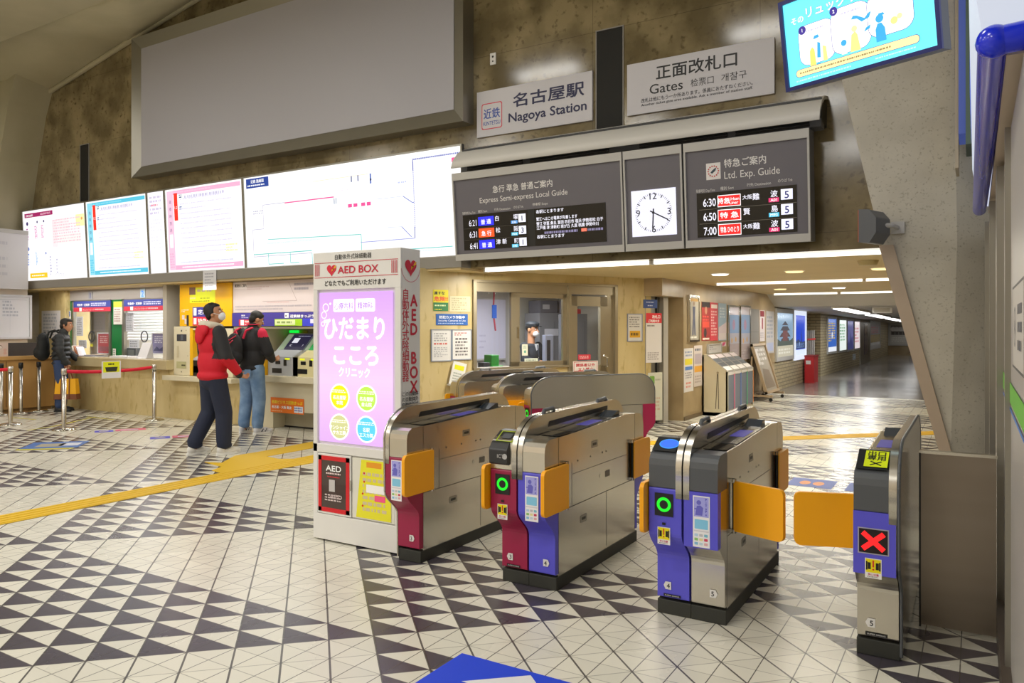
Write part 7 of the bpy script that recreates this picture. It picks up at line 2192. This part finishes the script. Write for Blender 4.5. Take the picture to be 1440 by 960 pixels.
    blob(cf[1:], 'cuff', blk, r, 0.008, 2)
    nv = C('#252c42', 0, 0.85)
    tr = [('e', V(0, 0, 0.875), (0.175, 0.135, 0.125)), ('c', hl, 0.115, kl, 0.098), ('c', kl, 0.098, al + V(0, 0.005, 0.06), 0.086), ('c', hr, 0.115, kr, 0.10), ('c', kr, 0.10, ar + V(0, 0.005, 0.07), 0.088),
          ('e', al + V(0, 0.012, 0.015), (0.078, 0.088, 0.045)), ('e', ar + V(0, 0.012, 0.022), (0.08, 0.09, 0.045))]
    blob(tr, 'trousers', nv, r, 0.011, 5)
    shoe(r, V(-0.135, -0.215, 0.0), (-0.15, 1, 0), '#e2e0da', '#efeee8', 1.12)
    shoe(r, V(0.11, 0.03, 0.0), (-0.1, 1, 0), '#e2e0da', '#efeee8', 1.12)
    return r


p = onZ(299, 639)
pr = red_man()
world_children(pr, (p.x, p.y, 0), math.radians(-12))


# --- the man in jeans at the machine
def jeans_man():
    r = root('person', 'person in a black jacket and blue jeans facing the ticket machine', 'person')
    hl, hr = V(-0.095, 0, 0.91), V(0.095, 0, 0.91)
    kl, kr = V(-0.12, 0.02, 0.49), V(0.115, 0.03, 0.49)
    al, ar = V(-0.13, -0.02, 0.09), V(0.12, -0.01, 0.09)
    sl, sr = V(-0.185, -0.01, 1.41), V(0.185, -0.01, 1.41)
    el, er = V(-0.26, 0.06, 1.15), V(0.265, 0.05, 1.15)
    wl, wr = V(-0.13, 0.27, 1.06), V(0.15, 0.27, 1.04)
    hc = V(0.02, 0.075, 1.60)
    R, q, hp = head_parts(hc, -30, -22)
    body = hp + [('c', V(0, 0.0, 1.42), 0.06, q(0, -0.02, -0.05), 0.052), ('e', V(0, 0, 1.26), (0.15, 0.10, 0.21)), ('e', V(0, 0, 1.0), (0.14, 0.1, 0.18)),
                 ('c', sl, 0.05, el, 0.04), ('c', el, 0.04, wl, 0.028), ('c', sr, 0.05, er, 0.04), ('c', er, 0.04, wr, 0.028),
                 ('c', hl, 0.08, kl, 0.055), ('c', kl, 0.055, al, 0.04), ('c', hr, 0.08, kr, 0.055), ('c', kr, 0.055, ar, 0.04), ('c', al, 0.04, al + V(0, 0.012, -0.035), 0.024), ('c', ar, 0.04, ar + V(0, 0.012, -0.035), 0.024)]
    body += hand_parts(wr, (-0.25, 0.9, 0.0), (-0.6, 0.0, 0.7), 0.6) + hand_parts(wl, (0.25, 0.9, 0.0), (0.6, 0, 0.7), 0.6)
    blob(body, 'body', M_SKIN, r, 0.0085, 3)
    face_marks(r, q, R)
    blob([('e', q(0, -0.02, 0.05), (0.086, 0.096, 0.083), (-22, 0, -30)), ('e', q(0, -0.06, 0.0), (0.076, 0.052, 0.075), (-22, 0, -30)), ('e', q(0, 0.03, 0.082), (0.062, 0.048, 0.028), (-22, 0, -30))], 'hair', M_HAIR, r, 0.008, 3)
    blk, red = C('#222225', 0, 0.75), C('#d01a44', 0, 0.7)

    def col(c):
        return 1 if (c.z > 1.36 and abs(c.x) > 0.20 and c.y > -0.09) else 0
    jk = [('e', V(0, -0.005, 1.28), (0.205, 0.15, 0.21)), ('e', V(0, 0, 1.06), (0.205, 0.155, 0.20)), ('e', V(0, 0.0, 0.92), (0.20, 0.152, 0.07)), ('e', V(0, 0.0, 1.42), (0.16, 0.10, 0.08)), ('c', V(0, 0.01, 1.42), 0.085, V(0.0, 0.025, 1.50), 0.078),
          ('c', sl, 0.085, el, 0.078), ('c', el, 0.078, wl + V(0, -0.03, 0), 0.055), ('c', sr, 0.085, er, 0.078), ('c', er, 0.078, wr + V(0, -0.03, 0), 0.055)]
    blob(jk, 'jacket', blk, r, 0.010, 6, col, [blk, red])
    m = MB()
    m.tube([V(0.085 * math.cos(t), 0.025 + 0.082 * math.sin(t), 1.535) for t in [2 * math.pi * k / 14 for k in range(15)]], 0.008, red, 8)
    m.build('collar_trim', r)
    blu = noisy('washed denim', '#6080a8', '#85a3c6', 6, 0.85, detail=4)
    tr = [('e', V(0, -0.01, 0.865), (0.172, 0.138, 0.12)), ('c', hl, 0.11, kl, 0.088), ('c', kl, 0.092, al + V(0, 0, 0.06), 0.082), ('c', hr, 0.11, kr, 0.092), ('c', kr, 0.092, ar + V(0, 0, 0.06), 0.082), ('e', al + V(0, 0.008, 0.015), (0.074, 0.08, 0.04)), ('e', ar + V(0, 0.008, 0.015), (0.074, 0.08, 0.04))]
    j = blob(tr, 'jeans', blu, r, 0.011, 5)
    for sx in (-1, 1):
        MB(frame((sx * 0.085 - 0.055, -0.158, 0.80), (1, 0, 0))).poly([(0, 0.02, 0), (0.055, 0, 0), (0.11, 0.02, 0), (0.11, 0.11, 0.004), (0, 0.11, 0.004)], C('#7290b6', 0, 0.85)).build('pocket', j)
    for h_, t_ in ((V(-0.135, -0.07, 0), (-0.25, 1, 0)), (V(0.125, -0.05, 0), (0.35, 1, 0))):
        sh = shoe(r, h_, t_, '#d8d8da', '#efefec', 1.08)
        d = Vector(t_).normalized(); n = V(d.y, -d.x, 0)
        m = MB()
        for sd in (-1, 1):
            for k in range(2):
                a = h_ + d * (0.07 + 0.05 * k) + n * 0.04 * sd + V(0, 0, 0.035)
                m.tube([a, a + d * 0.03 + n * -0.008 * sd + V(0, 0, 0.035)], 0.009, C('#2c3038'), 6)
        m.build('shoe_stripe', sh)
    return r


p2 = onZ(354, 609)
world_children(jeans_man(), (p2.x, p2.y, 0), math.radians(4))


def backpack(name, label, loc, rz, col, trim, kind):
    r = root(name, label, 'backpack')
    k = C(col, 0, 0.75)
    if kind == 'big':
        blob([('e', V(0, -0.02, 0.0), (0.15, 0.10, 0.24)), ('e', V(0, -0.03, -0.10), (0.155, 0.115, 0.14)), ('e', V(0, -0.02, 0.14), (0.13, 0.09, 0.12)), ('e', V(0, -0.12, -0.09), (0.11, 0.05, 0.10))], 'bag', k, r, 0.011, 4)
    else:
        blob([('e', V(0, -0.02, 0.02), (0.14, 0.09, 0.22)), ('e', V(0, -0.04, -0.10), (0.15, 0.11, 0.13)), ('e', V(0, -0.12, -0.06), (0.11, 0.055, 0.11))], 'bag', k, r, 0.011, 4)
    m = MB()
    for sx in (-1, 1):
        pts = [V(sx * 0.085, 0.065, 0.16), V(sx * 0.10, 0.10, 0.27), V(sx * 0.115, 0.20, 0.305), V(sx * 0.13, 0.31, 0.22), V(sx * 0.14, 0.335, 0.06), V(sx * 0.15, 0.28, -0.10), V(sx * 0.16, 0.13, -0.16)]
        m = MB().tube(pts, 0.016, C(trim, 0, 0.7), 8)
        m.build('shoulder_strap', r)
    if kind != 'big':
        m = MB()
        m.tube([V(-0.10, -0.10, 0.12), V(-0.02, -0.13, 0.06), V(0.08, -0.12, 0.14)], 0.007, C(trim), 6).tube([V(-0.11, -0.07, 0.18), V(0.0, -0.11, 0.14), V(0.1, -0.08, 0.2)], 0.007, C(trim), 6)
        m.build('bungee_cord', r)
        MB().box(-0.05, -0.035, -0.15, -0.13, -0.02, 0.08, C(trim)).build('zip_tag', r)
        MB(frame((0.0, -0.178, -0.10), (1, 0, 0))).rrect(-0.035, 0, 0.035, 0.022, 0.008, 0, C('#8a8a8a')).build('badge', r)
    else:
        MB().tube([V(-0.12, -0.09, 0.10), V(0, -0.125, 0.19), V(0.12, -0.09, 0.10)], 0.005, C('#3a3a40'), 6).build('zip', r)
    MB().tube([V(-0.04, 0.0, 0.22), V(0, 0.01, 0.27), V(0.04, 0.0, 0.22)], 0.010, C(trim), 6).build('grab_handle', r)
    world_children(r, loc, rz)
    return r


def on_back(p, rz, x, y, z):
    return (p.x + x * math.cos(rz) - y * math.sin(rz), p.y + x * math.sin(rz) + y * math.cos(rz), z)


rz2 = math.radians(4)
backpack('backpack', 'black backpack with red straps and cords on the back of the man in jeans', on_back(p2, rz2, -0.06, -0.25, 1.18), rz2, '#1c1c1f', '#d01840', 'small')


# --- the man at the ticket window
def counter_man():
    r = root('person', 'person in a dark quilted jacket standing at ticket window one', 'person')
    hl, hr = V(-0.09, 0, 0.86), V(0.09, 0, 0.86)
    kl, kr = V(-0.10, 0.01, 0.46), V(0.10, 0.02, 0.46)
    al, ar = V(-0.11, -0.01, 0.09), V(0.11, 0.0, 0.09)
    sl, sr = V(-0.18, 0.02, 1.34), V(0.18, 0.02, 1.34)
    el, er = V(-0.235, 0.03, 1.08), V(0.235, 0.04, 1.08)
    wl, wr = V(-0.19, 0.2, 0.93), V(0.16, 0.12, 0.86)
    hc = V(0, 0.09, 1.535)
    R, q, hp = head_parts(hc, -10, -6)
    body = hp + [('c', V(0, 0.01, 1.34), 0.058, q(0, -0.02, -0.05), 0.052), ('e', V(0, 0, 1.18), (0.15, 0.10, 0.2)), ('e', V(0, 0, 0.94), (0.14, 0.1, 0.17)),
                 ('c', sl, 0.05, el, 0.04), ('c', el, 0.04, wl, 0.028), ('c', sr, 0.05, er, 0.04), ('c', er, 0.04, wr, 0.028),
                 ('c', hl, 0.08, kl, 0.055), ('c', kl, 0.055, al, 0.04), ('c', hr, 0.08, kr, 0.055), ('c', kr, 0.055, ar, 0.04), ('c', al, 0.04, al + V(0, 0.012, -0.035), 0.024), ('c', ar, 0.04, ar + V(0, 0.012, -0.035), 0.024)]
    body += hand_parts(wr, (0.0, 0.2, -0.95), (-0.4, 0.9, 0.1), 0.95) + hand_parts(wl, (0.2, 0.9, 0.1), (0.7, 0, 0.6), 0.5)
    blob(body, 'body', M_SKIN, r, 0.0085, 3)
    face_marks(r, q, R)
    blob([('e', q(0, -0.025, 0.045), (0.085, 0.094, 0.08), (-6, 0, -10)), ('e', q(0, -0.06, -0.02), (0.08, 0.05, 0.07), (-6, 0, -10)), ('e', q(0, 0.03, 0.085), (0.066, 0.06, 0.034), (-6, 0, -10)), ('e', q(-0.068, 0.0, 0.02), (0.02, 0.04, 0.045), (-6, 0, -10)), ('e', q(0.068, 0.0, 0.02), (0.02, 0.04, 0.045), (-6, 0, -10))], 'hair', C('#221c18', 0, 0.6), r, 0.008, 3)
    dk = C('#2a2d30', 0, 0.6)
    jk = []
    for k in range(6):
        z = 0.86 + k * 0.085
        jk.append(('e', V(0, 0.0, z), (0.195 + 0.006 * (k % 2), 0.15, 0.062)))
    jk += [('e', V(0, 0.0, 1.30), (0.19, 0.125, 0.09)), ('c', V(0, 0.02, 1.34), 0.085, V(0, 0.045, 1.42), 0.078)]
    for s_, e_, w_ in ((sl, el, wl), (sr, er, wr)):
        for a, b_ in ((s_, e_), (e_, w_)):
            for k in range(4):
                p = a.lerp(b_, k / 4 + 0.1)
                jk.append(('c', p, 0.075 - (0.012 if a is e_ else 0), a.lerp(b_, k / 4 + 0.25), 0.066 - (0.012 if a is e_ else 0)))
    blob(jk, 'quilted_jacket', dk, r, 0.010, 3)
    tr = [('e', V(0, 0, 0.84), (0.165, 0.13, 0.12)), ('c', hl, 0.105, kl, 0.085), ('c', kl, 0.085, al + V(0, 0, 0.04), 0.075), ('c', hr, 0.105, kr, 0.085), ('c', kr, 0.085, ar + V(0, 0, 0.04), 0.075)]
    blob(tr, 'jeans', C('#33456a', 0, 0.85), r, 0.011, 5)
    for h_ in (V(-0.11, -0.06, 0), V(0.11, -0.05, 0)):
        shoe(r, h_, (0.05, 1, 0), '#26282c', '#1c1c1c')
    for a_ in (al, ar):
        blob([('c', a_ + V(0, 0, 0.01), 0.05, a_ + V(0, 0, 0.05), 0.055)], 'sock', C('#a8acb0', 0, 0.9), r, 0.009, 2)
    return r


p3 = onZ(86, 578)
rz3 = math.radians(-44)
world_children(counter_man(), (p3.x, p3.y, 0), rz3)
backpack('backpack', 'plain black rounded backpack on the man standing at ticket window one', on_back(p3, rz3, 0.0, -0.27, 1.14), rz3, '#1b1d1d', '#1b1d1d', 'big')
# yellow tote hanging from his hand
rt = root('tote_bag', 'yellow tote bag with brown base and straps held by the man at the counter', 'bag')
m = MB()
yl_, br_ = C('#f0b010', 0, 0.6), C('#7a4628', 0, 0.6)
m.add([(-0.24, -0.07, 0.0), (0.24, -0.07, 0.0), (0.24, 0.07, 0.0), (-0.24, 0.07, 0.0), (-0.21, -0.05, 0.30), (0.21, -0.05, 0.30), (0.21, 0.05, 0.30), (-0.21, 0.05, 0.30)],
      [(0, 1, 5, 4), (1, 2, 6, 5), (2, 3, 7, 6), (3, 0, 4, 7), (3, 2, 1, 0)], yl_)
m.build('bag', rt)
m = MB()
m.add([(-0.245, -0.075, -0.01), (0.245, -0.075, -0.01), (0.245, 0.075, -0.01), (-0.245, 0.075, -0.01), (-0.238, -0.072, 0.07), (0.238, -0.072, 0.07), (0.238, 0.072, 0.07), (-0.238, 0.072, 0.07)],
      [(0, 1, 5, 4), (1, 2, 6, 5), (2, 3, 7, 6), (3, 0, 4, 7), (3, 2, 1, 0)], br_)
m.build('base', rt)
for sy in (-1, 1):
    MB().tube([V(-0.09, sy * 0.076, 0.0), V(-0.085, sy * 0.056, 0.30), V(-0.02, sy * 0.02, 0.50), V(0.02, sy * 0.02, 0.50), V(0.085, sy * 0.056, 0.30), V(0.09, sy * 0.076, 0.0)], 0.012, br_, 8).build('strap', rt)
wr_ = on_back(p3, rz3, 0.16, 0.14, 0.0)
world_children(rt, (wr_[0], wr_[1], 0.24), math.radians(32))
rt.scale = (0.82, 1.0, 1.16)


# --- the station clerk in the office
def clerk():
    r = root('person', 'person in a dark cap, white mask and dark suit sitting behind the office window', 'person')
    hc = V(0, 0.02, 1.30)
    R, q, hp = head_parts(hc, 0, -6)
    sl, sr, el, er, wl, wr = V(-0.18, 0, 1.06), V(0.18, 0, 1.06), V(-0.23, 0.06, 0.86), V(0.23, 0.06, 0.86), V(-0.12, 0.24, 0.84), V(0.12, 0.24, 0.84)
    hl, hr, kl, kr, al, ar = V(-0.09, 0, 0.5), V(0.09, 0, 0.5), V(-0.11, 0.38, 0.5), V(0.11, 0.38, 0.5), V(-0.11, 0.36, 0.09), V(0.11, 0.36, 0.09)
    body = hp + [('c', V(0, 0, 1.08), 0.056, q(0, -0.02, -0.05), 0.05), ('e', V(0, 0, 0.9), (0.15, 0.1, 0.2)), ('e', V(0, 0, 0.62), (0.14, 0.11, 0.18)), ('c', sl, 0.05, el, 0.04), ('c', el, 0.04, wl, 0.028), ('c', sr, 0.05, er, 0.04), ('c', er, 0.04, wr, 0.028),
                 ('c', hl, 0.08, kl, 0.055), ('c', kl, 0.055, al, 0.04), ('c', hr, 0.08, kr, 0.055), ('c', kr, 0.055, ar, 0.04), ('c', al, 0.04, al + V(0, 0.1, -0.05), 0.03), ('c', ar, 0.04, ar + V(0, 0.1, -0.05), 0.03)]
    body += hand_parts(wr, (-0.4, 0.8, 0.0), (-0.7, -0.3, 0.4), 0.6) + hand_parts(wl, (0.4, 0.8, 0.0), (0.7, -0.3, 0.4), 0.6)
    blob(body, 'body', M_SKIN, r, 0.009, 3)
    face_marks(r, q, R)
    blob([('e', q(0, 0.062, -0.05), (0.056, 0.055, 0.05))], 'face_mask', C('#e8eaee'), r, 0.008, 3)
    blob([('e', q(0, -0.02, 0.03), (0.083, 0.092, 0.07))], 'hair', M_HAIR, r, 0.009, 3)
    blob([('e', q(0, -0.005, 0.085), (0.10, 0.105, 0.04)), ('e', q(0, -0.005, 0.06), (0.09, 0.10, 0.035))], 'cap', C('#3a3f46'), r, 0.008, 2)
    MB().prism([(q(0, 0, 0).x + a, q(0, 0, 0).y + b_) for a, b_ in ((-0.07, 0.06), (0.07, 0.06), (0.055, 0.13), (0, 0.15), (-0.055, 0.13))], q(0, 0, 0.045).z, q(0, 0, 0.055).z, M_BLK).build('cap_peak', r)
    dk = C('#2e323a', 0, 0.8)
    blob([('e', V(0, 0, 0.9), (0.19, 0.13, 0.21)), ('e', V(0, 0, 0.64), (0.17, 0.14, 0.18)), ('e', V(0, 0, 1.05), (0.16, 0.09, 0.06)), ('c', sl, 0.065, el, 0.06), ('c', el, 0.06, wl - V(0, 0.03, 0), 0.045), ('c', sr, 0.065, er, 0.06), ('c', er, 0.06, wr - V(0, 0.03, 0), 0.045)], 'suit_jacket', dk, r, 0.010, 4)
    blob([('e', V(0, 0, 0.52), (0.17, 0.14, 0.10)), ('c', hl, 0.10, kl, 0.08), ('c', kl, 0.08, al, 0.065), ('c', hr, 0.10, kr, 0.08), ('c', kr, 0.08, ar, 0.065)], 'trousers', dk, r, 0.012, 4)
    MB(frame((0, 0.122, 0), (-1, 0, 0))).poly([(-0.055, 1.10, -0.03), (0, 0.88, 0.012), (0.055, 1.10, -0.03)], C('#e4e6ea')).poly([(-0.014, 1.08, -0.01), (-0.012, 0.92, 0.014), (0.012, 0.92, 0.014), (0.014, 1.08, -0.01)], C('#4a5468')).build('shirt_front', r)
    for a_ in (V(-0.11, 0.31, 0), V(0.11, 0.31, 0)):
        shoe(r, a_, (0, 1, 0), '#18181a', '#101010')
    return r


sp_ = onP(747, 470, OA - ON * 1.66, ON)
ck = clerk()
world_children(ck, (sp_.x, sp_.y, 0), math.atan2(-(ON.x), ON.y) + 0.35)
ck.scale = (1.12, 1.12, 1.12)
m = MB(Matrix.Translation((sp_.x, sp_.y, 0)) @ Matrix.Rotation(math.atan2(-(ON.x), ON.y) + 0.35, 4, 'Z'))
rc_ = root('office_chair', 'office chair under the sitting station clerk', 'chair', (sp_.x, sp_.y, 0))
b_ = MB(m.M); b_.box(-0.22, 0.22, -0.22, 0.22, 0.34, 0.38, M_BLK, 0.04); b_.build('seat', rc_)
b_ = MB(m.M); b_.cyl((0, 0, 0.06), (0, 0, 0.34), 0.03, M_GREY); b_.build('column', rc_)
for k in range(5):
    a = 2 * math.pi * k / 5
    b_ = MB(m.M); b_.cyl((0, 0, 0.07), (0.26 * math.cos(a), 0.26 * math.sin(a), 0.05), 0.018, M_GREY).ball((0.26 * math.cos(a), 0.26 * math.sin(a), 0.025), 0.025, M_BLK, 10, 8)
    b_.build('foot', rc_)
